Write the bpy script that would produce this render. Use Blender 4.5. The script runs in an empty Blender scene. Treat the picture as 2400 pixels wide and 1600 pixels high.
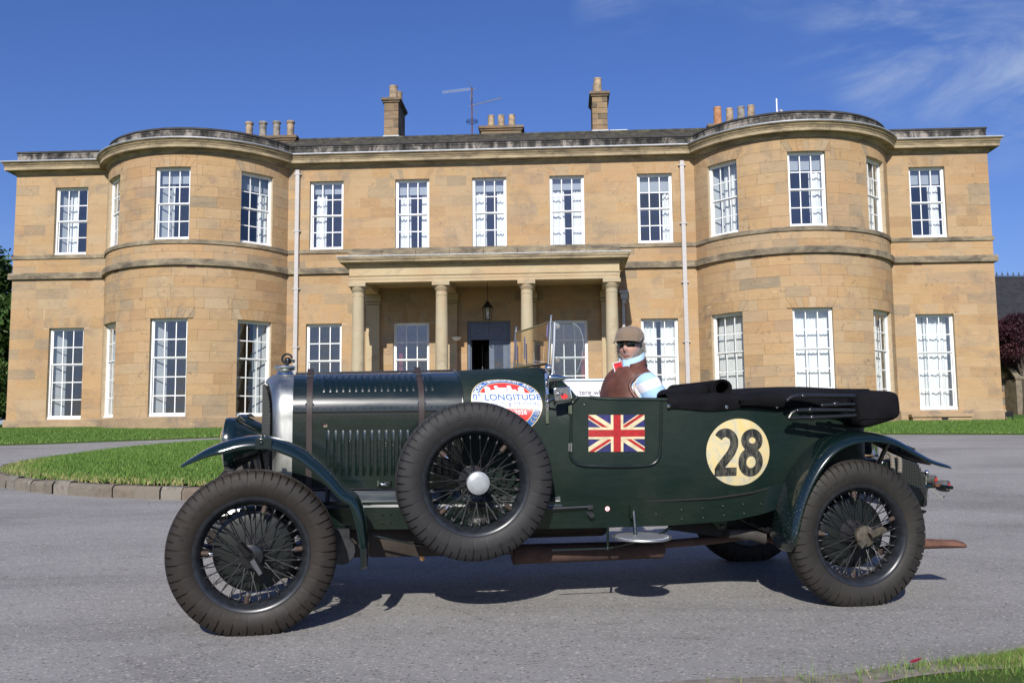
import bpy, bmesh, math, random
import numpy as np
from math import sin, cos, pi, sqrt, radians, atan2, floor
from mathutils import Vector, Matrix, noise as mnoise
random.seed(7); RNG = np.random.default_rng(7)
scene = bpy.context.scene
COL = scene.collection

# ------------------------------------------------------------------ camera
F_PX, PITCH, ROLL, CAM_H = 2204.56, .10195, -.009512, .9555
fw = Vector((0, cos(PITCH), sin(PITCH))); up0 = Vector((0, -sin(PITCH), cos(PITCH))); r0 = Vector((1, 0, 0))
cr = cos(ROLL) * r0 + sin(ROLL) * up0; cu = -sin(ROLL) * r0 + cos(ROLL) * up0
CAM = Vector((0, 0, CAM_H))
cd = bpy.data.cameras.new('camera'); cam = bpy.data.objects.new('camera', cd); COL.objects.link(cam)
cd.sensor_width = 36; cd.lens = F_PX / 2400 * 36; cd.clip_start = .05; cd.clip_end = 3000
M = Matrix((cr, cu, -fw)).transposed().to_4x4(); M.translation = CAM; cam.matrix_world = M
scene.camera = cam

# ------------------------------------------------------------------ light, sky, exposure
SUN_EL, SUN_AZ = radians(32.5), radians(187)       # azimuth clockwise from +Y: the sun stands behind the camera, a little left
sun_dir = Vector((sin(SUN_AZ) * cos(SUN_EL), cos(SUN_AZ) * cos(SUN_EL), sin(SUN_EL)))
sl = bpy.data.lights.new('sun', 'SUN'); sl.energy = 5.0; sl.angle = radians(.53); sl.color = (1, .955, .88)
so = bpy.data.objects.new('sun', sl); COL.objects.link(so)
so.rotation_euler = sun_dir.to_track_quat('Z', 'Y').to_euler(); so.location = (0, 0, 60)
world = bpy.data.worlds.new('World'); scene.world = world; world.use_nodes = True
wn, wl = world.node_tree.nodes, world.node_tree.links
wn.clear()
def N_(t, **k):
    n = wn.new(t)
    for a, b in k.items(): setattr(n, a, b)
    return n
sky = N_('ShaderNodeTexSky', sky_type='NISHITA', sun_disc=False, sun_elevation=SUN_EL, sun_rotation=SUN_AZ,
         altitude=100, air_density=1.2, dust_density=.7, ozone_density=2.4)
bg = N_('ShaderNodeBackground'); bg.inputs['Strength'].default_value = .054
wo = N_('ShaderNodeOutputWorld')
tc = N_('ShaderNodeTexCoord'); sep = N_('ShaderNodeSeparateXYZ'); wl.new(tc.outputs['Generated'], sep.inputs[0])
def wmath(op, a, b=None, c=None):
    n = N_('ShaderNodeMath', operation=op)
    for i, q in enumerate((a, b, c)):
        if q is None: continue
        if isinstance(q, (int, float)): n.inputs[i].default_value = q
        else: wl.new(q, n.inputs[i])
    return n.outputs[0]
mp = N_('ShaderNodeMapping'); mp.inputs['Rotation'].default_value = (0, radians(40), 0); mp.inputs['Scale'].default_value = (2.0, 2.0, 7.5)
wl.new(tc.outputs['Generated'], mp.inputs[0])
n1 = N_('ShaderNodeTexNoise'); n1.inputs['Scale'].default_value = 1.9; n1.inputs['Detail'].default_value = 10; n1.inputs['Roughness'].default_value = .6; n1.inputs['Distortion'].default_value = .9
wl.new(mp.outputs[0], n1.inputs['Vector'])
mp2 = N_('ShaderNodeMapping'); mp2.inputs['Location'].default_value = (11.505, 14.847, 17.569); wl.new(tc.outputs['Generated'], mp2.inputs[0])
n2 = N_('ShaderNodeTexNoise'); n2.inputs['Scale'].default_value = 2.6; n2.inputs['Detail'].default_value = 3; wl.new(mp2.outputs[0], n2.inputs['Vector'])
m1 = N_('ShaderNodeMapRange', interpolation_type='SMOOTHSTEP'); m1.inputs[1].default_value = .36; m1.inputs[2].default_value = .72; wl.new(n1.outputs[0], m1.inputs[0])
m2 = N_('ShaderNodeMapRange', interpolation_type='SMOOTHSTEP'); m2.inputs[1].default_value = .485; m2.inputs[2].default_value = .63; wl.new(n2.outputs[0], m2.inputs[0])
mask = wmath('MULTIPLY', wmath('MULTIPLY', m1.outputs[0], m2.outputs[0]), .75)
mixc = N_('ShaderNodeMix', data_type='RGBA'); wl.new(mask, mixc.inputs[0]); wl.new(sky.outputs[0], mixc.inputs[6]); mixc.inputs[7].default_value = (8.2, 9.8, 12.5, 1)
hs = N_('ShaderNodeHueSaturation'); hs.inputs['Saturation'].default_value = 1.05; hs.inputs['Value'].default_value = 1.0
tint = N_('ShaderNodeMix', data_type='RGBA', blend_type='MULTIPLY'); tint.inputs[0].default_value = 1; tint.inputs[7].default_value = (1.0, 1.16, 1.9, 1); wl.new(sky.outputs[0], tint.inputs[6]); wl.new(tint.outputs[2], mixc.inputs[6])
wl.new(mixc.outputs[2], hs.inputs['Color'])
wl.new(hs.outputs[0], bg.inputs[0]); wl.new(bg.outputs[0], wo.inputs[0])
vs = scene.view_settings; vs.view_transform = 'Standard'; vs.look = 'None'; vs.gamma = 1; vs.exposure = .15; vs.use_curve_mapping = False
scene.cycles.max_bounces = 8; scene.cycles.transparent_max_bounces = 16; scene.cycles.caustics_reflective = False; scene.cycles.caustics_refractive = False

# ------------------------------------------------------------------ helpers
def prop(o, label=None, cat=None, group=None, kind=None):
    if label: o['label'] = label
    if cat: o['category'] = cat
    if group: o['group'] = group
    if kind: o['kind'] = kind
    return o
def empty(name, loc=(0, 0, 0), rz=0, parent=None):
    o = bpy.data.objects.new(name, None); o.empty_display_size = .2
    COL.objects.link(o); o.location = loc; o.rotation_euler = (0, 0, rz)
    if parent: o.parent = parent
    return o
def obj_from(name, me, mat=None, parent=None, loc=None, rot=None):
    o = bpy.data.objects.new(name, me); COL.objects.link(o)
    if mat is not None and len(me.materials) == 0: me.materials.append(mat)
    if parent: o.parent = parent
    if loc is not None: o.location = loc
    if rot is not None: o.rotation_euler = rot
    return o
class MB:
    def __init__(s): s.V = []; s.F = []; s.T = []; s.tone = .5
    def add(s, vs, fs):
        k = len(s.V); s.V += [tuple(v) for v in vs]; s.F += [tuple(i + k for i in f) for f in fs]; s.T += [s.tone] * len(vs)
    def box(s, x0, x1, y0, y1, z0, z1):
        s.add([(x0, y0, z0), (x1, y0, z0), (x1, y1, z0), (x0, y1, z0), (x0, y0, z1), (x1, y0, z1), (x1, y1, z1), (x0, y1, z1)],
              [(0, 3, 2, 1), (4, 5, 6, 7), (0, 1, 5, 4), (1, 2, 6, 5), (2, 3, 7, 6), (3, 0, 4, 7)])
    def loft(s, secs, cu=False, cv=False, caps=False):
        m = len(secs[0]); n = len(secs); fs = []
        for i in range(n if cu else n - 1):
            a = i * m; b = ((i + 1) % n) * m
            for j in range(m if cv else m - 1):
                j2 = (j + 1) % m; fs.append((a + j, a + j2, b + j2, b + j))
        if caps: fs.append(tuple(range(m))[::-1]); fs.append(tuple((n - 1) * m + j for j in range(m)))
        s.add([p for q in secs for p in q], fs)
    def tube(s, pts, r, n=8, closed=False, caps=True, flat=None):
        P = [Vector(p) for p in pts]; secs = []; m = len(P)
        prev = None
        for i, p in enumerate(P):
            if closed: t = P[(i + 1) % m] - P[i - 1]
            else: t = P[min(i + 1, m - 1)] - P[max(i - 1, 0)]
            t.normalize()
            a = (prev - t * prev.dot(t)) if prev is not None else t.orthogonal()
            if a.length < 1e-6: a = t.orthogonal()
            a.normalize(); prev = a; b = t.cross(a)
            rr = r[i] if isinstance(r, (list, tuple)) else r
            secs.append([tuple(p + a * (rr * cos(2 * pi * k / n)) + b * (rr * sin(2 * pi * k / n))) for k in range(n)])
        s.loft(secs, cu=closed, cv=True, caps=caps and not closed)
    def lathe(s, prof, n=24, o=(0, 0, 0), ax='z', a0=0, a1=2 * pi, caps=False):
        full = abs(a1 - a0 - 2 * pi) < 1e-6; secs = []
        for k in range(n if full else n + 1):
            t = a0 + (a1 - a0) * k / n; c_, s_ = cos(t), sin(t); q = []
            for r, hh in prof:
                if ax == 'z': q.append((o[0] + r * c_, o[1] + r * s_, o[2] + hh))
                elif ax == 'y': q.append((o[0] + r * c_, o[1] + hh, o[2] + r * s_))
                else: q.append((o[0] + hh, o[1] + r * c_, o[2] + r * s_))
            secs.append(q)
        s.loft(secs, cu=full)
    def prism(s, poly, vec):
        m = len(poly); v = Vector(vec); vs = [tuple(p) for p in poly] + [tuple(Vector(p) + v) for p in poly]
        fs = [tuple(range(m)), tuple(range(2 * m - 1, m - 1, -1))] + [(i, i + m, (i + 1) % m + m, (i + 1) % m) for i in range(m)]
        s.add(vs, fs)
    def ball(s, o, r, n=12, m=8):
        rx, ry, rz = r if isinstance(r, (tuple, list)) else (r, r, r); secs = []
        for i in range(m + 1):
            t = pi * i / m
            secs.append([(o[0] + rx * sin(t) * cos(2 * pi * k / n), o[1] + ry * sin(t) * sin(2 * pi * k / n), o[2] + rz * cos(t)) for k in range(n)])
        s.loft(secs, cv=True)
    def mesh(s, name, smooth=40, fix=True, tones=False):
        me = bpy.data.meshes.new(name); me.from_pydata(s.V, [], s.F)
        if fix:
            bm = bmesh.new(); bm.from_mesh(me); bmesh.ops.remove_doubles(bm, verts=bm.verts, dist=1e-6) if not tones else None
            bmesh.ops.recalc_face_normals(bm, faces=bm.faces); bm.to_mesh(me); bm.free()
        if tones:
            a = me.attributes.new('tone', 'FLOAT', 'POINT'); a.data.foreach_set('value', np.array(s.T, dtype=np.float32))
        if smooth:
            me.polygons.foreach_set('use_smooth', [True] * len(me.polygons)); me.set_sharp_from_angle(angle=radians(smooth))
        return me
    def build(s, name, mat, parent=None, smooth=40, fix=True, loc=None, rot=None, tones=False, bevel=0, solid=0):
        o = obj_from(name, s.mesh(name, smooth, fix, tones), mat, parent, loc, rot)
        if solid:
            m = o.modifiers.new('solid', 'SOLIDIFY'); m.thickness = solid; m.offset = 0
        if bevel:
            m = o.modifiers.new('bevel', 'BEVEL'); m.width = bevel; m.segments = 2; m.limit_method = 'ANGLE'; m.angle_limit = radians(40)
        return o
def np_mesh(name, V, F, tone=None, mat=None, smooth=False):
    me = bpy.data.meshes.new(name); V = np.asarray(V, np.float32); F = np.asarray(F, np.int32); k = F.shape[1]
    me.vertices.add(len(V)); me.vertices.foreach_set('co', V.ravel()); me.loops.add(F.size); me.loops.foreach_set('vertex_index', F.ravel())
    me.polygons.add(len(F)); me.polygons.foreach_set('loop_start', np.arange(0, F.size, k, dtype=np.int32)); me.update(calc_edges=True)
    if tone is not None:
        a = me.attributes.new('tone', 'FLOAT', 'POINT'); a.data.foreach_set('value', np.asarray(tone, np.float32))
    if smooth: me.polygons.foreach_set('use_smooth', [True] * len(me.polygons))
    if mat: me.materials.append(mat)
    return me
def interp(x, xs, ys): return float(np.interp(x, xs, ys))
def catmull(pts, n=6):
    P = [np.array(p, float) for p in pts]; out = []
    for i in range(len(P) - 1):
        p0 = P[max(i - 1, 0)]; p1 = P[i]; p2 = P[i + 1]; p3 = P[min(i + 2, len(P) - 1)]
        for k in range(n):
            t = k / n; out.append(tuple(.5 * ((2 * p1) + (-p0 + p2) * t + (2 * p0 - 5 * p1 + 4 * p2 - p3) * t * t + (-p0 + 3 * p1 - 3 * p2 + p3) * t ** 3)))
    out.append(tuple(P[-1])); return out
def sweep_plan(mb, path, prof, closed=False):
    """profile (outward offset, z) swept along a plan polyline; outward is to the right of travel (towards -y when going +x)"""
    P = [Vector((p[0], p[1])) for p in path]; secs = []; m = len(P)
    for i in range(m):
        a = (P[i] - P[i - 1]) if (i > 0 or closed) else (P[1] - P[0]); b = (P[(i + 1) % m] - P[i]) if (i < m - 1 or closed) else (P[-1] - P[-2])
        a.normalize(); b.normalize(); na = Vector((a.y, -a.x)); nb = Vector((b.y, -b.x)); nn = na + nb
        nn = nn / max(nn.dot(na), .35)
        secs.append([(P[i].x + nn.x * o, P[i].y + nn.y * o, z) for o, z in prof])
    mb.loft(secs, cu=closed)
_txt = {}
def text2d(s, size=1.0):
    if s not in _txt:
        cvd = bpy.data.curves.new('t', 'FONT'); cvd.body = s; cvd.size = 1; cvd.align_x = 'CENTER'; cvd.resolution_u = 4; cvd.offset = .012
        o = bpy.data.objects.new('t', cvd); COL.objects.link(o); bpy.context.view_layer.update()
        me = o.evaluated_get(bpy.context.evaluated_depsgraph_get()).to_mesh()
        _txt[s] = ([(v.co.x, v.co.y) for v in me.vertices], [tuple(p.vertices) for p in me.polygons])
        bpy.data.objects.remove(o); bpy.data.curves.remove(cvd)
    V, F = _txt[s]; return [(x * size, y * size) for x, y in V], F
def ray(x, y):
    return fw + cr * ((x - 1200) / F_PX) - cu * ((y - 800) / F_PX)

# ------------------------------------------------------------------ materials
def lin(r, g, b):
    return tuple(((q / 255) / 12.92 if q / 255 <= .04045 else ((q / 255 + .055) / 1.055) ** 2.4) for q in (r, g, b)) + (1,)
class Mat:
    def __init__(s, name):
        s.m = bpy.data.materials.new(name); s.m.use_nodes = True; s.t = s.m.node_tree; s.n = s.t.nodes; s.l = s.t.links
        s.b = s.n['Principled BSDF']; s._co = None
    def node(s, t, ins={}, **k):
        n = s.n.new(t)
        for a, b in k.items(): setattr(n, a, b)
        for a, b in ins.items():
            if hasattr(b, 'is_linked') or hasattr(b, 'links'): s.l.new(b, n.inputs[a])
            else: n.inputs[a].default_value = b
        return n
    def co(s):
        if s._co is None: s._co = s.node('ShaderNodeTexCoord').outputs['Object']
        return s._co
    def mapping(s, scale=(1, 1, 1), rot=(0, 0, 0), loc=(0, 0, 0), co=None):
        return s.node('ShaderNodeMapping', {'Vector': co or s.co(), 'Scale': scale, 'Rotation': rot, 'Location': loc}).outputs[0]
    def noise(s, scale, detail=4, rough=.55, dist=0, co=None, out=0):
        return s.node('ShaderNodeTexNoise', {'Vector': co or s.co(), 'Scale': scale, 'Detail': detail, 'Roughness': rough, 'Distortion': dist}).outputs[out]
    def ramp(s, fac, stops, mode='LINEAR'):
        r = s.node('ShaderNodeValToRGB', {0: fac}); e = r.color_ramp.elements; r.color_ramp.interpolation = mode
        while len(e) < len(stops): e.new(.5)
        for q, (p, c) in zip(e, stops):
            q.position = p; q.color = c if len(c) == 4 else tuple(c) + (1,)
        return r.outputs[0]
    def rng(s, fac, a, b, c=0, d=1):
        return s.node('ShaderNodeMapRange', {0: fac, 1: a, 2: b, 3: c, 4: d}).outputs[0]
    def mix(s, fac, a, b, blend='MIX'):
        n = s.node('ShaderNodeMix', data_type='RGBA', blend_type=blend)
        for i, q in ((0, fac), (6, a), (7, b)):
            if hasattr(q, 'links'): s.l.new(q, n.inputs[i])
            else: n.inputs[i].default_value = q if i == 0 or len(q) == 4 else tuple(q) + (1,)
        return n.outputs[2]
    def math(s, op, a, b=0.0):
        n = s.node('ShaderNodeMath', operation=op)
        for i, q in enumerate((a, b)):
            if hasattr(q, 'links'): s.l.new(q, n.inputs[i])
            else: n.inputs[i].default_value = q
        return n.outputs[0]
    def attr(s, name): return s.node('ShaderNodeAttribute', attribute_name=name).outputs['Fac']
    def set(s, **k):
        mp = dict(color='Base Color', rough='Roughness', metal='Metallic', coat='Coat Weight', coatr='Coat Roughness', spec='Specular IOR Level', alpha='Alpha', sub='Subsurface Weight', sheen='Sheen Weight', trans='Transmission Weight', ior='IOR')
        for a, b in k.items():
            i = s.b.inputs[mp[a]]
            if hasattr(b, 'links'): s.l.new(b, i)
            else: i.default_value = (tuple(b) + (1,) if a == 'color' and len(b) == 3 else b)
        return s
    def bump(s, height, strength=.3, dist=.01):
        n = s.node('ShaderNodeBump', {'Height': height, 'Strength': strength, 'Distance': dist}); s.l.new(n.outputs[0], s.b.inputs['Normal']); return s
def simple(name, color, rough=.5, metal=0, var=.0, vscale=8, **k):
    m = Mat(name)
    if var:
        nz = m.noise(vscale, 5); c0 = tuple(max(0, q * (1 - var)) for q in color[:3]); c1 = tuple(min(1, q * (1 + var)) for q in color[:3])
        m.set(color=m.ramp(nz, [(.3, c0), (.7, c1)]), rough=rough, metal=metal, **k)
    else: m.set(color=color, rough=rough, metal=metal, **k)
    return m.m
def stone_mat(name, cols, rough=.88, dirt=.35, dirt_col=(.12, .1, .075), pit=.5, tone=True):
    m = Mat(name)
    if tone:
        t = m.attr('tone')
        base = m.ramp(t, [(i / (len(cols) - 1), c) for i, c in enumerate(cols)])
    else:
        base = m.ramp(m.noise(1.2, 3), [(.3 + .4 * i / (len(cols) - 1), c) for i, c in enumerate(cols)])
    streak = m.noise(2.2, 7, .65, .6, co=m.mapping((.55, .55, 3.2)))
    base = m.mix(m.rng(streak, .35, .75, 0, .75), base, m.mix(.5, base, (.5, .36, .2)))
    big = m.noise(.34, 4, .6)
    base = m.mix(m.rng(big, .42, .7, 0, dirt), base, m.mix(1.0, base, (.62, .6, .55), 'MULTIPLY'))
    base = m.mix(m.rng(m.noise(.55, 5, .6, .4, co=m.mapping((1, 1, 1.5), loc=(7, 3, 1))), .46, .66, 0, .55), base, m.mix(.75, base, (.40, .235, .125)))
    base = m.mix(m.rng(m.noise(.8, 7, .7, .5, co=m.mapping((1, 1, 1.3), loc=(2, 9, 4))), .52, .70, 0, dirt * 1.9), base, (.2, .16, .125))
    sp = m.noise(6.5, 8, .78); sp2 = m.noise(1.1, 3)
    spk = m.math('MULTIPLY', m.rng(sp, .55, .64, 0, 1), m.rng(sp2, .45, .6, 0, pit))
    base = m.mix(spk, base, dirt_col)
    fl = m.math('MULTIPLY', m.rng(m.noise(4, 6, .7, .3, co=m.mapping((.7, .7, 4.5))), .62, .70, 0, 1), .6)
    base = m.mix(fl, base, (.66, .54, .4))
    m.set(color=base, rough=rough, spec=.25)
    m.bump(m.math('ADD', m.noise(26, 8, .7), m.math('MULTIPLY', m.noise(5, 5), 1.4)), .45, .02)
    return m.m
# stones of the house: per-piece tone attribute picks the bed colour
M_ashlar = stone_mat('ashlar', [(.25, .2, .138), (.36, .265, .165), (.40, .278, .158), (.405, .262, .132), (.33, .212, .11), (.43, .335, .22)], pit=.8)
M_mortar = simple('lime mortar', (.45, .36, .24), .95, var=.15)
M_band = stone_mat('weathered band', [(.34, .27, .17), (.25, .2, .13)], dirt=.6, pit=.9, tone=False)
def band_mat():
    m = Mat('band stone'); a = m.noise(1.1, 6, .7, .4, co=m.mapping((1, 1, 2.2)))
    c = m.ramp(a, [(.36, (.1, .085, .065)), (.5, (.2, .165, .115)), (.66, (.34, .28, .185))])
    m.set(color=c, rough=.9, spec=.2); m.bump(m.noise(18, 8, .7), .6, .02); return m.m
M_band = band_mat()
def parapet_mat():
    m = Mat('sooty parapet'); a = m.noise(2.2, 8, .72, .5, co=m.mapping((1, 1, .45)))
    c = m.ramp(a, [(.38, (.022, .021, .02)), (.5, (.085, .08, .072)), (.6, (.3, .265, .23))])
    m.set(color=c, rough=.92, spec=.2); m.bump(m.noise(20, 8), .5, .02); return m.m
M_parapet = parapet_mat()
def cornice_mat():
    m = Mat('cornice stone'); a = m.noise(1.5, 7, .7, .5, co=m.mapping((.8, .8, 3))); b = m.noise(5, 6, .7, .4, co=m.mapping((1, 1, .3)))
    c = m.ramp(a, [(.36, (.19, .155, .105)), (.5, (.33, .265, .17)), (.64, (.43, .345, .22))]); c = m.mix(m.rng(b, .56, .72, 0, .7), c, (.1, .09, .075)); m.set(color=c, rough=.9, spec=.2); m.bump(m.noise(18, 8, .7), .6, .02); return m.m
M_cornice = cornice_mat()
M_pale = stone_mat('portico stone', [(.47, .385, .245), (.44, .36, .23)], dirt=.25, pit=.2, tone=False)
M_column = stone_mat('column stone', [(.42, .365, .25), (.38, .34, .24)], dirt=.3, pit=.15, tone=False)
M_plinth = stone_mat('plinth stone', [(.36, .27, .165), (.28, .2, .13)], dirt=.7, pit=.5, tone=False)
M_lead = simple('lead', (.34, .36, .39), .55, .3, var=.2)
M_slate = None
def slate_mat():
    m = Mat('stone slates'); a = m.noise(3.5, 8, .7); g = m.noise(1.2, 4)
    c = m.ramp(a, [(.32, (.02, .018, .015)), (.5, (.05, .046, .037)), (.7, (.11, .1, .08))])
    c = m.mix(m.rng(g, .6, .72), c, (.12, .12, .05)); m.set(color=c, rough=.95); m.bump(a, .8, .05); return m.m
M_slate = slate_mat()
M_white = simple('white sash paint', (.78, .79, .78), .35, var=.05, vscale=3)
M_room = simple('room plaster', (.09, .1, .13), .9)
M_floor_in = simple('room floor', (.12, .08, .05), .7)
def curtain_mat():
    m = Mat('white curtain'); m.set(color=m.ramp(m.noise(3, 3), [(.3, (.74, .76, .75)), (.7, (.84, .85, .83))]), rough=.9, sheen=.2); return m.m
M_curtain = curtain_mat()
M_blind = simple('roller blind', (.33, .36, .4), .9)
M_shutter = simple('grey shutter', (.42, .45, .47), .6)
M_redcur = simple('red curtain', (.16, .02, .03), .9)
M_redchair = simple('red upholstery', (.42, .06, .035), .8)
def glass_mat(name, tint=(1, 1, 1), fres=1.5, wob=.0025, scale=1.2, gain=1.0):
    m = Mat(name); m.n.remove(m.b)
    lw = m.node('ShaderNodeLayerWeight', {'Blend': .5}).outputs['Facing']; fr = m.node('ShaderNodeMath', {0: m.math('MULTIPLY', m.math('POWER', lw, 5.0), .94), 1: .045}, operation='ADD'); nz = m.noise(scale, 2)
    bp = m.node('ShaderNodeBump', {'Height': nz, 'Strength': .5, 'Distance': wob})
    gl = m.node('ShaderNodeBsdfGlossy', {'Color': (1, 1, 1, 1), 'Roughness': .0}); m.l.new(bp.outputs[0], gl.inputs['Normal'])
    tr = m.node('ShaderNodeBsdfTransparent', {'Color': tuple(tint) + (1,)})
    mx = m.node('ShaderNodeMixShader', {0: m.math('MULTIPLY', fr.outputs[0], gain)}); m.l.new(tr.outputs[0], mx.inputs[1]); m.l.new(gl.outputs[0], mx.inputs[2])
    m.l.new(mx.outputs[0], m.n['Material Output'].inputs[0]); return m.m
M_glass = glass_mat('crown glass', (.975, .985, .985), 1.5, .02, 1.5, 1.7)
M_pipe = simple('painted downpipe', (.42, .40, .39), .4, var=.08)
M_door = simple('slate blue door paint', (.085, .11, .155), .4, var=.12, vscale=4)
M_doordark = simple('dark hall', (.012, .012, .013), .8)
def pot_mat(name, c0, c1):
    m = Mat(name); m.set(color=m.ramp(m.noise(4, 6, .65), [(.35, c0), (.65, c1)]), rough=.85); m.bump(m.noise(20, 5), .3, .01); return m.m
M_pot = pot_mat('buff pot', (.18, .14, .1), (.46, .34, .22)); M_pot2 = pot_mat('terracotta pot', (.3, .13, .06), (.5, .26, .13)); M_pot3 = pot_mat('grey pot', (.14, .13, .12), (.34, .31, .26))
M_chim = stone_mat('chimney stone', [(.06, .055, .048), (.12, .1, .075), (.2, .15, .1), (.27, .19, .11)], dirt=.6, pit=.9)
M_iron = simple('dark iron', (.02, .02, .022), .5, .6)
M_alu = simple('dull aluminium', (.5, .5, .5), .4, .9)
M_rustpole = simple('rusty mast', (.12, .05, .04), .7)

# ------------------------------------------------------------------ terrain
def terrain(x, y):
    y = np.asarray(y, float); w = np.clip((16 - y) / 8, 0, 1)          # the drive climbs towards the house
    return .0499 * (np.minimum(y, 40) - 4.72 - .196 * (np.clip(x, -12, 12) + 1.29) * w)
def sheet(xs, ys, dz=0., f=None):
    X, Y = np.meshgrid(np.array(xs), np.array(ys)); Z = (f or terrain)(X, Y) + dz
    V = np.stack([X, Y, Z], -1).reshape(-1, 3); n, m = len(ys), len(xs); i = np.arange((n - 1) * m).reshape(n - 1, m)[:, :-1].ravel()
    return V, np.stack([i, i + 1, i + m + 1, i + m], -1)
def asphalt():
    m = Mat('worn asphalt'); big = m.noise(.5, 4, .6, .8, co=m.mapping((.6, 1.5, 1))); mid = m.noise(4, 7, .75, .6, co=m.mapping((.7, 1.4, 1))); fine = m.noise(70, 5, .85); vo = m.node('ShaderNodeTexVoronoi', {'Vector': m.co(), 'Scale': 95.0}).outputs['Color']
    c = m.ramp(big, [(.3, (.19, .182, .172)), (.48, (.272, .263, .25)), (.7, (.315, .303, .287))])
    c = m.mix(m.rng(mid, .54, .72, 0, .6), c, (.155, .14, .13))
    c = m.mix(m.rng(fine, .5, .72, 0, .7), c, (.12, .11, .105)); c = m.mix(m.rng(fine, .46, .3, 0, .45), c, (.42, .41, .4))
    cr_ = m.node('ShaderNodeTexVoronoi', {'Vector': m.mapping((.45, .6, 1)), 'Scale': 1.0, 'Randomness': 1.0}, feature='DISTANCE_TO_EDGE').outputs[0]; ck = m.math('MULTIPLY', m.rng(m.math('ADD', cr_, m.math('MULTIPLY', m.noise(6, 5), .03)), .018, .012, 0, 1), m.rng(m.noise(.35, 3), .5, .6, 0, .5)); c = m.mix(ck, c, (.07, .062, .055))
    st = m.node('ShaderNodeSeparateColor', {0: vo}).outputs[0]
    c = m.mix(m.rng(st, .9, 1, 0, .7), c, (.55, .5, .46)); c = m.mix(m.rng(st, .0, .09, .8, 0), c, (.06, .055, .05))
    m.set(color=c, rough=.9, spec=.3); m.bump(m.math('ADD', m.noise(150, 5, .75), m.math('MULTIPLY', mid, .6)), .55, .012); return m.m
M_asphalt = asphalt()
def grass_mat(name, dark, light, dry, fine=60):
    m = Mat(name); a = m.noise(.8, 5, .65); b = m.noise(fine, 6, .8)
    c = m.ramp(b, [(.3, dark), (.65, light)]); c = m.mix(m.rng(a, .5, .75, 0, .55), c, dry); m.set(color=c, rough=.85, spec=.2); m.bump(b, .9, .03); return m.m
M_lawn = grass_mat('mown lawn', (.035, .075, .012), (.1, .18, .03), (.12, .16, .04))
def blade_mat(name, stops):
    m = Mat(name); t = m.attr('tone'); m.set(color=m.ramp(t, stops), rough=.6, spec=.3); m.b.inputs['Transmission Weight'].default_value = 0
    return m.m
M_blade = blade_mat('grass blades', [(0, (.05, .1, .016)), (.45, (.1, .19, .03)), (.75, (.16, .25, .05)), (.86, (.3, .28, .1)), (1, (.4, .31, .16))])
M_soil = simple('bare soil verge', (.21, .18, .15), .95, var=.4, vscale=14)

xs = np.concatenate([[-900, -300, -120], np.linspace(-60, 60, 49), [120, 300, 900]]); ys = np.concatenate([[-600, -150, -40, -10, 0], np.arange(4, 36, 1.), [40, 60, 120, 300, 1200]])
g = obj_from('ground', np_mesh('ground', *sheet(xs, ys, -.03), mat=M_lawn, smooth=True)); prop(g, 'open grass ground around the house', 'ground', kind='structure')
g = obj_from('drive', np_mesh('drive', *sheet(np.linspace(-34, 34, 69), np.concatenate([np.arange(-14, 7, 1.), np.arange(7, 30, .5)])), mat=M_asphalt, smooth=True)); prop(g, 'grey worn asphalt drive in front of the house', 'drive', kind='structure')
def lawn_strip(edge, back_y, dz, name, label):
    n = 10; V = []
    for x, y in edge:
        for k in range(n + 1):
            yy = y + (back_y - y) * k / n; V.append((x, yy, float(terrain(x, yy)) + (dz if k else dz - .04)))
    m = n + 1; F = [(i * m + k, (i + 1) * m + k, (i + 1) * m + k + 1, i * m + k + 1) for i in range(len(edge) - 1) for k in range(n)]
    o = obj_from(name, np_mesh(name, V, F, mat=M_lawn, smooth=True)); prop(o, label, 'lawn', kind='structure'); return o
edge_pts = [(-34, 18.6), (-18, 20.6), (-12.2, 22.46), (-10.76, 23.3), (-9.28, 24.34), (-8.2, 25.2), (-6, 26.4), (-3, 27), (0, 27), (3, 26.6), (6, 25.2), (8, 24.0), (9.5, 23.6), (11, 23.35), (12.3, 22.9), (16, 21.5), (34, 18)]
edge_pts = catmull(edge_pts, 8)
lawn_strip(edge_pts, 36, .045, 'lawn', 'mown lawn strip running along the foot of the house')
# turning-circle island: kerb stones round a grass mound
IC, IA, IB, IN = (-1.6, 16.2), 6.2, 5.85, 2.4
def isl(t, k=1.0):
    c_, s_ = cos(t), sin(t)
    return IC[0] + k * IA * math.copysign(abs(c_) ** (2 / IN), c_), IC[1] + k * (IB if s_ < 0 else 7.4) * math.copysign(abs(s_) ** (2 / IN), s_)
def isq(x, y):
    dy = np.asarray(y) - IC[1]; return (np.abs((np.asarray(x) - IC[0]) / IA) ** IN + np.abs(dy / np.where(dy < 0, IB, 7.4)) ** IN) ** (1 / IN)
def mound(x, y):
    q = isq(x, y)
    return terrain(x, y) + .145 + .16 * np.clip(1 - q ** 2, 0, 1)
V = []; F = []; na, nr = 96, 14
for i in range(nr + 1):
    for k in range(na):
        x, y = isl(2 * pi * k / na, .965 * (i + .001) / nr); V.append((x, y, float(mound(x, y))))
for i in range(nr):
    for k in range(na): F.append((i * na + k, i * na + (k + 1) % na, (i + 1) * na + (k + 1) % na, (i + 1) * na + k))
o = obj_from('lawn', np_mesh('island', V, F, mat=M_lawn, smooth=True)); prop(o, 'raised grass island of the turning circle inside the stone kerb', 'lawn', kind='structure')
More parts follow.
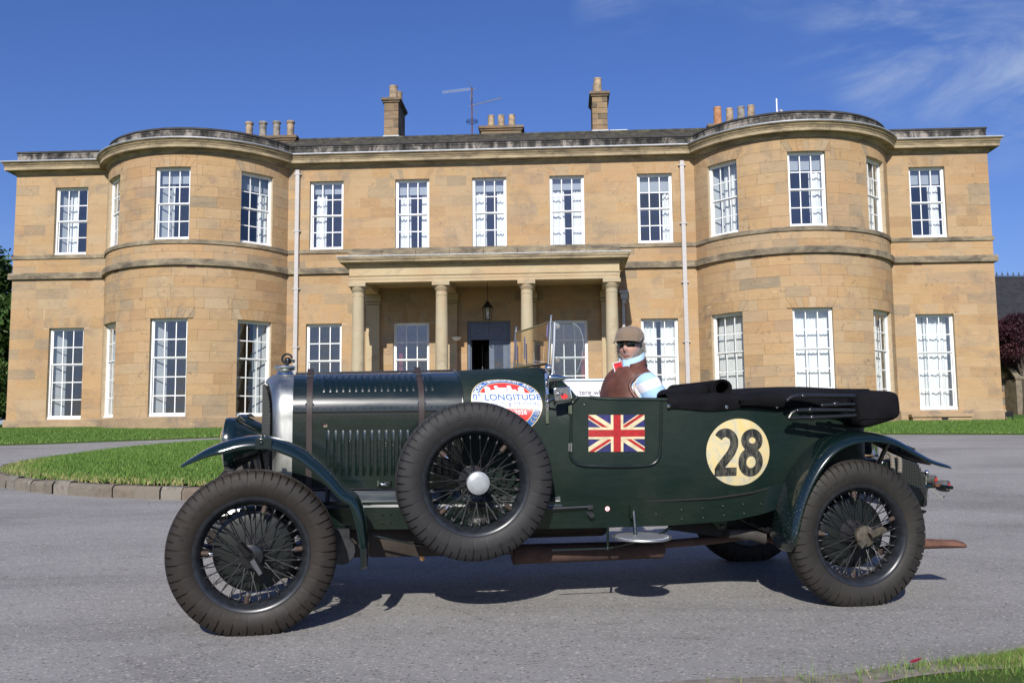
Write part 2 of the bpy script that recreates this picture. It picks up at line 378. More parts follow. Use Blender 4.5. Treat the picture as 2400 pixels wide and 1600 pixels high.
def kerb_mat():
    m = Mat('kerb stone'); t = m.attr('tone'); c = m.ramp(t, [(0, (.13, .112, .09)), (.4, (.18, .155, .12)), (.7, (.16, .118, .082)), (1, (.215, .195, .16))])
    c = m.mix(m.rng(m.noise(7, 7, .7), .5, .7, 0, .75), c, (.085, .075, .06)); c = m.mix(m.rng(m.noise(11, 5), .68, .72, 0, .8), c, (.42, .41, .38))
    m.set(color=c, rough=.92); m.bump(m.noise(22, 8, .7), .8, .03); return m.m
M_kerb = kerb_mat()
kerb = empty('kerb', (0, 0, 0)); prop(kerb, 'low rough stone kerb round the grass island', 'kerb', kind='structure')
tt = pi * .62; rr = random.Random(5)
while tt < pi * 1.98:
    L = rr.choice([.2, .25, .3, .36, .44, .54]) * rr.uniform(.9, 1.1)
    t2 = tt
    a = Vector(isl(tt))
    while (Vector(isl(t2)) - a).length < L and t2 < tt + .5: t2 += .002
    b = Vector(isl(t2)); d = (b - a).normalized(); nrm = Vector((d.y, -d.x)); tt = t2
    if nrm.dot(a - Vector(IC)) < 0: nrm = -nrm
    g_ = .006; hgt = rr.uniform(.135, .16); dep = rr.uniform(.16, .2); out = rr.uniform(-.012, .015)
    mb = MB(); mb.tone = rr.random(); p0 = a + d * g_ + nrm * out; p1 = b - d * g_ + nrm * (out + rr.uniform(-.01, .01)); jj = lambda: rr.uniform(-.012, .012)
    zb0, zb1 = float(terrain(*p0)), float(terrain(*p1)); secs = []
    for pz, (p, zb) in enumerate(((p0 + d * .02, zb0), (p0, zb0), (p1, zb1), (p1 - d * .02, zb1))):
        e = .02 if pz in (0, 3) else 0; q = p - nrm * dep
        secs.append([(p.x - nrm.x * e, p.y - nrm.y * e, zb - .1), (p.x - nrm.x * e + jj() * .5, p.y - nrm.y * e, zb + hgt * .7 + jj()), (p.x - nrm.x * (.03 + e), p.y - nrm.y * (.03 + e), zb + hgt - e * .6 + jj() * .5), (q.x, q.y, zb + hgt - e + .005), (q.x, q.y, zb - .1)])
    mb.loft(secs, caps=True); mb.build('kerb_stone', M_kerb, kerb, smooth=35, tones=True)

# grass blades
def blades(P, h, w, lean, tone, name, label, seg=1):
    n = len(P); ang = RNG.uniform(0, 2 * pi, n); la = RNG.uniform(0, 2 * pi, n); hh = h * RNG.uniform(.5, 1.25, n); ww = w * RNG.uniform(.6, 1.3, n); ln = lean * RNG.uniform(.1, 1.2, n) * hh
    sx, sy = np.cos(ang) * ww / 2, np.sin(ang) * ww / 2; z0 = np.zeros(n)
    A = P + np.stack([-sx, -sy, z0], -1); B = P + np.stack([sx, sy, z0], -1)
    if seg == 1:
        T = P + np.stack([np.cos(la) * ln, np.sin(la) * ln, hh], -1); V = np.stack([A, B, T], 1).reshape(-1, 3); F = np.arange(n * 3).reshape(-1, 3); tn = np.repeat(tone, 3)
    else:
        m1 = np.stack([np.cos(la) * ln * .3, np.sin(la) * ln * .3, hh * .55], -1); T = P + np.stack([np.cos(la) * ln, np.sin(la) * ln, hh], -1)
        V = np.stack([A, B, B * .6 + A * .4 + m1 + (A - A), A * .9 + B * .1 + m1, T], 1).reshape(-1, 3); i = np.arange(n) * 5
        F = np.concatenate([np.stack([i, i + 1, i + 2], -1), np.stack([i, i + 2, i + 3], -1), np.stack([i + 3, i + 2, i + 4], -1)]); tn = np.repeat(tone, 5)
    o = obj_from(name, np_mesh(name, V, F, tone=tn, mat=M_blade)); return prop(o, label, 'grass', kind='stuff')
n = 280000; x = RNG.uniform(-8, 4.7, n); y = RNG.uniform(10.2, 23.6, n)
q = isq(x, y); k = (q < .985) & (RNG.random(n) < np.clip(1.25 - (y - 11) / 10, .3, 1) * np.where(x > 1, .5, 1)); x, y, q = x[k], y[k], q[k]
dry = np.clip((q - .88) / .08, 0, 1) * (y < 15); tn = np.clip(RNG.normal(.42, .15, len(x)) + dry * RNG.uniform(.1, .6, len(x)), 0, 1)
blades(np.stack([x, y, mound(x, y) - .005], -1), .05, .012, .8, tn, 'grass', 'short grass blades covering the raised turning circle island')
n = 110000; y = RNG.uniform(21.5, 33, n); x = RNG.uniform(-.56, .56, n) * (y + 1); ed = np.interp(x, [p[0] for p in edge_pts], [p[1] for p in edge_pts]); k = (y > ed - .05) & ~((x > -3) & (x < 6)); x, y = x[k], y[k]
blades(np.stack([x, y, terrain(x, y) + .04], -1), .05, .018, .8, np.clip(RNG.normal(.38, .12, len(x)) + .3 * (y - ed[k] < .15), 0, 1), 'grass', 'short grass blades of the lawn strip below the house')
# grass verge in the near right corner, running on under the camera
ve = [(-8, 1.6), (-4, 2.7), (-1.5, 3.4), (-.2, 3.75), (.5, 3.93), (.87, 4.01), (1.19, 4.035), (1.42, 4.075), (1.68, 4.195), (1.95, 4.27), (2.13, 4.305), (2.33, 4.40), (2.8, 4.7), (4, 5.2), (8, 7.0)]
def strip(prof, name, mat):
    V = []; F = []; m = len(prof)
    for x, y in catmull(ve, 3):
        for d, z in prof: V.append((x, y + d, z + float(terrain(x, y + d))))
    for i in range(len(V) // m - 1):
        for k in range(m - 1): F.append((i * m + k, (i + 1) * m + k, (i + 1) * m + k + 1, i * m + k + 1))
    return np_mesh(name, V, F, mat=mat, smooth=True)
o = obj_from('verge_soil', strip([(.05, .003), (-.02, .013), (-.16, .02)], 'soil', M_soil)); prop(o, 'strip of bare earth along the edge of the near grass verge', 'soil', kind='structure')
o = obj_from('grass_verge', strip([(-.1, .012), (-.3, .028), (-2, .04), (-8, .05)], 'verge', M_lawn)); prop(o, 'grass verge in the near right corner', 'verge', kind='structure')
n = 46000; x = RNG.uniform(.5, 3.0, n); d = RNG.exponential(.16, n) - .02; ed = np.interp(x, [p[0] for p in ve], [p[1] for p in ve]); dens = np.interp(x, [.5, 1.2, 1.6, 1.9, 2.1, 2.35], [.0, .015, .05, .16, .55, 1]); k = (RNG.random(n) < dens) & (d < .9); x, y = x[k], (ed - d)[k]
x2 = RNG.uniform(-4, 6, 70000); y2 = np.interp(x2, [p[0] for p in ve], [p[1] for p in ve]) - RNG.uniform(.4, 4, 70000); x, y = np.concatenate([x, x2]), np.concatenate([y, y2])
tn = np.clip(RNG.normal(.5, .16, len(x)) + (RNG.random(len(x)) < .22) * .35, 0, 1)
blades(np.stack([x, y, terrain(x, y) + .010], -1), .034, .003, .9, tn, 'grass', 'long green and straw coloured grass tufts in the near right corner', 2)
n = 110; x = RNG.uniform(1.1, 2.9, n); y = np.interp(x, [p[0] for p in ve], [p[1] for p in ve]) - RNG.uniform(-.02, .25, n)
blades(np.stack([x, y, terrain(x, y) + .01], -1), .1, .003, .5, np.clip(RNG.normal(.65, .15, n), 0, 1), 'grass', 'tall seeding grass stalks standing along the verge edge', 2)
mb = MB(); lp = [(0, 0, 0), (.012, .009, .004), (.03, .011, .008), (.045, .004, .012), (.055, 0, .016), (.045, -.006, .01), (.028, -.012, .006), (.012, -.009, .002)]
mb.add(lp + [(.028, 0, .001)], [(i, (i + 1) % 8, 8) for i in range(8)]); o = mb.build('fallen_leaf', simple('red leaf', (.19, .015, .03), .5), None, loc=(1.66, 4.08, .0), rot=(.3, -.15, -.2)); prop(o, 'single dark red fallen leaf lying in the near grass', 'leaf')
# ------------------------------------------------------------------ the house
PHI = radians(-3); SC = -.77
hx = Vector((cos(PHI), sin(PHI), 0)); hy = Vector((-sin(PHI), cos(PHI), 0))
house = empty('country_house', Vector((0, 33, 0)) + hx * SC, PHI)
prop(house, 'two storey honey stone country house with two bowed bays and a columned portico', 'house')
HW, B0, B1, SAG = 17.5, 7.31, 14.02, 2.25
BH = (B1 - B0) / 2; BR = (BH * BH + SAG * SAG) / (2 * SAG); BA = math.asin(BH / BR); BCX = (B0 + B1) / 2; BCY = BR - SAG
ARC = 2 * BA * BR
# unrolled coordinate: sections (name, t0, t1, fn(t)->(x,y,nx,ny))
def flat(x0): return lambda t: (x0 + t, 0.0, 0.0, -1.0)
def bow(cx): return lambda t: (cx + BR * sin(t / BR - BA), BCY - BR * cos(t / BR - BA), sin(t / BR - BA), -cos(t / BR - BA))
SECS = [(flat(-HW), HW - B1), (bow(-BCX), ARC), (flat(-B0), 2 * B0), (bow(BCX), ARC), (flat(B1), HW - B1)]
Z_PL, Z_S0, Z_S1, Z_U0, Z_U1, Z_CO = 1.76, 6.86, 7.086, 7.607, 7.753, 10.73
UW, GW, UZ0, UZ1, GZ0, GZ1 = 1.23, 1.29, 7.753, 10.27, 1.77, 5.065
# windows: (section, centre t, width, z0, z1, rows, curtain spec)
WIN = []
def addw(sec, t, up, rows=None, **k):
    z0, z1, w = (UZ0, UZ1, UW) if up else (GZ0, GZ1, GW)
    if k.get('deep'): z0 = 7.1
    WIN.append(dict(sec=sec, t=t, w=w, z0=z0, z1=z1, rows=rows or (4 if up else 5), **k))
fc = 15.385 - B1; bw = [ARC / 2 + radians(a) * BR for a in (-46, 0, 46)]
addw(0, (HW - B1) - fc, True, cur=[(.3, .55)], shut=[(0, .3)]); addw(0, (HW - B1) - fc, False, shut=[(0, .3)])
addw(1, bw[0], True, cur=[(.0, .5)], blind=.2); addw(1, bw[1], True, shut=[(0, .3)], cur=[(.34, .42)], blind=.2); addw(1, bw[2], True, cur=[(.68, 1)], blind=.22)
addw(1, bw[0], False, shut=[(0, .5)]); addw(1, bw[1], False, shut=[(0, .3)]); addw(1, bw[2], False, shut=[(.68, 1)], red=1)
addw(2, B0 - 5.9, True, cur=[(.12, .42)], blind=.16); addw(2, B0 - 2.78, True, rows=5, cur=[(.1, .42), (.74, 1)], blind=.16, deep=1); addw(2, B0, True, rows=5, cur=[(.0, .4), (.7, 1)], blind=.14, deep=1); addw(2, B0 + 2.78, True, rows=5, cur=[(0, .43), (.66, 1)], blind=.14, deep=1); addw(2, B0 + 5.9, True, cur=[(.74, 1)], blind=.24)
addw(2, B0 - 5.95, False); addw(2, B0 - 2.81, False, redcur=[(0, .2)]); addw(2, B0 + 2.79, False, redcur=[(.82, 1)]); addw(2, B0 + 5.95, False, cur=[(0, .44), (.56, 1)])
addw(3, bw[0], True, cur=[(.3, .78)], shut=[(0, .3)]); addw(3, bw[1], True, cur=[(.64, .98)], blind=.22); addw(3, bw[2], True, cur=[(.2, 1)])
addw(3, bw[0], False, panelled=1); addw(3, bw[1], False, cur=[(0, .43), (.44, 1)]); addw(3, bw[2], False, cur=[(0, .5), (.5, 1)])
addw(4, fc, True, cur=[(.62, .92)], blind=.22); addw(4, fc, False, cur=[(0, .27), (.29, .9)], shut=[(.9, 1)])
DOOR = dict(sec=2, t=B0 - .05, w=1.53, z0=1.55, z1=5.07)
def rect_minus(r, holes):
    out = [r]
    for (a, b, c, d) in holes:
        nx = []
        for (x0, x1, z0, z1) in out:
            if a >= x1 - 1e-6 or b <= x0 + 1e-6 or c >= z1 - 1e-6 or d <= z0 + 1e-6: nx.append((x0, x1, z0, z1)); continue
            if a > x0: nx.append((x0, a, z0, z1))
            if b < x1: nx.append((b, x1, z0, z1))
            m0, m1 = max(a, x0), min(b, x1)
            if c > z0: nx.append((m0, m1, z0, c))
            if d < z1: nx.append((m0, m1, d, z1))
        out = nx
    return out
def place(fn, t, off, z):
    x, y, nx, ny = fn(t); return (x + nx * off, y + ny * off, z)
pieces = []   # (area, MB)
rs = random.Random(11)
wall = MB()
def panel(fn, curved, x0, x1, z0, z1, off, mb):
    n = max(1, int((x1 - x0) / .3)) if curved else 1
    secs = [[place(fn, x0 + (x1 - x0) * i / n, off, z0), place(fn, x0 + (x1 - x0) * i / n, off, z1)] for i in range(n + 1)]; mb.loft(secs)
def block(fn, curved, x0, x1, z0, z1, poly=None):
    g = .003; mb = MB(); mb.tone = min(1, max(0, rs.gauss(.45, .2) if rs.random() < .72 else rs.random())); o1 = rs.uniform(.003, .0055); dp = .02
    if poly:
        fr = [place(fn, a, o1, b) for a, b in poly]; bk = [place(fn, a, -dp, b) for a, b in poly]; m = len(poly)
        mb.add(fr + bk, [tuple(range(m))] + [(i, i + m, (i + 1) % m + m, (i + 1) % m) for i in range(m)])
    else:
        x0 += g; x1 -= g; z0 += g; z1 -= g
        if x1 - x0 < .03 or z1 - z0 < .03: return
        n = max(1, int((x1 - x0) / .3)) if curved else 1; secs = []
        for i in range(n + 1):
            t = x0 + (x1 - x0) * i / n; secs.append([place(fn, t, -dp, z0), place(fn, t, o1, z0), place(fn, t, o1, z1), place(fn, t, -dp, z1)])
        mb.loft(secs, caps=True)
    if x1 - x0 < .32 and not poly: mb.T = [.42] * len(mb.T)
    pieces.append(((x1 - x0) * (z1 - z0), mb))
for si, (fn, L) in enumerate(SECS):
    curved = si in (1, 3); holes = []; lint = []
    for w in WIN + [DOOR]:
        if w['sec'] != si: continue
        a, b = w['t'] - w['w'] / 2, w['t'] + w['w'] / 2; holes.append((a, b, w['z0'], w['z1']))
        if w is not DOOR: lint.append((a, b, w['z1']))
    for r in rect_minus((0, L, 1.0, 11.2), holes): panel(fn, curved, *r, -.012 if curved else 0.0, wall)
    lholes = [(a - .2, b + .2, z, z + .36) for a, b, z in lint]
    for a, b, z in lint:
        nv = 7; w = b - a
        for i in range(nv):
            f0, f1 = i / nv, (i + 1) / nv; e = .004
            block(fn, False, a, b, z, z + .2, [(a + w * f0 + e, z + .004), (a + w * f1 - e, z + .004), (a - .2 + (w + .4) * f1 - e, z + .356), (a - .2 + (w + .4) * f0 + e, z + .356)])
        block(fn, False, a - .1, a, z, z + .36, [(a - .196, z + .004), (a - .004, z + .004), (a - .196, z + .34)]); block(fn, False, b, b + .1, z, z + .36, [(b + .004, z + .004), (b + .196, z + .004), (b + .196, z + .34)])
    rows = [(Z_PL + i * (Z_S0 - Z_PL) / 14, Z_PL + (i + 1) * (Z_S0 - Z_PL) / 14) for i in range(14)] + [(Z_S1, (Z_S1 + Z_U0) / 2), ((Z_S1 + Z_U0) / 2, Z_U0)] + [(Z_U1 + i * (Z_CO - Z_U1) / 8, Z_U1 + (i + 1) * (Z_CO - Z_U1) / 8) for i in range(8)]
    for z0, z1 in rows:
        t = -rs.uniform(0, .6)
        while t < L:
            bl = rs.uniform(.55, 1.35); x0, x1 = max(t, 0), min(t + bl, L); t += bl
            if L - x1 < .3: x1 = L; t = L + 1
            for r in rect_minus((x0, x1, z0, z1), holes + lholes): block(fn, curved, *r)
    for (a, b, c, d) in holes:    # reveals
        dp = .26; z1_ = d
        ca = fn((a + b) / 2); tx, ty = -ca[3], ca[2]; inn = (-ca[2], -ca[3])
        def pt(t, z, dep):
            x, y, nx, ny = fn(t); return (x + inn[0] * dep, y + inn[1] * dep, z)
        for q in (a, b): wall.add([pt(q, c, -.012), pt(q, c, dp), pt(q, d, dp), pt(q, d, -.012)], [(0, 1, 2, 3)])
        for q in (c, d): wall.add([pt(a, q, -.012), pt(a, q, dp), pt(b, q, dp), pt(b, q, -.012)], [(0, 1, 2, 3)])
for sx in (-1, 1): wall.add([(sx * HW, 0, 1.3), (sx * HW, 14, 1.3), (sx * HW, 14, 11.2), (sx * HW, 0, 11.2)], [(0, 1, 2, 3)])
wall.add([(-HW, 14, 1.3), (HW, 14, 1.3), (HW, 14, 11.2), (-HW, 14, 11.2)], [(0, 1, 2, 3)])
wallo = wall.build('wall', M_mortar, house, smooth=30)
pieces.sort(key=lambda p: -p[0])
for a, mb in pieces[:300]: mb.build('ashlar_block', M_ashlar, house, smooth=35, tones=True)
rest = MB()
for a, mb in pieces[300:]:
    k = len(rest.V); rest.V += mb.V; rest.F += [tuple(i + k for i in f) for f in mb.F]; rest.T += mb.T
prop(rest.build('ashlar_blocks', M_ashlar, house, smooth=35, tones=True), kind='stuff')
# mouldings
path = [(-HW, 8), (-HW, 0)] + [SECS[1][0](ARC * i / 24)[:2] for i in range(25)] + [SECS[3][0](ARC * i / 24)[:2] for i in range(25)] + [(HW, 0), (HW, 8)]
def band(name, prof, mat, smooth=30):
    mb = MB(); sweep_plan(mb, path, prof); return mb.build(name, mat, house, smooth=smooth)
band('plinth', [(.012, 1.0), (.075, 1.0), (.075, 1.72), (.05, 1.76), (.0, 1.765)], M_plinth)
band('string_course', [(0, Z_S0), (.11, Z_S0), (.115, Z_S1 - .03), (.09, Z_S1), (0, Z_S1 + .006)], M_band)
band('sill_band', [(0, Z_U0), (.05, Z_U0), (.05, Z_U1 - .02), (.03, Z_U1), (0, Z_U1 + .004)], M_band)
band('cornice', [(.0, 10.74), (.035, 10.74), (.035, 10.80), (.06, 10.83), (.1, 10.86), (.1, 10.89), (.29, 10.90), (.31, 10.88), (.31, 10.99), (.33, 10.993), (.33, 11.01), (.30, 11.02), (.32, 11.05), (.36, 11.08), (.36, 11.10), (.33, 11.11), (.37, 11.135), (.405, 11.15), (.41, 11.172)], M_cornice)
band('lead_flashing', [(.41, 11.168), (.425, 11.17), (.425, 11.205), (.3, 11.215), (0, 11.23)], M_lead)
band('parapet', [(.0, 11.225), (.0, 11.50), (.02, 11.505), (.02, 11.53), (0, 11.535), (.0, 11.58), (-.3, 11.58)], M_parapet)
band('coping', [(-.31, 11.577), (.035, 11.58), (.04, 11.63), (.0, 11.655), (-.3, 11.655), (-.31, 11.58)], simple('dark coping', (.045, .042, .04), .9, var=.4, vscale=3))
# vents under the string course
for sct, tv in ((0, 2.9), (1, 1.9), (1, 5.0), (3, 2.6), (3, 6.2), (4, .9)):
    mb = MB(); fn = SECS[sct][0]; x, y, nx, ny = fn(tv); tx, ty = -ny, nx
    for k in range(6):
        a = (k - 3) * .045; mb.prism([(x + tx * a + nx * .012, y + ty * a + ny * .012, 6.78), (x + tx * (a + .03) + nx * .012, y + ty * (a + .03) + ny * .012, 6.78), (x + tx * (a + .03) + nx * .012, y + ty * (a + .03) + ny * .012, 6.855), (x + tx * a + nx * .012, y + ty * a + ny * .012, 6.855)], (nx * .012, ny * .012, 0))
    mb.build('air_vent', M_rustpole, house, smooth=0)
# interior
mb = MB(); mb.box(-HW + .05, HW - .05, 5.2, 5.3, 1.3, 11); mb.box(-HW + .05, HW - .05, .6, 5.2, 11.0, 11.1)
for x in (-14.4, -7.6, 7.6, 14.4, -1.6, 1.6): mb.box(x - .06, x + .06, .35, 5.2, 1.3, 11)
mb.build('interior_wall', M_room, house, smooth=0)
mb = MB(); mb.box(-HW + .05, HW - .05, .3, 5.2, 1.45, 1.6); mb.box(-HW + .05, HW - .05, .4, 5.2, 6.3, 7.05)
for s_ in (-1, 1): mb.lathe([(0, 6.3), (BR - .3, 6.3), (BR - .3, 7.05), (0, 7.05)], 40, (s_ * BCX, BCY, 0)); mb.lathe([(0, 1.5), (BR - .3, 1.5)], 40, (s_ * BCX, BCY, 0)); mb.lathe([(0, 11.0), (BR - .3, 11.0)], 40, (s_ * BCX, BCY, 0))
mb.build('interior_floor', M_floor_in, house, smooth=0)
# windows
pane_me = {}
def get_pane(w, h_):
    k = (round(w, 3), round(h_, 3))
    if k not in pane_me:
        mb = MB(); mb.box(-w / 2, w / 2, -.002, .002, -h_ / 2, h_ / 2); pane_me[k] = mb.mesh('pane', 0)
    return pane_me[k]
def make_window(d):
    fn = SECS[d['sec']][0]; x, y, nx, ny = fn(d['t']); rz = atan2(nx, -ny)
    w, H = d['w'], d['z1'] - d['z0']; rec = .13
    if d['sec'] in (1, 3): rec = .13 + (d['w'] / 2) ** 2 / (2 * BR)
    loc = (x - nx * rec, y - ny * rec, d['z0'])
    mb = MB(); fw_ = .065
    mb.box(-w / 2, -w / 2 + fw_, -.01, .12, 0, H); mb.box(w / 2 - fw_, w / 2, -.01, .12, 0, H); mb.box(-w / 2 + fw_, w / 2 - fw_, -.01, .12, H - fw_, H); mb.box(-w / 2, w / 2, -.05, .12, -.002, .07)
    iw = w - 2 * fw_; rows = d['rows']; pw = iw / 3; z0, z1 = .07, H - fw_; ph = (z1 - z0) / rows; mid = rows // 2 if rows == 4 else 3
    low = mid if rows == 4 else rows - 2; low = rows - 2 if rows == 5 else 2; B = .017
    for sash, (r0_, r1_, yy) in enumerate(((0, low, .06), (low, rows, .02))):
        za, zb = z0 + ph * r0_, z0 + ph * r1_; xa, xb = -iw / 2, iw / 2
        mb.box(xa, xa + .035, yy, yy + .035, za, zb); mb.box(xb - .035, xb, yy, yy + .035, za, zb); mb.box(xa + .035, xb - .035, yy - .004, yy + .035, za, za + (.055 if sash == 0 else .04)); mb.box(xa + .035, xb - .035, yy - .004, yy + .035, zb - .03, zb)
        for c_ in (1, 2): mb.box(xa + pw * c_ - B, xa + pw * c_ + B, yy + .004, yy + .03, za + .03, zb - .03)
        for r_ in range(r0_ + 1, r1_): mb.box(xa + .03, xb - .03, yy + .002, yy + .032, z0 + ph * r_ - B, z0 + ph * r_ + B)
    wo_ = mb.build('window', M_white, house, smooth=0, loc=loc, rot=(0, 0, rz), fix=False)
    pm = get_pane(pw - .03, ph - .03)
    for r_ in range(rows):
        for c_ in range(3):
            p = obj_from('pane', pm, M_glass, wo_, (-iw / 2 + pw * (c_ + .5), (.075 if r_ < low else .035), z0 + ph * (r_ + .5)), (rs.gauss(0, .006), 0, rs.gauss(0, .006)))
    def sheetc(a, b, mat, name, yy=.3, amp=.03, per=.16, z0_=.02, z1_=None):
        amp, per = rs.uniform(.012, .034), rs.uniform(.09, .2)
        xa, xb = -w / 2 + w * a, -w / 2 + w * b; n = max(8, int((xb - xa) / .018)); mbc = MB(); secs = []; ph0 = rs.uniform(0, 6)
        for i in range(n + 1):
            xx = xa + (xb - xa) * i / n; secs.append([(xx + .012 * sin(zq * 1.3 + ph0 + i), yy + amp * sin(2 * pi * (xx) / per + ph0 + .25 * sin(zq)) * (1 + .3 * sin(xx * 9 + ph0)), zq) for zq in np.linspace(z0_, z1_ or H, 5)])
        mbc.loft(secs); mbc.build(name, mat, wo_, smooth=180, fix=False)
    for a, b in d.get('cur', []): sheetc(a, b, M_curtain, 'curtain', .30)
    for a, b in d.get('redcur', []): sheetc(a, b, M_redcur, 'curtain', .34)
    if d.get('blind'):
        mbc = MB(); mbc.box(-w / 2 + .02, w / 2 - .02, .2, .21, H * (1 - d['blind']), H); mbc.build('blind', M_blind, wo_, smooth=0)
    for a, b in d.get('shut', []):
        mbc = MB(); xa = -w / 2 if a < .5 else w / 2; s_ = 1 if a < .5 else -1; lw = w * (b - a) * .95
        for k in range(4):
            za = H * (k / 4) + .03; zb = H * ((k + 1) / 4) - .03; mbc.add([(xa, .14, za), (xa + s_ * lw, .45, za), (xa + s_ * lw, .45, zb), (xa, .14, zb)], [(0, 1, 2, 3)])
        mbc.add([(xa, .15, 0), (xa + s_ * lw, .46, 0), (xa + s_ * lw, .46, H), (xa, .15, H)], [(0, 1, 2, 3)]); mbc.build('shutter', M_shutter, wo_, smooth=0, fix=False)
    if d.get('panelled'):
        for c_ in range(4):
            mbc = MB(); xa = -w / 2 + w / 4 * c_ + .004; xb = xa + w / 4 - .008; mbc.box(xa, xb, .26, .29, .0, H * .985)
            for k in range(5): mbc.box(xa + .05, xb - .05, .25, .26, H * k / 5 + .06, H * (k + 1) / 5 - .06)
            mbc.build('shutter', M_white, wo_, smooth=0)
    return wo_
for d in WIN: make_window(d)
# ground-floor window-well steps at the right corner
mb = MB(); mb.box(14.35, 16.3, -.35, 0, 1.1, 1.52); mb.box(14.3, 16.35, -.4, .0, 1.52, 1.62); mb.build('sill_step', M_plinth, house, smooth=0, bevel=.01)
mb = MB(); mb.box(15.3, 15.52, -.356, -.34, 1.42, 1.5); mb.build('air_vent', M_iron, house, smooth=0)
# front door
mb = MB(); dx0, dx1 = -.05 - .765, -.05 + .765; y0 = .12
mb.box(dx0, dx0 + .09, y0 - .02, y0 + .1, 1.55, 5.07); mb.box(dx1 - .09, dx1, y0 - .02, y0 + .1, 1.55, 5.07); mb.box(dx0 + .09, dx1 - .09, y0 - .02, y0 + .1, 5.0, 5.07); mb.box(dx0 + .09, dx1 - .09, y0 - .03, y0 + .1, 4.42, 4.5)
door = mb.build('door', M_door, house, smooth=0, bevel=.008)
for k in (0, 1):
    a = dx0 + .09 + k * .675; mb = MB(); mb.box(a, a + .67, y0 + .02, y0 + .06, 4.5, 5.0); mb.box(a + .17, a + .5, y0 - .0, y0 + .02, 4.64, 4.86); mb.box(a + .2, a + .47, y0 - .012, y0 + .0, 4.67, 4.83); mb.build('transom_panel', M_door, door, smooth=0, bevel=.006)
a = dx0 + .09 + .675; mb = MB(); mb.box(a, a + .18, y0 + .02, y0 + .07, 1.55, 4.42); mb.box(a + .5, a + .67, y0 + .02, y0 + .07, 1.55, 4.42); mb.box(a + .18, a + .5, y0 + .02, y0 + .07, 4.22, 4.42); mb.box(a + .18, a + .5, y0 + .02, y0 + .07, 1.55, 2.5); mb.build('door_leaf', M_door, door, smooth=0, bevel=.006)
mb = MB(); mb.box(a + .18, a + .5, y0 + .04, y0 + .048, 2.5, 4.22); mb.build('door_glass', glass_mat('door glass', (.25, .25, .25), 1.5, .05, 1.5, 3.), door, smooth=0)
mb = MB(); mb.box(dx0 + .09, dx0 + .13, y0 + .08, y0 + .75, 1.55, 4.42); mb.build('door_leaf', M_door, door, smooth=0)
mb = MB(); mb.box(dx0 + .42, dx0 + .45, 1.2, 3.0, 1.55, 4.4); mb.box(dx0 + .45, dx0 + .62, 2.0, 2.1, 1.55, 4.2); mb.build('hall_screen', simple('hall joinery', (.1, .085, .07), .6), house, smooth=0)
# portico
PC = [-4.165, -1.40, 1.40, 4.165]; PD = 2.5
colprof = [(.30, 1.6), (.30, 1.7), (.27, 1.72), (.28, 1.78), (.235, 1.84), (.215, 1.9), (.214, 3.0), (.205, 4.4), (.19, 5.62), (.2, 5.63), (.2, 5.66), (.19, 5.67), (.19, 5.76), (.215, 5.79), (.25, 5.86), (.27, 5.9), (.27, 5.93)]
for x in PC:
    mb = MB(); mb.lathe(colprof, 32, (x, -PD, 0)); co_ = mb.build('column', M_column, house, smooth=35)
    mb = MB(); mb.box(x - .29, x + .29, -PD - .29, -PD + .29, 5.93, 6.06); mb.build('abacus', M_column, co_, smooth=0, bevel=.012)
    mb = MB(); mb.box(x - .34, x + .34, -PD - .34, -PD + .34, 1.48, 1.6); mb.build('column_base', M_column, co_, smooth=0, bevel=.012)
    mb = MB(); mb.box(x - .24, x + .24, -.14, 0.02, 1.55, 5.7); mb.box(x - .28, x + .28, -.18, 0.02, 5.82, 6.06); mb.box(x - .26, x + .26, -.16, .02, 5.72, 5.8); mb.build('pilaster', M_pale, house, smooth=0, bevel=.01)
E0 = 4.42
def ring(name, prof, mat, x=E0, y=-PD - .24):
    mb = MB(); sweep_plan(mb, [(-x, -.01), (-x, y), (x, y), (x, -.01)], prof); return mb.build(name, mat, house, smooth=30)
ent = ring('entablature', [(-.45, 6.062), (0, 6.062), (0, 6.16), (.012, 6.162), (.012, 6.26), (.04, 6.27), (.045, 6.30), (.0, 6.31), (0, 6.57), (.03, 6.585), (.03, 6.6)], M_pale)
ring('portico_cornice', [(.03, 6.598), (.1, 6.60), (.1, 6.66), (.28, 6.70), (.28, 6.76), (.3, 6.765), (.35, 6.86), (.35, 6.872)], M_cornice)
ring('lead_flashing', [(.35, 6.87), (.36, 6.87), (.36, 6.895), (0, 6.93)], M_lead)
mb = MB()
yy = -PD - .24
for i in range(int(2 * E0 / .12)): mb.box(-E0 + i * .12 + .02, -E0 + i * .12 + .09, yy - .095, yy - .02, 6.6, 6.665)
for s_ in (-1, 1):
    for i in range(int(PD / .12)): mb.box(s_ * (E0 + .055) - .04, s_ * (E0 + .055) + .04, yy + i * .12 + .1, yy + i * .12 + .17, 6.6, 6.665)
prop(mb.build('dentils', M_pale, house, smooth=0), kind='stuff')
bx = -E0 - .05
for k in range(8):
    wv = 2 * (E0 + .05) / 8; mb = MB(); mb.box(bx + .004, bx + wv - .004, -PD - .2, -PD + .1, 6.9, 7.15 + rs.uniform(-.006, .006)); mb.build('blocking_stone', M_band, house, smooth=0, bevel=.012); bx += wv
mb = MB(); mb.box(-E0 + .4, E0 - .4, -PD + .2, 0, 6.3, 6.36); mb.build('portico_ceiling', M_pale, house, smooth=0)
for x in PC:
    mb = MB(); mb.box(x - .22, x + .22, -PD + .22, 0, 6.063, 6.3); mb.build('ceiling_beam', M_pale, house, smooth=0, bevel=.01)
mb = MB(); mb.box(-E0, E0, -PD + .1, -.01, 6.62, 6.9); mb.build('portico_roof', M_lead, house, smooth=0)
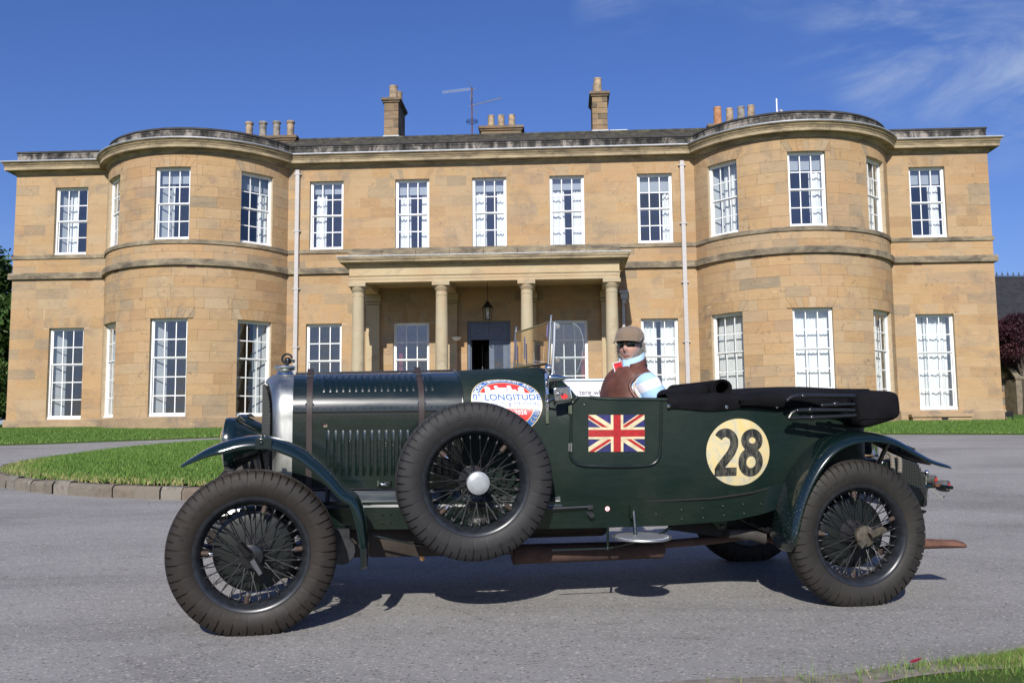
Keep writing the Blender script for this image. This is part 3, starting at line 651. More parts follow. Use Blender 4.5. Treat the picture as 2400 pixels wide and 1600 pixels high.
mb = MB(); mb.box(-4.9, 4.9, -PD - .6, .15, 1.0, 1.48); mb.box(-5.3, 5.3, -PD - 1.0, -PD - .6, 1.0, 1.36); mb.build('portico_step', M_plinth, house, smooth=0, bevel=.015)
# downpipes
def downpipe(x, y, z0, z1, hop=True):
    mb = MB(); mb.box(x - .075, x + .075, y - .12, y, z0, z1); p = mb.build('downpipe', M_pipe, house, smooth=0, bevel=.012)
    z = z0 + .6
    while z < z1:
        mb = MB(); mb.box(x - .088, x + .088, y - .132, y - .001, z, z + .06)
        for s_ in (-1, 1): mb.lathe([(0, -.05), (.022, -.05), (.022, .0), (0, .0)], 10, (x + s_ * .11, y - .02, z + .03), 'y')
        mb.build('pipe_bracket', M_pipe, p, smooth=30); z += 2.1
    return p
downpipe(-7.0 + .05, -.02, 1.5, 10.68); downpipe(6.9 - .03, -.02, 1.5, 10.68)
mb = MB(); mb.box(4.7 - .05, 4.7 + .05, -.12, -.02, 1.5, 5.9); mb.box(4.56, 4.9, -.3, -.02, 5.95, 6.05); mb.box(4.6, 4.85, -.25, -.02, 5.75, 5.95); mb.box(4.64, 4.8, -.2, -.02, 5.6, 5.75); mb.build('downpipe', M_pipe, house, smooth=0, bevel=.012)
for x in (-6.95, 6.87): mb = MB(); mb.box(x - .13, x + .13, -.012, .0, 11.27, 11.48); mb.build('overflow_opening', M_iron, house, smooth=0)
# roof: stepped slate courses
def slope(mb, x0, x1, y0, z0, y1, z1, n, hip0=0, hip1=0):
    for i in range(n):
        a, b = i / n, (i + 1.25) / n; ya, yb = y0 + (y1 - y0) * a, y0 + (y1 - y0) * min(b, 1); za, zb = z0 + (z1 - z0) * a, z0 + (z1 - z0) * min(b, 1)
        xa, xb = x0 + hip0 * a, x1 - hip1 * a; m = max(4, int((xb - xa) / .5)); t = .03
        for k in range(m):
            u0, u1 = xa + (xb - xa) * k / m, xa + (xb - xa) * (k + 1) / m - .01; dz = rs.uniform(-.008, .012)
            mb.add([(u0, ya, za + t + dz), (u1, ya, za + t + dz), (u1, yb, zb + dz), (u0, yb, zb + dz), (u0, ya, za), (u1, ya, za)], [(0, 1, 2, 3), (0, 4, 5, 1)])
mb = MB(); slope(mb, -HW + .4, HW - .4, .35, 11.4, 4.0, 13.12, 16, 3.6, 3.6)
mb.add([(-HW + .4, .35, 11.38), (HW - .4, .35, 11.38), (HW - 4, 4, 13.09), (-HW + 4, 4, 13.09), (-HW + .4, 12, 11.28), (HW - .4, 12, 11.28), (HW - 4, 9, 13.09), (-HW + 4, 9, 13.09)], [(0, 1, 2, 3), (3, 2, 6, 7), (0, 3, 7, 4), (1, 5, 6, 2), (4, 7, 6, 5)])
for s_ in (-1, 1): mb.lathe([(BR - .35, 11.35), (.3, 12.15), (0, 12.2)], 36, (s_ * BCX, BCY, 0))
roof = mb.build('roof', M_slate, house, smooth=25, fix=False)
mb = MB(); mb.tube([(-HW + 4, 4, 13.12), (HW - 4, 4, 13.12)], .09, 8); mb.build('ridge', M_slate, roof)
mb = MB()
for i in range(26): mb.ball((HW - 3.2 + rs.uniform(-.6, 2.4), 1.0 + rs.uniform(-.5, 1.2), 0), .04, 6, 4)
# chimneys
def pot(parent, x, y, z, r, h_, mat, lip=False):
    mb = MB(); pr = [(r * 1.12, 0), (r * 1.0, h_ * .9), (r * 1.06, h_ * .91), (r * 1.06, h_), (r * .82, h_), (r * .8, h_ * .6)] if not lip else [(r * .9, 0), (r * .86, h_ * .6), (r * .95, h_ * .66), (r * .86, h_ * .68), (r * .86, h_ * .82), (r * 1.08, h_ * .87), (r * 1.12, h_ * .95), (r * .95, h_), (r * .75, h_), (r * .7, h_ * .6)]
    mb.lathe(pr, 18, (x, y, z)); return mb.build('chimney_pot', mat, parent)
def stack(x0, x1, y0, y1, z0, rows, zc, pots, label=None):
    mb = MB(); mb.box(x0 + .02, x1 - .02, y0 + .02, y1 - .02, z0 - 1.2, zc); ch = mb.build('chimney', M_mortar, house, smooth=0)
    h_ = (zc - z0) / rows
    for r_ in range(rows):
        zz0 = z0 + r_ * h_
        cut = [x0, (x0 + x1) / 2 + (.08 if r_ % 2 else -.1), x1] if (r_ % 2 or rows > 5) and x1 - x0 > .5 else [x0, x1]
        for a, b in zip(cut, cut[1:]):
            mb = MB(); mb.tone = rs.random(); mb.box(a + .005, b - .005, y0, y0 + .3, zz0 + .005, zz0 + h_ - .005); mb.build('stone', M_chim, ch, smooth=0, tones=True, bevel=.012)
        yc = [y0 + .31, y0 + .31 + (y1 - y0 - .31) * (.4 + .2 * (r_ % 2)), y1]
        for a, b in zip(yc, yc[1:]):
            mb = MB(); mb.tone = rs.random(); mb.box(x0, x1, a + .005, b - .005, zz0 + .005, zz0 + h_ - .005); mb.build('stone', M_chim, ch, smooth=0, tones=True, bevel=.012)
    mb = MB(); mb.box(x0 - .05, x1 + .05, y0 - .05, y1 + .05, zc, zc + .08); mb.box(x0 - .1, x1 + .1, y0 - .1, y1 + .1, zc + .08, zc + .2); mb.build('chimney_cap', M_chim, ch, smooth=0, bevel=.015)
    mb = MB(); mb.box(x0 - .03, x1 + .03, y0 - .03, y1 + .03, z0 - .8, z0 + .02); mb.build('lead_flashing', M_lead, ch, smooth=0)
    for a in pots: pot(ch, *a)
    return ch
stack(-5.36 - SC, -4.76 - SC, 4.0, 5.6, 13.22, 4, 14.62, [(-5.06 - SC, 4.5, 14.82, .165, .68, M_pot), (-4.98 - SC, 5.2, 14.82, .165, .68, M_pot)])
stack(3.12 - SC, 3.74 - SC, 4.0, 5.5, 13.22, 6, 14.63, [(3.38 - SC, 4.45, 14.83, .155, .72, M_pot), (3.36 - SC, 5.1, 14.83, .155, .72, M_pot)])
stack(-1.42 - SC, .24 - SC, 4.3, 5.1, 13.1, 1, 13.42, [(-1.02 - SC, 4.6, 13.6, .13, .56, M_pot), (-.6 - SC, 4.6, 13.6, .13, .56, M_pot), (-.16 - SC, 4.6, 13.6, .13, .56, M_pot)])
stack(-11.3 - SC, -8.95 - SC, 3.7, 4.6, 12.9, 1, 13.05, [(-10.94 - SC, 4.0, 13.25, .16, .7, M_pot, True), (-10.37 - SC, 4.0, 13.25, .16, .7, M_pot3, True), (-9.8 - SC, 4.0, 13.25, .16, .7, M_pot3, True), (-9.22 - SC, 4.0, 13.25, .16, .7, M_pot, True)])
stack(7.75 - SC, 9.8 - SC, 3.7, 4.6, 12.9, 1, 13.05, [(8.12 - SC, 4.0, 13.25, .15, .78, M_pot2), (8.6 - SC, 4.0, 13.25, .14, .72, M_pot), (9.05 - SC, 4.0, 13.25, .14, .78, M_pot3), (9.45 - SC, 4.0, 13.25, .14, .82, M_pot)])
mb = MB(); mb.box(4.6, 5.3, 4.2, 5, 13.1, 13.3); mb.build('roof_light', simple('roof light', (.6, .62, .62), .4), house, smooth=0)
# things fixed to the house, each its own
def hpt(x, y, z): return Vector((0, 33, 0)) + hx * (SC + x) + hy * y + Vector((0, 0, z))
ae = empty('tv_aerial', hpt(-1.75 - SC, 4.0, 13.1), PHI); prop(ae, 'television aerial with two spiky arms on a thin mast by the middle chimney', 'aerial')
mb = MB(); mb.tube([(0, 0, -.3), (0, 0, 2.05)], .028, 8); mb.build('mast', M_rustpole, ae)
def yagi(z, d, L, name):
    d = Vector(d).normalized(); mb = MB(); s = d.cross(Vector((0, 1, .3))).normalized(); s2 = d.cross(s)
    mb.tube([(0, 0, z) - d * .15 if False else tuple(Vector((0, 0, z)) - d * .15), tuple(Vector((0, 0, z)) + d * L)], .014, 6)
    for k in range(14):
        c_ = Vector((0, 0, z)) + d * (.12 + (L - .14) * k / 13); e = (s + s2 * .6).normalized() * .075; mb.tube([tuple(c_ - e), tuple(c_ + e)], .006, 5)
    for sg in (-1, 1):
        for k in range(5):
            c_ = Vector((0, 0, z)) + d * (-.02 + .07 * k * .4) + s * sg * (.08 + .07 * k); e = s2 * .16; mb.tube([tuple(c_ - e), tuple(c_ + e)], .006, 5)
        mb.tube([tuple(Vector((0, 0, z))), tuple(Vector((0, 0, z)) + d * .12 + s * sg * .4)], .008, 5)
    mb.build(name, M_alu, ae)
yagi(2.0, (-1, -.1, -.13), 1.2, 'aerial_arm'); yagi(1.3, (1, -.1, .2), 1.25, 'aerial_arm')
mb = MB(); mb.tube([(.23 * cos(t), .23 * sin(t), .6) for t in np.linspace(0, 2 * pi, 25)[:-1]], .009, 6, closed=True); mb.tube([(.23 * cos(t), .23 * sin(t), .66) for t in np.linspace(0, 2 * pi, 25)[:-1]], .009, 6, closed=True); mb.tube([(-.23, 0, .63), (.23, 0, .63)], .01, 5); mb.build('aerial_ring', M_iron, ae)
wm = empty('roof_mast', hpt(9.36 + .45 - SC, 1.2, 11.6), PHI); prop(wm, 'thin white mast with a small camera on the right bay roof', 'mast')
mb = MB(); mb.tube([(0, 0, 0), (0, 0, 1.72)], .028, 8); mb.build('pole', M_white, wm); mb = MB(); mb.ball((.16, -.02, 1.22), .06); mb.tube([(0, 0, 1.25), (.16, 0, 1.3)], .012, 6); mb.build('camera_dome', M_pipe, wm)
la = empty('hanging_lantern', hpt(0, -1.1, 5.0), PHI); la.scale = (.8, .8, .8); prop(la, 'black glazed lantern hanging from the portico ceiling above the door', 'lantern')
mb = MB(); mb.tube([(0, 0, .72), (0, 0, 1.6)], .012, 6); mb.build('chain', M_iron, la)
mb = MB(); mb.lathe([(.24, .5), (.2, .55), (.1, .66), (.09, .7), (.03, .78), (0, .8)], 6, (0, 0, 0)); mb.build('cap', M_iron, la)
mb = MB()
for k in range(6):
    a = pi / 3 * k; mb.tube([(.15 * cos(a), .15 * sin(a), 0), (.22 * cos(a), .22 * sin(a), .5)], .013, 5)
for r_, z in ((.15, 0), (.22, .5)): mb.tube([(r_ * cos(pi / 3 * k), r_ * sin(pi / 3 * k), z) for k in range(6)], .014, 5, closed=True)
mb.build('frame', M_iron, la)
mb = MB(); mb.lathe([(.145, .01), (.212, .49)], 6); mb.build('glass', M_glass, la, smooth=0); mb = MB(); mb.ball((0, 0, .2), .045); mb.build('bulb', M_white, la)
wlp = empty('wall_lamp', hpt(-1.16, -.16, 4.45), PHI); prop(wlp, 'small white bowl lamp on the wall beside the second column', 'lamp')
mb = MB(); mb.lathe([(0, -.1), (.1, -.08), (.17, 0), (.18, .03), (.16, .03), (0, -.05)], 16, (0, -.1, 0)); mb.build('bowl', M_white, wlp); mb = MB(); mb.box(-.03, .03, -.1, .02, -.04, 0); mb.build('arm', M_iron, wlp)
for i, (x, y, rz) in enumerate(((-15.0, 1.3, .3), (-10.85 + .35, .4, 0), (-8.25, 1.1, .8))):
    ch = empty('armchair', hpt(x, y, 1.6), PHI + rz)
    prop(ch, ['red upholstered armchair seen through the far left ground floor window', 'red upholstered armchair seen through the middle window of the left bay', 'red upholstered armchair seen through the bay window behind the radiator'][i], 'armchair', 'red armchairs inside the left rooms')
    mb = MB(); secs = []
    for k in range(13):
        a = pi * (.0 + k / 12); secs.append([(.36 * cos(a), .34 * sin(a), .1), (.38 * cos(a), .36 * sin(a), .62 + .42 * sin(a) ** 2), (.3 * cos(a), .28 * sin(a), .62 + .4 * sin(a) ** 2), (.3 * cos(a), .28 * sin(a), .4)])
    mb.loft(secs); mb.build('backrest', M_redchair, ch, smooth=60)
    mb = MB(); mb.box(-.3, .3, -.32, .28, .3, .46); mb.build('seat', M_redchair, ch, bevel=.04, smooth=0)
    for lx in (-.26, .26):
        for ly in (-.26, .22): mb = MB(); mb.tube([(lx, ly, .3), (lx * 1.1, ly * 1.1, 0)], [.022, .014], 8); mb.build('leg', M_floor_in, ch)
# ------------------------------------------------------------------ the car
YAW = .19317; VR = .776
eu = Vector((cos(YAW), sin(YAW), 0)); ev = Vector((sin(YAW), -cos(YAW), 0))
LEAN = math.atan(.0499); evw, UPZ = ev.copy(), Vector((0, 0, 1))
ev = evw * cos(LEAN) - UPZ * sin(LEAN); ez = UPZ * cos(LEAN) + evw * sin(LEAN)      # the car stands across the fall of the drive
CAR_O = Vector((-1.29298, 4.71792, .3933)) - ev * VR - ez * .3933
car = empty('vintage_car'); Mc = Matrix((eu, -ev, ez)).transposed().to_4x4(); Mc.translation = CAR_O; car.matrix_world = Mc
prop(car, 'dark green open vintage touring car with wire wheels and number 28 roundel', 'car')
WB, HUBZ, TR = 3.302, .3933, .711
def c(u, v, z): return (u, -v, z)
ZO = dict(A=(380, 820, .26361), B=(880, 720, .28912), C=(1300, 850, .40391), D=(380, 1050, .29971), E=(900, 900, .28061), F=(1400, 740, .14035), G=(1800, 1000, .28066), H=(780, 1100, .47619), R3=(1520, 860, .25935), R4=(1960, 1000, .20408), R1=(500, 860, .15309), R2=(1150, 720, .17857), R5=(740, 1120, .28061))
def uz(k, x, y, v):
    """where the line of sight through a measured image point meets the car's own lengthwise plane at half-width v"""
    o = ZO[k]; d = ray(o[0] + x * o[2], o[1] + y * o[2]); t = ((CAR_O - CAM).dot(ev) + v) / d.dot(ev); P = CAM + d * t - CAR_O
    return P.dot(eu), P.dot(ez)
def pl(k, pts, v): return [uz(k, x, y, v) for x, y in pts]
# materials
def paint(name, col, rough, coat, grain=0, dust=.15, spec=.5):
    m = Mat(name); sc_ = m.noise(40, 4, .6, co=m.mapping((.15, 1, 1))); d = m.noise(3, 6, .65)
    cc = m.mix(m.rng(d, .45, .75, 0, dust), col, (.06, .06, .045)); m.set(color=cc, rough=m.rng(sc_, .3, .7, rough * .8, rough * 1.25), coat=coat, coatr=.06, spec=spec)
    if grain: m.bump(m.math('ADD', m.noise(420, 3, .6), m.math('MULTIPLY', m.noise(60, 4), .6)), grain, .002)
    else: m.bump(m.noise(2.5, 3), .06, .01)
    return m.m
M_green = paint('green enamel', (.0025, .009, .007), .27, .6)
M_cloth = paint('green leathercloth', (.0052, .0155, .0118), .5, 0, grain=.7, dust=.2, spec=.28)
M_wing = paint('green wing enamel', (.003, .011, .011), .16, .8, dust=.08)
def wing_rear():
    m = Mat('splashed wing enamel'); sp = m.noise(170, 2, .5); z = m.node('ShaderNodeSeparateXYZ', {0: m.co()}).outputs[2]
    k = m.math('MULTIPLY', m.rng(sp, .66, .72), m.rng(z, .9, .35, 0, 1)); cc = m.mix(k, (.003, .0095, .009), (.3, .27, .2)); m.set(color=cc, rough=.2, coat=.6); return m.m
M_wingr = wing_rear()
M_chrome = simple('nickel plate', (.72, .70, .66), .09, 1, var=.06)
def rad_mat():
    m = Mat('german silver'); a = m.noise(14, 6, .65, co=m.mapping((1, 1, .25))); m.set(color=m.ramp(a, [(.3, (.40, .41, .375)), (.7, (.58, .58, .54))]), metal=1, rough=m.rng(a, .3, .7, .36, .52)); m.bump(m.noise(3, 3), .08, .02); return m.m
M_rad = rad_mat()
M_polish = simple('polished aluminium', (.62, .63, .63), .32, 1, var=.05)
M_satin = simple('satin aluminium', (.55, .56, .56), .42, 1, var=.08)
M_black = simple('black enamel', (.012, .012, .013), .28, var=.3, coat=.4)
M_rim = simple('black wheel enamel', (.016, .018, .022), .32, var=.4, vscale=30)
M_spoke = simple('black spoke', (.045, .045, .048), .38, .2, var=.3, vscale=40)
def rubber(name, base, mud, amt):
    m = Mat(name); a = m.noise(5, 6, .65); b = m.noise(60, 4, .7); f_ = m.math('MULTIPLY', m.rng(a, .25, .6, .35, 1), amt)
    cc = m.mix(f_, base, mud); cc = m.mix(m.rng(b, .62, .75, 0, .35), cc, (.09, .075, .06)); m.set(color=cc, rough=m.rng(a, .3, .7, .5, .75), spec=.35); m.bump(b, .2, .004); return m.m
M_tyre = rubber('muddy rubber', (.009, .0085, .0085), (.023, .0175, .0135), .9)
M_tyre_r = rubber('dusty rubber', (.010, .0095, .009), (.027, .024, .020), .9)
M_tyre_s = rubber('clean black rubber', (.016, .016, .018), (.03, .028, .026), .35)
M_letter = simple('moulded rubber lettering', (.006, .0055, .005), .6)
def leather(name, col, rough=.5, var=.3):
    m = Mat(name); a = m.noise(14, 6, .65); m.set(color=m.ramp(a, [(.3, tuple(q * (1 - var) for q in col)), (.7, tuple(q * (1 + var) for q in col))]), rough=rough); m.bump(m.math('ADD', m.noise(130, 3), a), .3, .004); return m.m
M_strap = leather('brown strap leather', (.035, .024, .022), .5)
M_weight = leather('brown tape', (.05, .032, .024), .7)
def duck():
    m = Mat('black hood duck'); m.set(color=m.ramp(m.noise(6, 5), [(.3, (.004, .004, .005)), (.7, (.009, .009, .011))]), rough=.85, spec=.12); m.bump(m.math('ADD', m.math('MULTIPLY', m.noise(7, 4, .6, .6), 2.5), m.noise(500, 2)), .35, .012); return m.m
M_duck = duck()
M_rust = pot_mat('rusty exhaust', (.035, .02, .016), (.1, .055, .042)); M_rust2 = pot_mat('rusty fishtail', (.06, .028, .02), (.17, .08, .05))
M_sump = simple('oily alloy', (.035, .026, .02), .6, .2, var=.4)
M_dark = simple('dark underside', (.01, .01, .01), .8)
M_mesh = simple('stone guard mesh', (.11, .11, .1), .45, .7)
M_brass = simple('brass nut', (.45, .26, .12), .4, .9)
M_core = simple('radiator core', (.012, .012, .012), .7)
M_drum = simple('brake drum enamel', (.0035, .006, .005), .45, var=.3)
# ---- wheels
def tyre_mesh(hub=None):
    half = [(.052, .270, 0), (.066, .287, 0), (.075, .312, 0), (.079, .338, .15), (.0775, .356, .7), (.073, .374, 1), (.067, .391, 1), (.059, .403, 1), (.046, .411, 1), (.032, .4145, 1), (.030, .4085, 0), (.027, .4085, 0), (.025, .4155, .0), (.004, .4165, 0), (.003, .411, 0)]
    prof = half + [(-a, b, d) for a, b, d in half[::-1]]
    NL = 62; V = []; F = []; m = len(prof)
    st = []
    for i in range(NL):
        lng = i % 2 == 0
        for f_, dep in ((0, 0), (.03, 1), (.19, 1), (.22, 0), (.6, 0)): st.append(((i + f_) / NL * 2 * pi, dep, lng))
    for a, dep, lng in st:
        for v, r_, wgt in prof:
            wq = wgt if (lng or r_ > .385) else 0
            d = dep * wq * .011; rr_ = r_ - d * .8; vv = v * (1 - dep * wq * .07)
            x, z = rr_ * cos(a), rr_ * sin(a)
            if hub and z < -hub:
                sq = (-hub - z); z = -hub; vv *= 1 + sq * 1.5 * (1 if r_ < .4 else .3)
            V.append((x, -vv, z))
    n = len(st)
    for i in range(n):
        for j in range(m - 1): F.append((i * m + j, i * m + j + 1, ((i + 1) % n) * m + j + 1, ((i + 1) % n) * m + j))
    me = np_mesh('tyre', V, F, smooth=True); me.set_sharp_from_angle(angle=radians(38)); return me
T_road, T_spare = tyre_mesh(.3925), tyre_mesh()
def rim_mesh():
    mb = MB(); pr = [(.258, -.062), (.282, -.066), (.286, -.062), (.282, -.055), (.262, -.045), (.258, -.02), (.248, 0), (.25, .03), (.262, .046), (.280, .055), (.2865, .062), (.283, .068), (.27, .066), (.262, .056), (.252, .045), (.244, .02), (.24, 0), (.244, -.02), (.252, -.045), (.258, -.062)]
    mb.lathe([(r_, -v) for r_, v in pr], 72, ax='y'); return mb.mesh('wheel', 50)
def spoke_mesh():
    mb = MB(); n = 15
    def sp(ah, rh, vh, ar, rr_, vr):
        a = (rh * cos(ah), -vh, rh * sin(ah)); b = (rr_ * cos(ar), -vr, rr_ * sin(ar)); mid = tuple(a[i] * .12 + b[i] * .88 for i in range(3))
        mb.tube([a, mid, mid, b], [.0028, .0028, .0046, .0046], 5)
    for k in range(n):
        t = 2 * pi * k / n; d = 2 * pi / n
        for s_ in (-1, 1):
            sp(t + s_ * .62 + d * .2, .042, .086, t + d * .25 * s_, .245, .022)      # long outer row
            sp(t + s_ * .42 + d * .5, .062, -.045, t + d * .5 + d * .25 * s_, .243, -.02)
    return mb.mesh('spokes', 180, fix=False)
RIM, SPOKES = rim_mesh(), spoke_mesh()
def hub_mesh():
    mb = MB(); mb.lathe([(.0, -.055), (.078, -.055), (.08, -.04), (.072, -.02), (.05, .02), (.042, .06), (.045, .075), (.056, .08), (.056, .09), (.046, .094), (.046, .11), (0, .11)], 28, ax='y')
    mb.V = [(x, -y, z) for x, y, z in mb.V]; return mb.mesh('hub', 40)
HUB = hub_mesh(); M_hub = simple('grey hub enamel', (.045, .046, .052), .32, .3, var=.3, vscale=20)
def nut_mesh():
    mb = MB(); mb.lathe([(.0, -.1), (.05, -.1), (.053, -.112), (.05, -.122), (.03, -.127), (0, -.128)], 24, ax='y')
    for s_ in (-1, 1):
        secs = []
        for k in range(6):
            f_ = k / 5; r_ = .012 + .068 * f_; w = .021 - .005 * f_; tw = s_ * r_
            secs.append([(tw, -.138 - .022 * f_, w), (tw, -.152 - .03 * f_, w * .5), (tw, -.152 - .03 * f_, -w * .5), (tw, -.138 - .022 * f_, -w), (tw, -.124 - .022 * f_, 0)])
        mb.loft(secs, cv=True, caps=True)
    return mb.mesh('knock_off_nut', 40)
NUT, NUT2 = nut_mesh(), nut_mesh()
def letters(txt, a0, a1, r_, size, parent, mat):
    mb = MB(); n = len(txt)
    for i, ch in enumerate(txt):
        if ch == ' ': continue
        V, F = text2d(ch, size); a = radians(a0 + (a1 - a0) * (i / max(n - 1, 1)))
        mb.add([((r_ + y) * cos(a - x / r_), -(interp(r_ + y, [.287, .312, .338, .358, .376], [.066, .075, .079, .0775, .073]) + .0012), (r_ + y) * sin(a - x / r_)) for x, y in V], F)
    return mb.build('lettering', mat, parent, smooth=0, fix=False)
def weight(parent, a, rot=0):
    mb = MB(); a = radians(a)
    def q(r_, v): return (r_ * cos(a), -v, r_ * sin(a))
    mb.tube([q(.242, .02), q(.206, .026)], .0135, 10); w = mb.build('spoke_weight', M_weight, parent)
    mb = MB(); mb.tube([q(.206, .026), q(.198, .027), q(.188, .028)], [.006, .0055, .004], 8); mb.build('weight_tip', M_chrome, w) if False else mb.build('weight_tip', M_chrome, parent)
def make_wheel(u, v, z, tyre_me, mt, rot=0, face=1, detail=True, txt=None, weights=(), spare=False, nutrot=0, nutmat=None):
    w = obj_from('wheel', RIM, M_rim, car, c(u, v, z), (0, 0, 0 if face > 0 else pi))
    obj_from('tyre', bpy.data.meshes.get(tyre_me.name) if False else tyre_me.copy(), mt, w)
    obj_from('spokes', SPOKES, M_spoke, w, None, (0, rot, 0)); obj_from('hub', HUB, M_hub, w)
    if spare:
        mb = MB(); mb.lathe([(0, -.148), (.03, -.147), (.052, -.143), (.059, -.137), (.06, -.125), (.058, -.1), (0, -.1)], 32, ax='y'); mb.build('hub_cap', simple('dull spun aluminium', (.36, .38, .39), .5, .35, var=.12, vscale=30), w)
    else: k_ = obj_from('knock_off_nut', NUT if not nutmat else NUT2, nutmat or M_black, w, (0, .05, 0), (0, nutrot, 0)); k_.scale = (1.12, 1.3, 1.12)
    for t in txt or (): letters(*t, w, M_letter)
    for a in weights: weight(w, a)
    if not spare:
        mb = MB(); mb.lathe([(0, .03), (.16, .03), (.196, .04), (.2, .05), (.2, .095), (.205, .1), (.205, .115), (0, .12)], 40, ax='y'); mb.build('brake_drum', M_drum, w)
    return w
make_wheel(0, TR, HUBZ, T_road, M_tyre, .05, txt=[('B-L-O-C-K-L-E-Y', 165, 97, .332, .033), ('SPECIAL', 40, 22, .315, .018), ('5.25/6.00-21', -25, -62, .345, .02), ('6 PLY', -94, -102, .31, .018)], weights=(178, 76, 4, 264), nutrot=.95)
wr = make_wheel(WB, TR, HUBZ + .002, T_road, M_tyre_r, .2, txt=[('5.25/6.00-21', 140, 108, .32, .02), ('B-L-O-C-K-L-E-Y', 5, -52, .332, .033)], weights=(95, 178, 20, 262), nutrot=2.6, nutmat=simple('worn brass nut', (.095, .083, .062), .55, .4, var=.5, vscale=30))
make_wheel(0, -TR, HUBZ, T_road, M_tyre, .3, -1); make_wheel(WB, -TR, HUBZ, T_road, M_tyre_r, .1, -1)
spw = make_wheel(1.123, .685, .728, T_spare, M_tyre_s, .1, txt=[('B-L-O-C-K-L-E-Y', 126, 58, .332, .033), ('5.25/6.00-21', -60, -100, .345, .02), ('ENGLAND', -62, -78, .305, .014)], weights=(140, 48, -38, 222), spare=True)
# ---- body half-width
VB_U = [.10, .17, .6, 1.10, 1.35, 1.6, 1.9, 2.4, 2.7, 2.95, 3.15, 3.35, 3.5, 3.575]
VB_V = [.325, .335, .355, .405, .50, .585, .635, .655, .652, .60, .56, .525, .48, .38]
def vb(u): return interp(u, VB_U, VB_V)
def body_v(u, z): return vb(u) - .045 * max(0, (.86 - z) / .27) ** 2
ZB_U, ZB_Z = [1.0, 1.5, 2.2, 2.5, 2.75, 2.9, 3.1, 3.575], [.60, .592, .59, .6, .63, .665, .70, .72]
def zbot(u): return interp(u, ZB_U, ZB_Z)
def arch(u, t):
    """scuttle / bonnet section: t 0 at the bottom of the side .. 1 on the centre line"""
    if u <= 1.1: v0, zb, zh, zt = interp(u, [.17, 1.1], [.335, .405]), interp(u, [.17, 1.1], [.668, .655]), interp(u, [.17, 1.1], [1.082, 1.09]), interp(u, [.17, 1.1], [1.298, 1.318])
    else: v0, zb, zh, zt = vb(u), zbot(u), interp(u, [1.1, 1.2, 1.6], [1.09, 1.065, 1.05]), interp(u, [1.1, 1.35, 1.6], [1.322, 1.335, 1.345])
    if t < .5:
        z = zb + (zh - zb) * t / .5; return ((v0 if u <= 1.1 else body_v(u, z)), z)
    a = (t - .5) / .5 * pi / 2; p = 2 / interp(u, [1.1, 1.3], [2.15, 2.0])
    return v0 * cos(a) ** p if a < pi / 2 - 1e-6 else 0.0, zh + (zt - zh) * sin(a) ** p
TS = list(np.linspace(0, .5, 9)) + list(np.linspace(.5, 1, 15))[1:]
def arch_loft(mb, us, ts=TS, off=0):
    secs = []
    for u in us:
        h_ = [arch(u, t) for t in ts]; secs.append([c(u, v + off, z) for v, z in h_] + [c(u, -v - off, z) for v, z in h_[::-1][1:]])
    mb.loft(secs)
mb = MB(); arch_loft(mb, np.linspace(.172, 1.098, 12)); bon = mb.build('bonnet', M_green, car, smooth=50)
mb = MB()
for s_ in (-1, 1):     # hinge lines and the centre hinge
    mb.tube([c(u, s_ * (arch(u, .5)[0] + .0005), arch(u, .5)[1]) for u in np.linspace(.175, 1.095, 10)], .0035, 6); mb.tube([c(u, s_ * (arch(u, 0)[0] + .004), arch(u, 0)[1]) for u in np.linspace(.175, 1.095, 10)], .005, 6)
mb.tube([c(u, 0, arch(u, 1)[1] + .004) for u in (.175, .6, 1.095)], .007, 8); mb.build('hinge', M_black, bon)
mb = MB()
for i in range(25):
    u = .195 + i * .0365
    for tq in (.475, .527):
        v, z = arch(u, tq); mb.ball(c(u, v + .001, z), .0035, 6, 4)
for u in (.20, .265): [mb.ball(c(u, arch(u, .3)[0], z), .0035, 6, 4) for z in (.86, .95, 1.03)]
prop(mb.build('rivets', M_green, bon), kind='stuff')
def louvre(u, v, z0, z1, wd, dp):
    mb = MB(); n = 8; secs = []
    for k in range(n + 1):
        f_ = k / n; z = z0 + (z1 - z0) * f_; e = min(1, min(f_, 1 - f_) / .09) ** .5 if 0 < f_ < 1 else 0
        secs.append([c(u - wd * .5, v, z), c(u - wd * .25, v + dp * .55 * e, z), c(u + wd * .15, v + dp * e, z), c(u + wd * .5, v + dp * .9 * e, z), c(u + wd * .5, v - .001, z)])
    mb.loft(secs); return mb
for i in range(19):
    u = .363 + i * .0392
    if u > 1.06: break
    louvre(u, arch(u, .2)[0] + .0005, .735, .985, .02, .010).build('louvre', M_green, bon, smooth=70, fix=False)
for i in range(19):      # top louvres, curved with the crown
    u = .335 + i * .0352
    if u > .96 or abs(u - .87) < .028: continue
    for s_ in (1,):
        mb = MB(); secs = []; n = 9
        for k in range(n + 1):
            f_ = k / n; t = .66 + .22 * f_; e = min(1, min(f_, 1 - f_) / .12) ** .5 if 0 < f_ < 1 else 0; v, z = arch(u, t); v2, z2 = arch(u, t + .01); nv = Vector((z2 - z, -(v2 - v))).normalized(); nv = nv if nv.y > 0 else -nv
            q = lambda du, h_: c(u + du, s_ * (v + nv.x * h_), z + nv.y * h_)
            secs.append([q(-.011, 0), q(-.004, .007 * e), q(.004, .011 * e), q(.011, .010 * e), q(.011, -.001)])
        mb.loft(secs); mb.build('louvre', M_green, bon, smooth=70, fix=False)
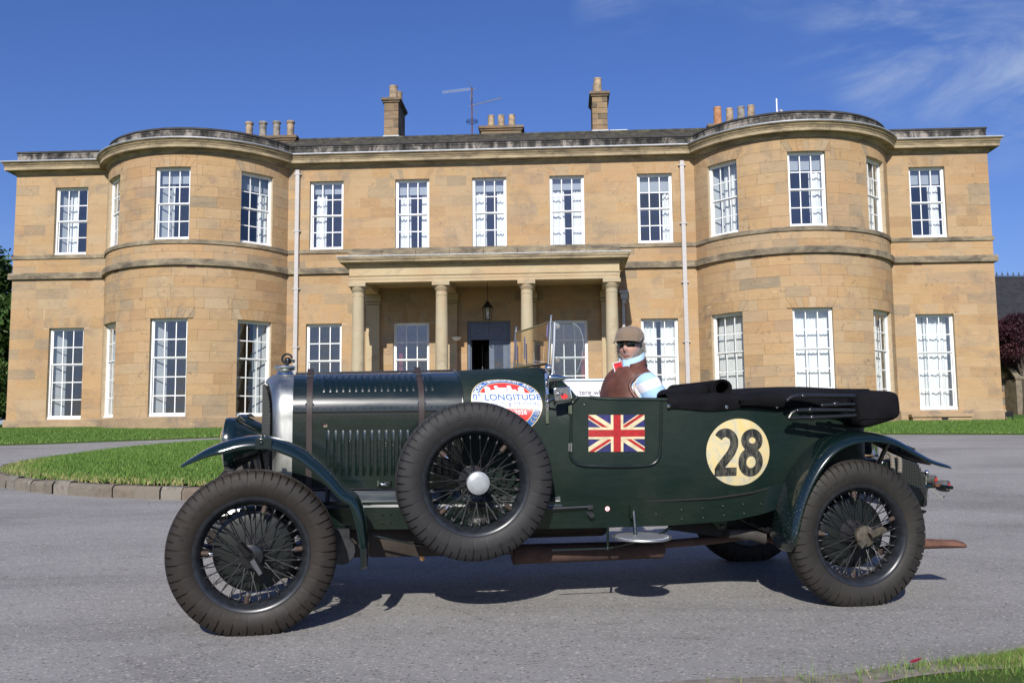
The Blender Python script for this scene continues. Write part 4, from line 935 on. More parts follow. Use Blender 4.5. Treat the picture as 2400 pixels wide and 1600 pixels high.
# straps
def strap(u, w=.033):
    mb = MB(); secs = []
    for k, t in enumerate(np.linspace(.02, 1, 26)):
        v, z = arch(u, t); o = .005; v2, z2 = arch(u, min(t + .01, 1)); v1, z1 = arch(u, max(t - .01, 0)); d = Vector((v2 - v1, z2 - z1)).normalized(); nn = Vector((d.y, -d.x)); nn = nn if nn.dot(Vector((v, z - .9))) > 0 else -nn
        if t > .99: nn = Vector((0, 1))
        a = (v + nn.x * .001, z + nn.y * .001); b = (v + nn.x * o, z + nn.y * o)
        secs.append([c(u - w / 2, *a), c(u - w / 2, *b), c(u + w / 2, *b), c(u + w / 2, *a)])
    lo = [tuple(Vector(p) + Vector((0, 0, -.02))) for p in secs[0]]
    mb.loft([lo] + secs, cv=True, caps=True); s_ = mb.build('bonnet_strap', M_strap, car, smooth=40, bevel=.0015)
    v, z = arch(u, .80); mb = MB(); bx_ = w * .68
    q = [c(u - bx_, v + .012, z - .008), c(u + bx_, v + .012, z - .008), c(u + bx_, v - .012, z + .024), c(u - bx_, v - .012, z + .024)]; mb.tube(q, .003, 6, closed=True); mb.build('buckle', M_chrome, s_)
    mb = MB(); vt, zt_ = arch(u, .84); mb.prism([c(u - w * .56, vt + .018, zt_ - .018), c(u + w * .56, vt + .018, zt_ - .018), c(u + w * .56, vt - .09, zt_ + .046), c(u - w * .56, vt - .09, zt_ + .046)], (0, 0, .008)); mb.build('strap_end', M_strap, s_, bevel=.003, smooth=40)
    for sg in (-1, 1): mb = MB(); vv, zz_ = arch(u, .56); mb.ball(c(u + sg * (w / 2 + .003), vv + .006, zz_), (.004, .005, .008), 8, 6); mb.build('stud', M_chrome, s_)
strap(.262); strap(.872)
# bonnet handle, catch, flag badge
hu, hz = uz('A', 1975, 1185, .40); mb = MB(); mb.tube(catmull([c(hu - .032, .39, hz), c(hu - .02, .405, hz - .003), c(hu, .409, hz - .004), c(hu + .02, .405, hz - .003), c(hu + .032, .39, hz)], 5), [.004] * 5 + [.0065] * 11 + [.004] * 5, 8)
for s_ in (-1, 1): mb.box(hu + s_ * .034 - .004, hu + s_ * .034 + .004, -.396, -.378, hz - .014, hz + .014)
mb.build('bonnet_handle', M_chrome, car)
for ku in (uz('A', 1465, 1200, .42)[0], .82):
    mb = MB(); kz = .68; mb.tube([c(ku, .40, .59), c(ku, .405, .63), c(ku, .4, .70)], [.008, .008, .005], 10); mb.tube([c(ku - .012, .402, .672), c(ku + .012, .402, .672)], .006, 8); mb.ball(c(ku, .4, .715), (.008, .008, .014)); mb.build('bonnet_catch', M_hub, car)
# ---- decal helper: 2-D shapes carried on a surface
def decal(parent, name, V, F, mat, fn, off):
    mb = MB(); mb.add([fn(x, y, off) for x, y in V], F); o = mb.build(name, mat, parent, smooth=0, fix=False); return o
def disc(r_, n=48, rings=6, cx=0, cy=0, ey=1.0):
    V = [(cx, cy)] + [(cx + r_ * i / rings * cos(2 * pi * k / n), cy + ey * r_ * i / rings * sin(2 * pi * k / n)) for i in range(1, rings + 1) for k in range(n)]; F = [(0, 1 + k, 1 + (k + 1) % n) for k in range(n)]
    for i in range(rings - 1): F += [(1 + i * n + k, 1 + (i + 1) * n + k, 1 + (i + 1) * n + (k + 1) % n, 1 + i * n + (k + 1) % n) for k in range(n)]
    return V, F
def clip_poly(P, a, b, cc):   # keep a*x+b*y<=c
    out = []
    for i in range(len(P)):
        p, q = P[i], P[(i + 1) % len(P)]; dp = a * p[0] + b * p[1] - cc; dq = a * q[0] + b * q[1] - cc
        if dp <= 0: out.append(p)
        if dp * dq < 0: t = dp / (dp - dq); out.append((p[0] + (q[0] - p[0]) * t, p[1] + (q[1] - p[1]) * t))
    return out
def gridclip(poly_fn_cells, cell):
    V, F = [], []
    for P in poly_fn_cells:
        if len(P) >= 3: k = len(V); V += P; F.append(tuple(range(k, k + len(P))))
    return V, F
def cells(x0, x1, y0, y1, n): 
    return [[(x0 + (x1 - x0) * i / n, y0 + (y1 - y0) * j / n), (x0 + (x1 - x0) * (i + 1) / n, y0 + (y1 - y0) * j / n), (x0 + (x1 - x0) * (i + 1) / n, y0 + (y1 - y0) * (j + 1) / n), (x0 + (x1 - x0) * i / n, y0 + (y1 - y0) * (j + 1) / n)] for i in range(n) for j in range(n)]
def flat_mat(name, col, rough=.35, var=0): return simple(name, col, rough, var=var, vscale=12)
D_white, D_red, D_blue, D_gold = flat_mat('sticker white', (.75, .76, .78)), flat_mat('sticker red', (.62, .045, .04)), flat_mat('sticker blue', (.03, .12, .36)), flat_mat('sticker gold', (.62, .5, .26))
# side map: x along car (to the rear), y up
def side_map(u0, z0):
    return lambda x, y, off: c(u0 + x, body_v(u0 + x, z0 + y) + off, z0 + y)
# ---- radiator
def rad_outline(k=1.0):
    pts = []
    for t in np.linspace(0, 1, 17): pts.append((.332 + .008 * sin(t * pi), .60 + (1.06 - .60) * t))
    for a in np.linspace(0, pi / 2, 15)[1:]: pts.append((.335 * cos(a) ** .9 if a < pi / 2 - 1e-6 else 0, 1.06 + (1.296 - 1.06) * sin(a) ** .9))
    return pts
RO = rad_outline()
def vee(v): return -.068 * (1 - abs(v) / .335)
mb = MB(); secs = []
rings_ = [(.172, 1.0, 1.0), (.12, .998, .998), (.10, .985, .985), (.088, .955, .97), (.078, .93, .955), (.072, .90, .935), (.080, .88, .92)]
for u0, ks, kz in rings_:
    h_ = [(v * ks, .58 + (z - .58) * kz) for v, z in RO]
    vf = 0 if u0 > .15 else (1 if u0 < .125 else .6)
    if u0 > .15: f_ = lambda v: 0
    else: f_ = vee
    secs.append([c(u0 + f_(v), v, z) for v, z in h_] + [c(u0 + f_(v), -v, z) for v, z in h_[::-1][1:]])
mb.loft(secs); rad = mb.build('radiator_shell', M_rad, car, smooth=60)
inn = [(v * .885, .58 + (z - .58) * .925) for v, z in RO]
mb = MB(); secs = [[c(.085 + vee(v * s_ * 1.13), v * s_, z) for v, z in inn] for s_ in (1, .5, 0, -.5, -1)]; mb.loft(secs); mb.build('radiator_core', M_core, rad, smooth=30)
# woven stone guard: vee of wires
mb = MB()
for s_ in (-1, 1):
    for i in range(26):
        v = .295 * (i + .5) / 26; zt_ = np.interp(v, [p[0] for p in inn[::-1]], [p[1] for p in inn[::-1]]) if True else 1.1
        zt_ = max([p[1] for p in inn if p[0] >= v - .002] or [1.0]); mb.tube([c(.058 + vee(v), s_ * v, .62), c(.058 + vee(v), s_ * v, zt_)], .0024, 4, caps=False)
    z = .63
    while z < 1.235:
        vm = np.interp(z, [p[1] for p in inn], [p[0] for p in inn]); mb.tube([c(.056 + vee(0), 0, z), c(.056 + vee(vm), s_ * vm, z)], .0024, 4, caps=False); z += .0125
prop(mb.build('stone_guard', M_mesh, rad, fix=False), kind='stuff')
cu_, cz_ = .125, 1.292
mb = MB(); mb.lathe([(0, 0), (.058, 0), (.05, .012), (.042, .03), (.058, .036), (.062, .048), (.06, .058), (0, .06)], 28, c(cu_ - .01, 0, cz_ - .005)); cap_ = mb.build('radiator_cap', M_chrome, car)
mb = MB(); mb.tube([(cu_ + .0 + .028 * cos(t), -.0 + .02 * sin(t) * .6, cz_ + .095 + .028 * sin(t)) for t in np.linspace(.2, 5.6, 20)], .006, 8); mb.ball(c(cu_ + .005, .005, cz_ + .085), .02); mb.tube([c(cu_ + .02, 0, cz_ + .085), c(cu_ + .045, 0, cz_ + .08)], .009, 8); mb.box(cu_ - .01, cu_ + .01, -.012, .012, cz_ + .05, cz_ + .07); mb.build('temperature_gauge', M_black, cap_)
# ---- headlamps
for s_ in (1, -1):
    v0 = .36 * s_; lu, lz = uz('A', 567, 838, .36)
    mb = MB(); R_ = .137
    mb.lathe([(0, .002), (R_ * .9, 0), (R_, .006), (R_ * 1.02, .03), (R_ * .995, .05), (R_ * .94, .058), (R_ * .82, .09), (R_ * .58, .15), (R_ * .36, .205), (.03, .24), (0, .245)], 32, c(lu, v0, lz), 'x'); hl = mb.build('headlamp', M_green, car)
    mb = MB(); mb.lathe([(R_ * .95, -.004), (R_ * 1.03, .0), (R_ * 1.05, .015), (R_ * 1.045, .045), (R_ * 1.0, .056)], 32, c(lu, v0, lz), 'x'); mb.build('lamp_rim', M_wing, hl)
    mb = MB(); mb.lathe([(0, -.03), (R_ * .5, -.024), (R_ * .95, -.003)], 28, c(lu, v0, lz), 'x'); mb.build('lamp_glass', glass_mat('lamp glass%d' % s_, (.6, .62, .65), 1.5, .02, 20, 2), hl)
    mb = MB(); mb.prism([c(lu + .03, v0 - .02, lz + R_), c(lu + .07, v0 - .02, lz + R_ + .012), c(lu + .1, v0 - .02, lz + R_ * .9), c(lu + .05, v0 - .02, lz + R_ * .95)], (0, -.04, 0)); mb.build('lamp_vent', M_green, hl)
    mb = MB(); mb.tube([c(lu + .1, v0, lz - .1), c(lu + .12, v0, .72), c(.05, v0 * .95, .56)], .017, 10); mb.build('lamp_bracket', M_black, hl)
# ---- scuttle, body tub
mb = MB(); us = list(np.linspace(1.102, 1.6, 9)); arch_loft(mb, us)
mb2 = MB()
for s_ in (1, -1):      # cowl sides curving down to the door top
    secs = []
    for u, tm in zip(np.linspace(1.6, 1.78, 10), [1.0, .93, .85, .78, .72, .67, .63, .59, .565, .555]):
        row = []
        for k in range(16):
            t = tm * k / 15; v, z = arch(min(u, 1.6), t)
            if u > 1.6: v = v * vb(u) / vb(1.6)
            row.append(c(u, s_ * v, z))
        secs.append(row)
    mb.loft(secs)
ZT_U, ZT_Z = [1.78, 1.85, 2.0, 2.2, 2.6, 3.1, 3.45, 3.575], [1.168, 1.160, 1.158, 1.156, 1.150, 1.145, 1.13, 1.1]
U2 = list(np.linspace(1.775, 3.45, 36)) + [3.48, 3.51, 3.54, 3.57]
for s_ in (1, -1):
    secs = [[c(u, s_ * body_v(u, z), z) for z in np.linspace(zbot(u), interp(u, ZT_U, ZT_Z), 13)] for u in U2]; mb.loft(secs)
secs = [[c(u_, v, z) for u_, v in ((3.57, vb(3.57)), (3.59, .2), (3.595, 0), (3.59, -.2), (3.57, -vb(3.57)))] for z in np.linspace(.72, 1.1, 6)]; mb.loft(secs)
body = mb.build('body', M_cloth, car, smooth=50)
mb = MB()
for s_ in (1, -1): mb.tube([c(u, s_ * (body_v(u, 1.15) - .004), interp(u, ZT_U, ZT_Z) - .004) for u in U2[:-2]], .011, 8)
mb.build('body_rail', M_cloth, body)
mb = MB(); mb.tube([c(1.10, v, z) for v, z in [arch(1.105, t) for t in np.linspace(0.02, 1, 24)]] + [c(1.10, -v, z) for v, z in [arch(1.105, t) for t in np.linspace(1, .02, 24)]], .0065, 6); mb.build('scuttle_band', M_green, body)
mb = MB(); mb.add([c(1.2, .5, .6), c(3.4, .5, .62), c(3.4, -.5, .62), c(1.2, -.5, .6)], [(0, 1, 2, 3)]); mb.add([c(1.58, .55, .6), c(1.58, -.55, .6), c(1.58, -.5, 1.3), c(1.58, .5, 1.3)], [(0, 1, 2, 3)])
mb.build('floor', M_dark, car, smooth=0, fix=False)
for v0 in (.3, -.3):
    mb = MB(); mb.box(2.1, 2.55, -v0 - .24, -v0 + .24, .62, .84); mb.box(2.5, 2.62, -v0 - .24, -v0 + .24, .84, 1.14); mb.build('seat', leather('seat leather%d' % (v0 > 0), (.02, .03, .022)), car, bevel=.04, smooth=0)
mb = MB(); sw = [(1.93 + .06 * cos(t) * 0 - .085 * sin(t), .28 + .2 * cos(t), 1.06 + .18 * sin(t)) for t in np.linspace(0, 2 * pi, 33)[:-1]]; mb.tube([(a, b, d) for a, b, d in sw], .012, 8, closed=True)
for t in (0, pi / 2, pi, 3 * pi / 2): mb.tube([(1.93, .28, 1.06), (1.93 - .085 * sin(t), .28 + .2 * cos(t), 1.06 + .18 * sin(t))], .008, 6)
mb.tube([(1.93, .28, 1.06), (1.6, .28, .92)], .018, 8); mb.build('steering_wheel', M_black, car)
# door
dpts = pl('B', [(1662, 722), (1625, 765), (1608, 800), (1605, 1000), (1600, 1180), (1612, 1235), (1650, 1272), (1720, 1287), (1800, 1290), (2000, 1292), (2150, 1286), (2240, 1274), (2290, 1235), (2308, 1170), (2314, 1000), (2316, 762)], .65)
dsm = catmull(dpts, 4); mb = MB(); mb.tube([c(u, body_v(u, z) + .003, z) for u, z in dsm], .0085, 8); 
xsu = [p[0] for p in dsm]; du0, du1 = min(xsu) + .004, max(xsu) - .004; secs = []
lower = [p for p in dsm if p[1] < 1.1]
for u in np.linspace(du0, du1, 22):
    zl = min((abs(p[0] - u), p[1]) for p in dsm)[1] if False else float(np.interp(u, [p[0] for p in sorted(lower)], [p[1] for p in sorted(lower)])); zt_ = interp(u, ZT_U, ZT_Z) - .002 if u > 1.78 else 1.168
    zl = min(zl, 1.0); secs.append([c(u, body_v(u, z) + .0025, z) for z in np.linspace(zl, zt_, 10)])
mbd = MB(); mbd.loft(secs); door_c = mbd.build('door', M_cloth, car, smooth=50); mb.build('door_beading', M_green, door_c)
for yh in (830, 1138):
    u, z = uz('B', 1606, yh, .66); mb = MB(); mb.tube([c(u, body_v(u, z) + .008, z - .024), c(u, body_v(u, z) + .008, z + .024)], .0075, 10); mb.box(u - .014, u + .002, -body_v(u, z) - .008, -body_v(u, z), z - .022, z + .022); mb.build('hinge', M_chrome, door_c)
u, z = uz('B', 1708, 788, .66); mb = MB(); mb.ball(c(u, body_v(u, z) + .006, z), .006); mb.build('door_stud', M_chrome, door_c)
# painted union flag on the door
P0 = pl('B', [(1748, 872), (2185, 872), (2180, 1168), (1743, 1170)], .655); fu0, fu1, fz0, fz1 = min(p[0] for p in P0), max(p[0] for p in P0), min(p[1] for p in P0), max(p[1] for p in P0)
FW, FH = fu1 - fu0, fz1 - fz0; fm = side_map((fu0 + fu1) / 2, (fz0 + fz1) / 2)
F_navy, F_cream, F_red = simple('flag navy', (.018, .018, .11), .5, var=.35, vscale=40), simple('flag cream', (.62, .53, .33), .5, var=.2, vscale=30), simple('flag red', (.36, .012, .014), .5, var=.3, vscale=35)
def rect2(x0, x1, y0, y1, n=4): return gridclip(cells(x0, x1, y0, y1, n), 0)
def clip_rect(P):
    for a, b, cc in ((1, 0, FW / 2), (-1, 0, FW / 2), (0, 1, FH / 2), (0, -1, FH / 2)): P = clip_poly(P, a, b, cc)
    return P
def bar(p, q, w, side=0):
    d = Vector((q[0] - p[0], q[1] - p[1])).normalized(); nn = Vector((-d.y, d.x)); a, b = (w / 2, -w / 2) if side == 0 else ((w, 0) if side > 0 else (0, -w)); n = 6; out = []
    for i in range(n):
        s0 = Vector(p).lerp(Vector(q), i / n); s1 = Vector(p).lerp(Vector(q), (i + 1) / n); out.append(clip_rect([tuple(s0 + nn * a), tuple(s0 + nn * b), tuple(s1 + nn * b), tuple(s1 + nn * a)]))
    return gridclip(out, 0)
K = FH / 30
decal(door_c, 'flag_field', *rect2(-FW / 2, FW / 2, -FH / 2, FH / 2, 6), F_navy, fm, .0034)
cor = [(-FW / 2, FH / 2), (FW / 2, -FH / 2), (-FW / 2, -FH / 2), (FW / 2, FH / 2)]
for i in (0, 2): decal(door_c, 'flag_saltire', *bar(cor[i], cor[i + 1], 6.4 * K), F_cream, fm, .0038)
for a, b, sd in ((cor[0], (0, 0), -1), (cor[1], (0, 0), -1), (cor[2], (0, 0), -1), (cor[3], (0, 0), -1)): decal(door_c, 'flag_saltire', *bar(a, b, 2.3 * K, sd), F_red, fm, .0042)
for m_, w, o_ in ((F_cream, 5.2, .0046), (F_red, 3.1, .0050)):
    decal(door_c, 'flag_cross', *rect2(-w * K, w * K, -FH / 2, FH / 2, 5), m_, fm, o_); decal(door_c, 'flag_cross', *rect2(-FW / 2, -w * K, -w * K * .92, w * K * .92, 5), m_, fm, o_); decal(door_c, 'flag_cross', *rect2(w * K, FW / 2, -w * K * .92, w * K * .92, 5), m_, fm, o_)
# number roundel
ru, rz_ = uz('C', 1069, 518, .652); rm_ = side_map(ru, rz_); RR = .0825 * 190 / 80
RR = (uz('C', 1260, 518, .652)[0] - uz('C', 880, 518, .652)[0]) / 2; RZ = (uz('C', 1069, 323, .652)[1] - uz('C', 1069, 713, .652)[1]) / 2
def cream_mat():
    m = Mat('brushed cream paint'); a = m.noise(16, 5, .6, 1.2, co=m.mapping((1, 1, .6))); m.set(color=m.ramp(a, [(.35, (.47, .44, .33)), (.52, (.62, .52, .29)), (.68, (.66, .5, .2))]), rough=.55); return m.m
def brush_mat():
    m = Mat('brushed black paint'); a = m.noise(38, 5, .7, .6, co=m.mapping((1, 1, .35))); m.set(color=m.ramp(a, [(.45, (.014, .014, .014)), (.75, (.17, .16, .12))]), rough=.5); return m.m
M_cream, M_bk = cream_mat(), brush_mat()
rnd = decal(body, 'number_roundel', *disc(RR, 56, 7, 0, 0, RZ / RR), M_cream, rm_, .0022)
def ribbon(pts, w, taper=None):
    P = [Vector(p) for p in pts]; V = []; F = []
    for i, p in enumerate(P):
        t = (P[min(i + 1, len(P) - 1)] - P[max(i - 1, 0)]).normalized(); nn = Vector((-t.y, t.x)); ww = w if not taper else w * taper[i]; V += [tuple(p + nn * ww / 2), tuple(p - nn * ww / 2)]
        if i: F.append((2 * i - 2, 2 * i - 1, 2 * i + 1, 2 * i))
    return V, F
sx = RR / 190
def q28(x, y): return ((x - 1069) * sx, (518 - y) * sx)
two = catmull([q28(*p) for p in [(950, 438), (965, 420), (990, 412), (1018, 420), (1038, 445), (1040, 480), (1022, 520), (990, 560), (962, 595), (948, 622)]], 5)
decal(rnd, 'numeral', *ribbon(two, 48 * sx), M_bk, rm_, .0028)
decal(rnd, 'numeral', *ribbon([q28(929, 624), q28(1000, 623), q28(1056, 622)], 46 * sx), M_bk, rm_, .0032)
def ring2(cx, cy, rx, ry, w):
    V = []; F = []; n = 36
    for k in range(n):
        a = 2 * pi * k / n
        for s_ in (1, -1): V.append(((cx - 1069 + (rx + s_ * w / 2) * cos(a)) * sx, (518 - cy + (ry + s_ * w / 2) * sin(a)) * sx))
        F.append((2 * k, 2 * k + 1, (2 * k + 3) % (2 * n), (2 * k + 2) % (2 * n)))
    return V, F
decal(rnd, 'numeral', *ring2(1148, 455, 44, 40, 46), M_bk, rm_, .0028); decal(rnd, 'numeral', *ring2(1140, 572, 52, 56, 47), M_bk, rm_, .0032)
# rally sticker on the scuttle: arc-length map over the section
su, szc = uz('B', 1062, 745, .5); su = 1.335
def arclen(u):
    P = [arch(u, t) for t in np.linspace(0, 1, 80)]; L = [0]
    for a, b in zip(P, P[1:]): L.append(L[-1] + sqrt((a[0] - b[0]) ** 2 + (a[1] - b[1]) ** 2))
    return L
_al = {}
def scut(u, s_, off):
    k = round(u, 3)
    if k not in _al: _al[k] = arclen(k)
    t = float(np.interp(s_, _al[k], np.linspace(0, 1, 80))); v, z = arch(k, t); v2, z2 = arch(k, t + .004); d = Vector((v2 - v, z2 - z)).normalized(); nn = Vector((d.y, -d.x)); nn = nn if nn.x + nn.y > 0 else -nn
    return c(u, v + nn.x * off, z + nn.y * off)
ST = .189; S_C = .555; ROT = radians(2.0)
def smap(x, y, off):
    X, Y = (x * cos(ROT) - y * sin(ROT)) * ST, (x * sin(ROT) + y * cos(ROT)) * ST
    return scut(su + X, S_C + Y, off)
stk = decal(body, 'rally_sticker', *disc(1.0, 60, 9), D_gold, smap, .002)
decal(stk, 'sticker_ring', *disc(.975, 60, 9), D_blue, smap, .0024); decal(stk, 'sticker_ring', *disc(.80, 60, 8), D_gold, smap, .0028); decal(stk, 'sticker_field', *disc(.775, 60, 8), D_red, smap, .0032)
band_ = []
for P in cells(-.98, .98, -.22, .30, 20):
    for k in range(24):
        a = 2 * pi * k / 24; P = clip_poly(P, cos(a), sin(a), .972)
        if len(P) < 3: break
    band_.append(P)
decal(stk, 'sticker_band', *gridclip(band_, 0), D_white, smap, .0036)
def stxt(s, size, x, y, mat, off, sx_=1.0, weight=0):
    V, F = text2d(s, size); decal(stk, 'sticker_text', [(p[0] * sx_ + x, p[1] + y) for p in V], F, mat, smap, off)
stxt('0° LONGITUDE', .30, 0.02, .04, D_blue, .0055, .95); stxt('GREENWICH', .19, -.44, -.165, D_blue, .0055, .98); stxt('|', .19, .06, -.165, D_red, .0055); stxt('LONDON', .19, .5, -.165, D_blue, .0055, 1.0); stxt('2026', .17, .36, -.40, D_white, .0055, 1.05); stxt('6TH', .13, .03, -.39, D_white, .0055, 1.05)
def ctxt(s, size, r_, a0, a1, mat, flip=False):
    for i, ch in enumerate(s):
        if ch == ' ': continue
        a = radians(a0 + (a1 - a0) * i / (len(s) - 1)); V, F = text2d(ch, size); sg = -1 if flip else 1
        decal(stk, 'sticker_text', [((r_ + sg * y) * cos(a - sg * x / r_), (r_ + sg * y) * sin(a - sg * x / r_)) for x, y in V], F, mat, smap, .0055)
ctxt('ROYAL OBSERVATORY RALLY', .17, .83, 158, 22, D_white); ctxt('MOTORING CLUB', .15, .94, 250, 343, D_gold, True)
# observatory silhouette
for (x0, x1, y0, y1) in ((-.52, .52, .30, .38), (-.26, .22, .30, .53), (-.27, -.17, .5, .62), (.10, .21, .5, .64), (-.56, -.40, .30, .50), (.40, .56, .30, .50), (-.37, -.26, .37, .43), (.22, .34, .37, .45)):
    decal(stk, 'sticker_building', *gridclip(cells(x0, x1, y0, y1, 2), 0), D_white, smap, .0036)
for cx in (-.48, .48): decal(stk, 'sticker_building', [(cx - .09, .5), (cx + .09, .5), (cx + .05, .55), (cx, .58), (cx - .05, .55)], [(0, 1, 2, 3, 4)], D_white, smap, .0036)
D_pale = flat_mat('sticker pale blue', (.5, .53, .68))
for (x0, x1, y0, y1) in [(-.14 + .06 * i, -.11 + .06 * i, .40, .5) for i in range(5)] + [(-.5 + .05 * i, -.48 + .05 * i, .33, .37) for i in range(20)]: decal(stk, 'sticker_window', [(x0, y0), (x1, y0), (x1, y1), (x0, y1)], [(0, 1, 2, 3)], D_pale, smap, .004)
# small badges
def badge_map(u0, z0): return lambda x, y, off: c(u0 + x, arch(u0 + x, .3)[0] + off, z0 + y)
bu, bz = uz('A', 1452, 672, .36); bm_ = badge_map(bu, bz); bd = decal(bon, 'club_badge', [(-.0105, -.009), (.0105, -.009), (.0105, .009), (-.0105, .009)], [(0, 1, 2, 3)], M_black, bm_, .001)
decal(bd, 'badge_flag', [(-.0095, .001), (-.001, .001), (-.001, .008), (-.0095, .008)], [(0, 1, 2, 3)], F_navy, bm_, .0014)
for q in (((-.0095, .0035), (-.001, .0035), (-.001, .0055), (-.0095, .0055)), ((-.006, .001), (-.0045, .001), (-.0045, .008), (-.006, .008))): decal(bd, 'badge_cross', list(q), [(0, 1, 2, 3)], F_red, bm_, .0017)
for s, y, zz_ in (('8', .002, .007), ('VINTAGE', -.0035, .005), ('BENTLEY', -.0075, .005)):
    V, F = text2d(s, zz_); decal(bd, 'badge_text', [(p[0] * (.95 if s != '8' else 1) + (.005 if s == '8' else 0), p[1] + y) for p in V], F, F_cream, bm_, .0016)
# ---- wings
def wing(path, sec, wfac, mat, name='wing'):
    """path [(u,z)] swept; sec [(v, d)] with d along the path normal; wfac(f)->(width scale, depth scale)"""
    mb = MB(); secs = []; P = [Vector(p) for p in path]; n = len(P)
    L = [0]
    for a, b in zip(P, P[1:]): L.append(L[-1] + (b - a).length)
    vc = sum(s[0] for s in sec) / len(sec)
    for i, p in enumerate(P):
        t = (P[min(i + 1, n - 1)] - P[max(i - 1, 0)]).normalized(); nn = Vector((-t.y, t.x)); ws, ds = wfac(L[i] / L[-1])
        secs.append([c(p.x + nn.x * d * ds, vc + (v - vc) * ws, p.y + nn.y * d * ds) for v, d in sec])
    mb.loft(secs); return mb.build(name, mat, car, smooth=60, solid=.004)
fpath = pl('A', [(150, 1036), (270, 955), (400, 880), (560, 815), (700, 780), (860, 768), (1000, 788), (1130, 832), (1250, 888), (1400, 1000), (1520, 1110), (1640, 1240)], .77) + pl('D', [(1530, 380), (1578, 500), (1602, 650), (1614, 800), (1605, 945)], .77)
fpath = catmull(fpath, 5)
fsec = [(.585, -.045), (.59, -.025), (.61, -.008), (.65, .0), (.70, .003), (.75, 0), (.785, -.008), (.806, -.022), (.815, -.04), (.817, -.056)]
def ff(f): 
    w = min(1, .12 + f / .16) * (1 if f < .93 else 1 - (f - .93) / .07 * .55); return (w ** .8, min(1, .2 + f / .22) * (1 if f < .8 else 1 - .35 * (f - .8) / .2))
fwing = wing(fpath, fsec, ff, M_wing)
wing([(u, z) for u, z in fpath], [(-a, b) for a, b in fsec], ff, M_wing)
edge = [Vector(p) for p in fpath]
mb = MB(); u, z = fpath[26]; mb.box(u - .012, u + .012, -.80, -.6, z - .012, z + .006); mb.box(u - .03, u + .05, -.821, -.80, z - .06, z - .004); mb.ball(c(u, .825, z - .028), .009); mb.build('wing_clamp', M_wing, fwing, bevel=.004, smooth=40)
for s_ in (1, -1):
    mb = MB(); mb.tube([c(.02, .62 * s_, .92), c(.04, .5 * s_, .72), c(.1, .42 * s_, .52)], .011, 8); mb.build('wing_stay', M_black, car)
rp = [(1262, 1062, .56), (1247, 985, .56), (1257, 900, .56), (1290, 770, .56), (1340, 650, .56), (1420, 540, .58), (1520, 465, .62), (1650, 424, .68), (1780, 412, .71), (1880, 424, .72), (1960, 452, .72), (2060, 508, .72), (2160, 560, .72), (2262, 592, .72)]
rpath = catmull([uz('C', x, y, v) for x, y, v in rp], 5)
rsec = [(.54, -.03), (.548, -.012), (.58, .0), (.64, .012), (.70, .014), (.76, .008), (.80, -.006), (.825, -.026), (.832, -.04)]
def rf(f): return (min(1, .55 + f / .08) * (1 if f < .8 else 1 - (f - .8) * 1.6), min(1, .4 + f / .15) * (1 if f < .8 else 1 - (f - .8) * 3))
rwing = wing(rpath, rsec, rf, M_wingr); wing(rpath, [(-a, b) for a, b in rsec], rf, M_wingr)
mb = MB(); u, z = uz('R4', 800, 240, .75); mb.prism([c(u - .03, .69, z + .012), c(u + .03, .69, z - .012), c(u + .035, .69, z - .004), c(u - .025, .69, z + .02)], (0, -.1, 0)); mb.build('wing_clamp', M_black, rwing)
u, z = uz('R4', 540, 330, .6); mb = MB(); mb.tube([c(u + .03, .62, z + .1), c(u - .03, .58, z - .07)], .014, 8); mb.build('wing_stay', M_black, car)
# ---- windscreen
(wu0, wz0), (wu1, wz1) = uz('R2', 762, 735, .5), uz('R2', 790, 182, .5)
def wp(v, f): return c(wu0 + (wu1 - wu0) * f, v, wz0 + (wz1 - wz0) * f)
mb = MB(); mb.tube([wp(.5, -.9), wp(.5, 1.0)], .008, 8); mb.tube([wp(-.5, -.5), wp(-.5, 1.0)], .008, 8)
for v in (.5, -.5): mb.ball(wp(v, 1.12), .008); mb.tube([wp(v, 1.0), wp(v, 1.1)], .0045, 6); mb.ball(wp(v, -.12), .024); mb.ball(wp(v, -.3), .016)
ws_ = mb.build('windscreen', M_chrome, car)
mb = MB(); mb.tube([wp(.5, 0), wp(-.5, 0)], .009, 8); mb.tube([wp(.5, .98), wp(-.5, .98)], .006, 8); mb.tube([wp(.49, 0), wp(.49, 1)], .006, 8); mb.tube([wp(-.49, 0), wp(-.49, 1)], .006, 8); mb.build('screen_frame', simple('brass screen frame', (.38, .25, .14), .25, .9), ws_)
mb = MB(); mb.add([wp(.485, .03), wp(-.485, .03), wp(-.485, .97), wp(.485, .97)], [(0, 1, 2, 3)]); mb.build('screen_glass', glass_mat('screen glass', (.86, .82, .74), 1.5, .001, 3, .45), ws_, smooth=0, fix=False, solid=.004)
V, F = disc(.024, 24, 2, 0, 0, 1.9); mb = MB(); mb.add([tuple(Vector(wp(.44 + x, .80 + y / .25)) + Vector((-.004, 0, 0))) for x, y in V], F); mb.build('tax_disc', simple('lilac disc', (.33, .24, .42), .5, var=.4, vscale=120), ws_, smooth=0, fix=False)
mb = MB(); mb.tube([wp(.30, -.02), wp(-.05, .06)], .006, 6); mb.tube([wp(.2, .0), wp(.1, .05)], .010, 8); mb.tube([wp(-.2, .04), wp(-.45, .06)], .007, 6); mb.build('wiper_motor', M_chrome, ws_)
for v in (-.1, -.38): mb = MB(); mb.tube([wp(v, .02), wp(v - .05, .6)], .004, 5); mb.prism([wp(v - .05, .2), wp(v - .06, .2), wp(v - .095, .78), wp(v - .085, .78)], (-.006, 0, 0)); mb.build('wiper', simple('blue black wiper%d' % (v < -.2), (.03, .05, .14), .4), ws_)
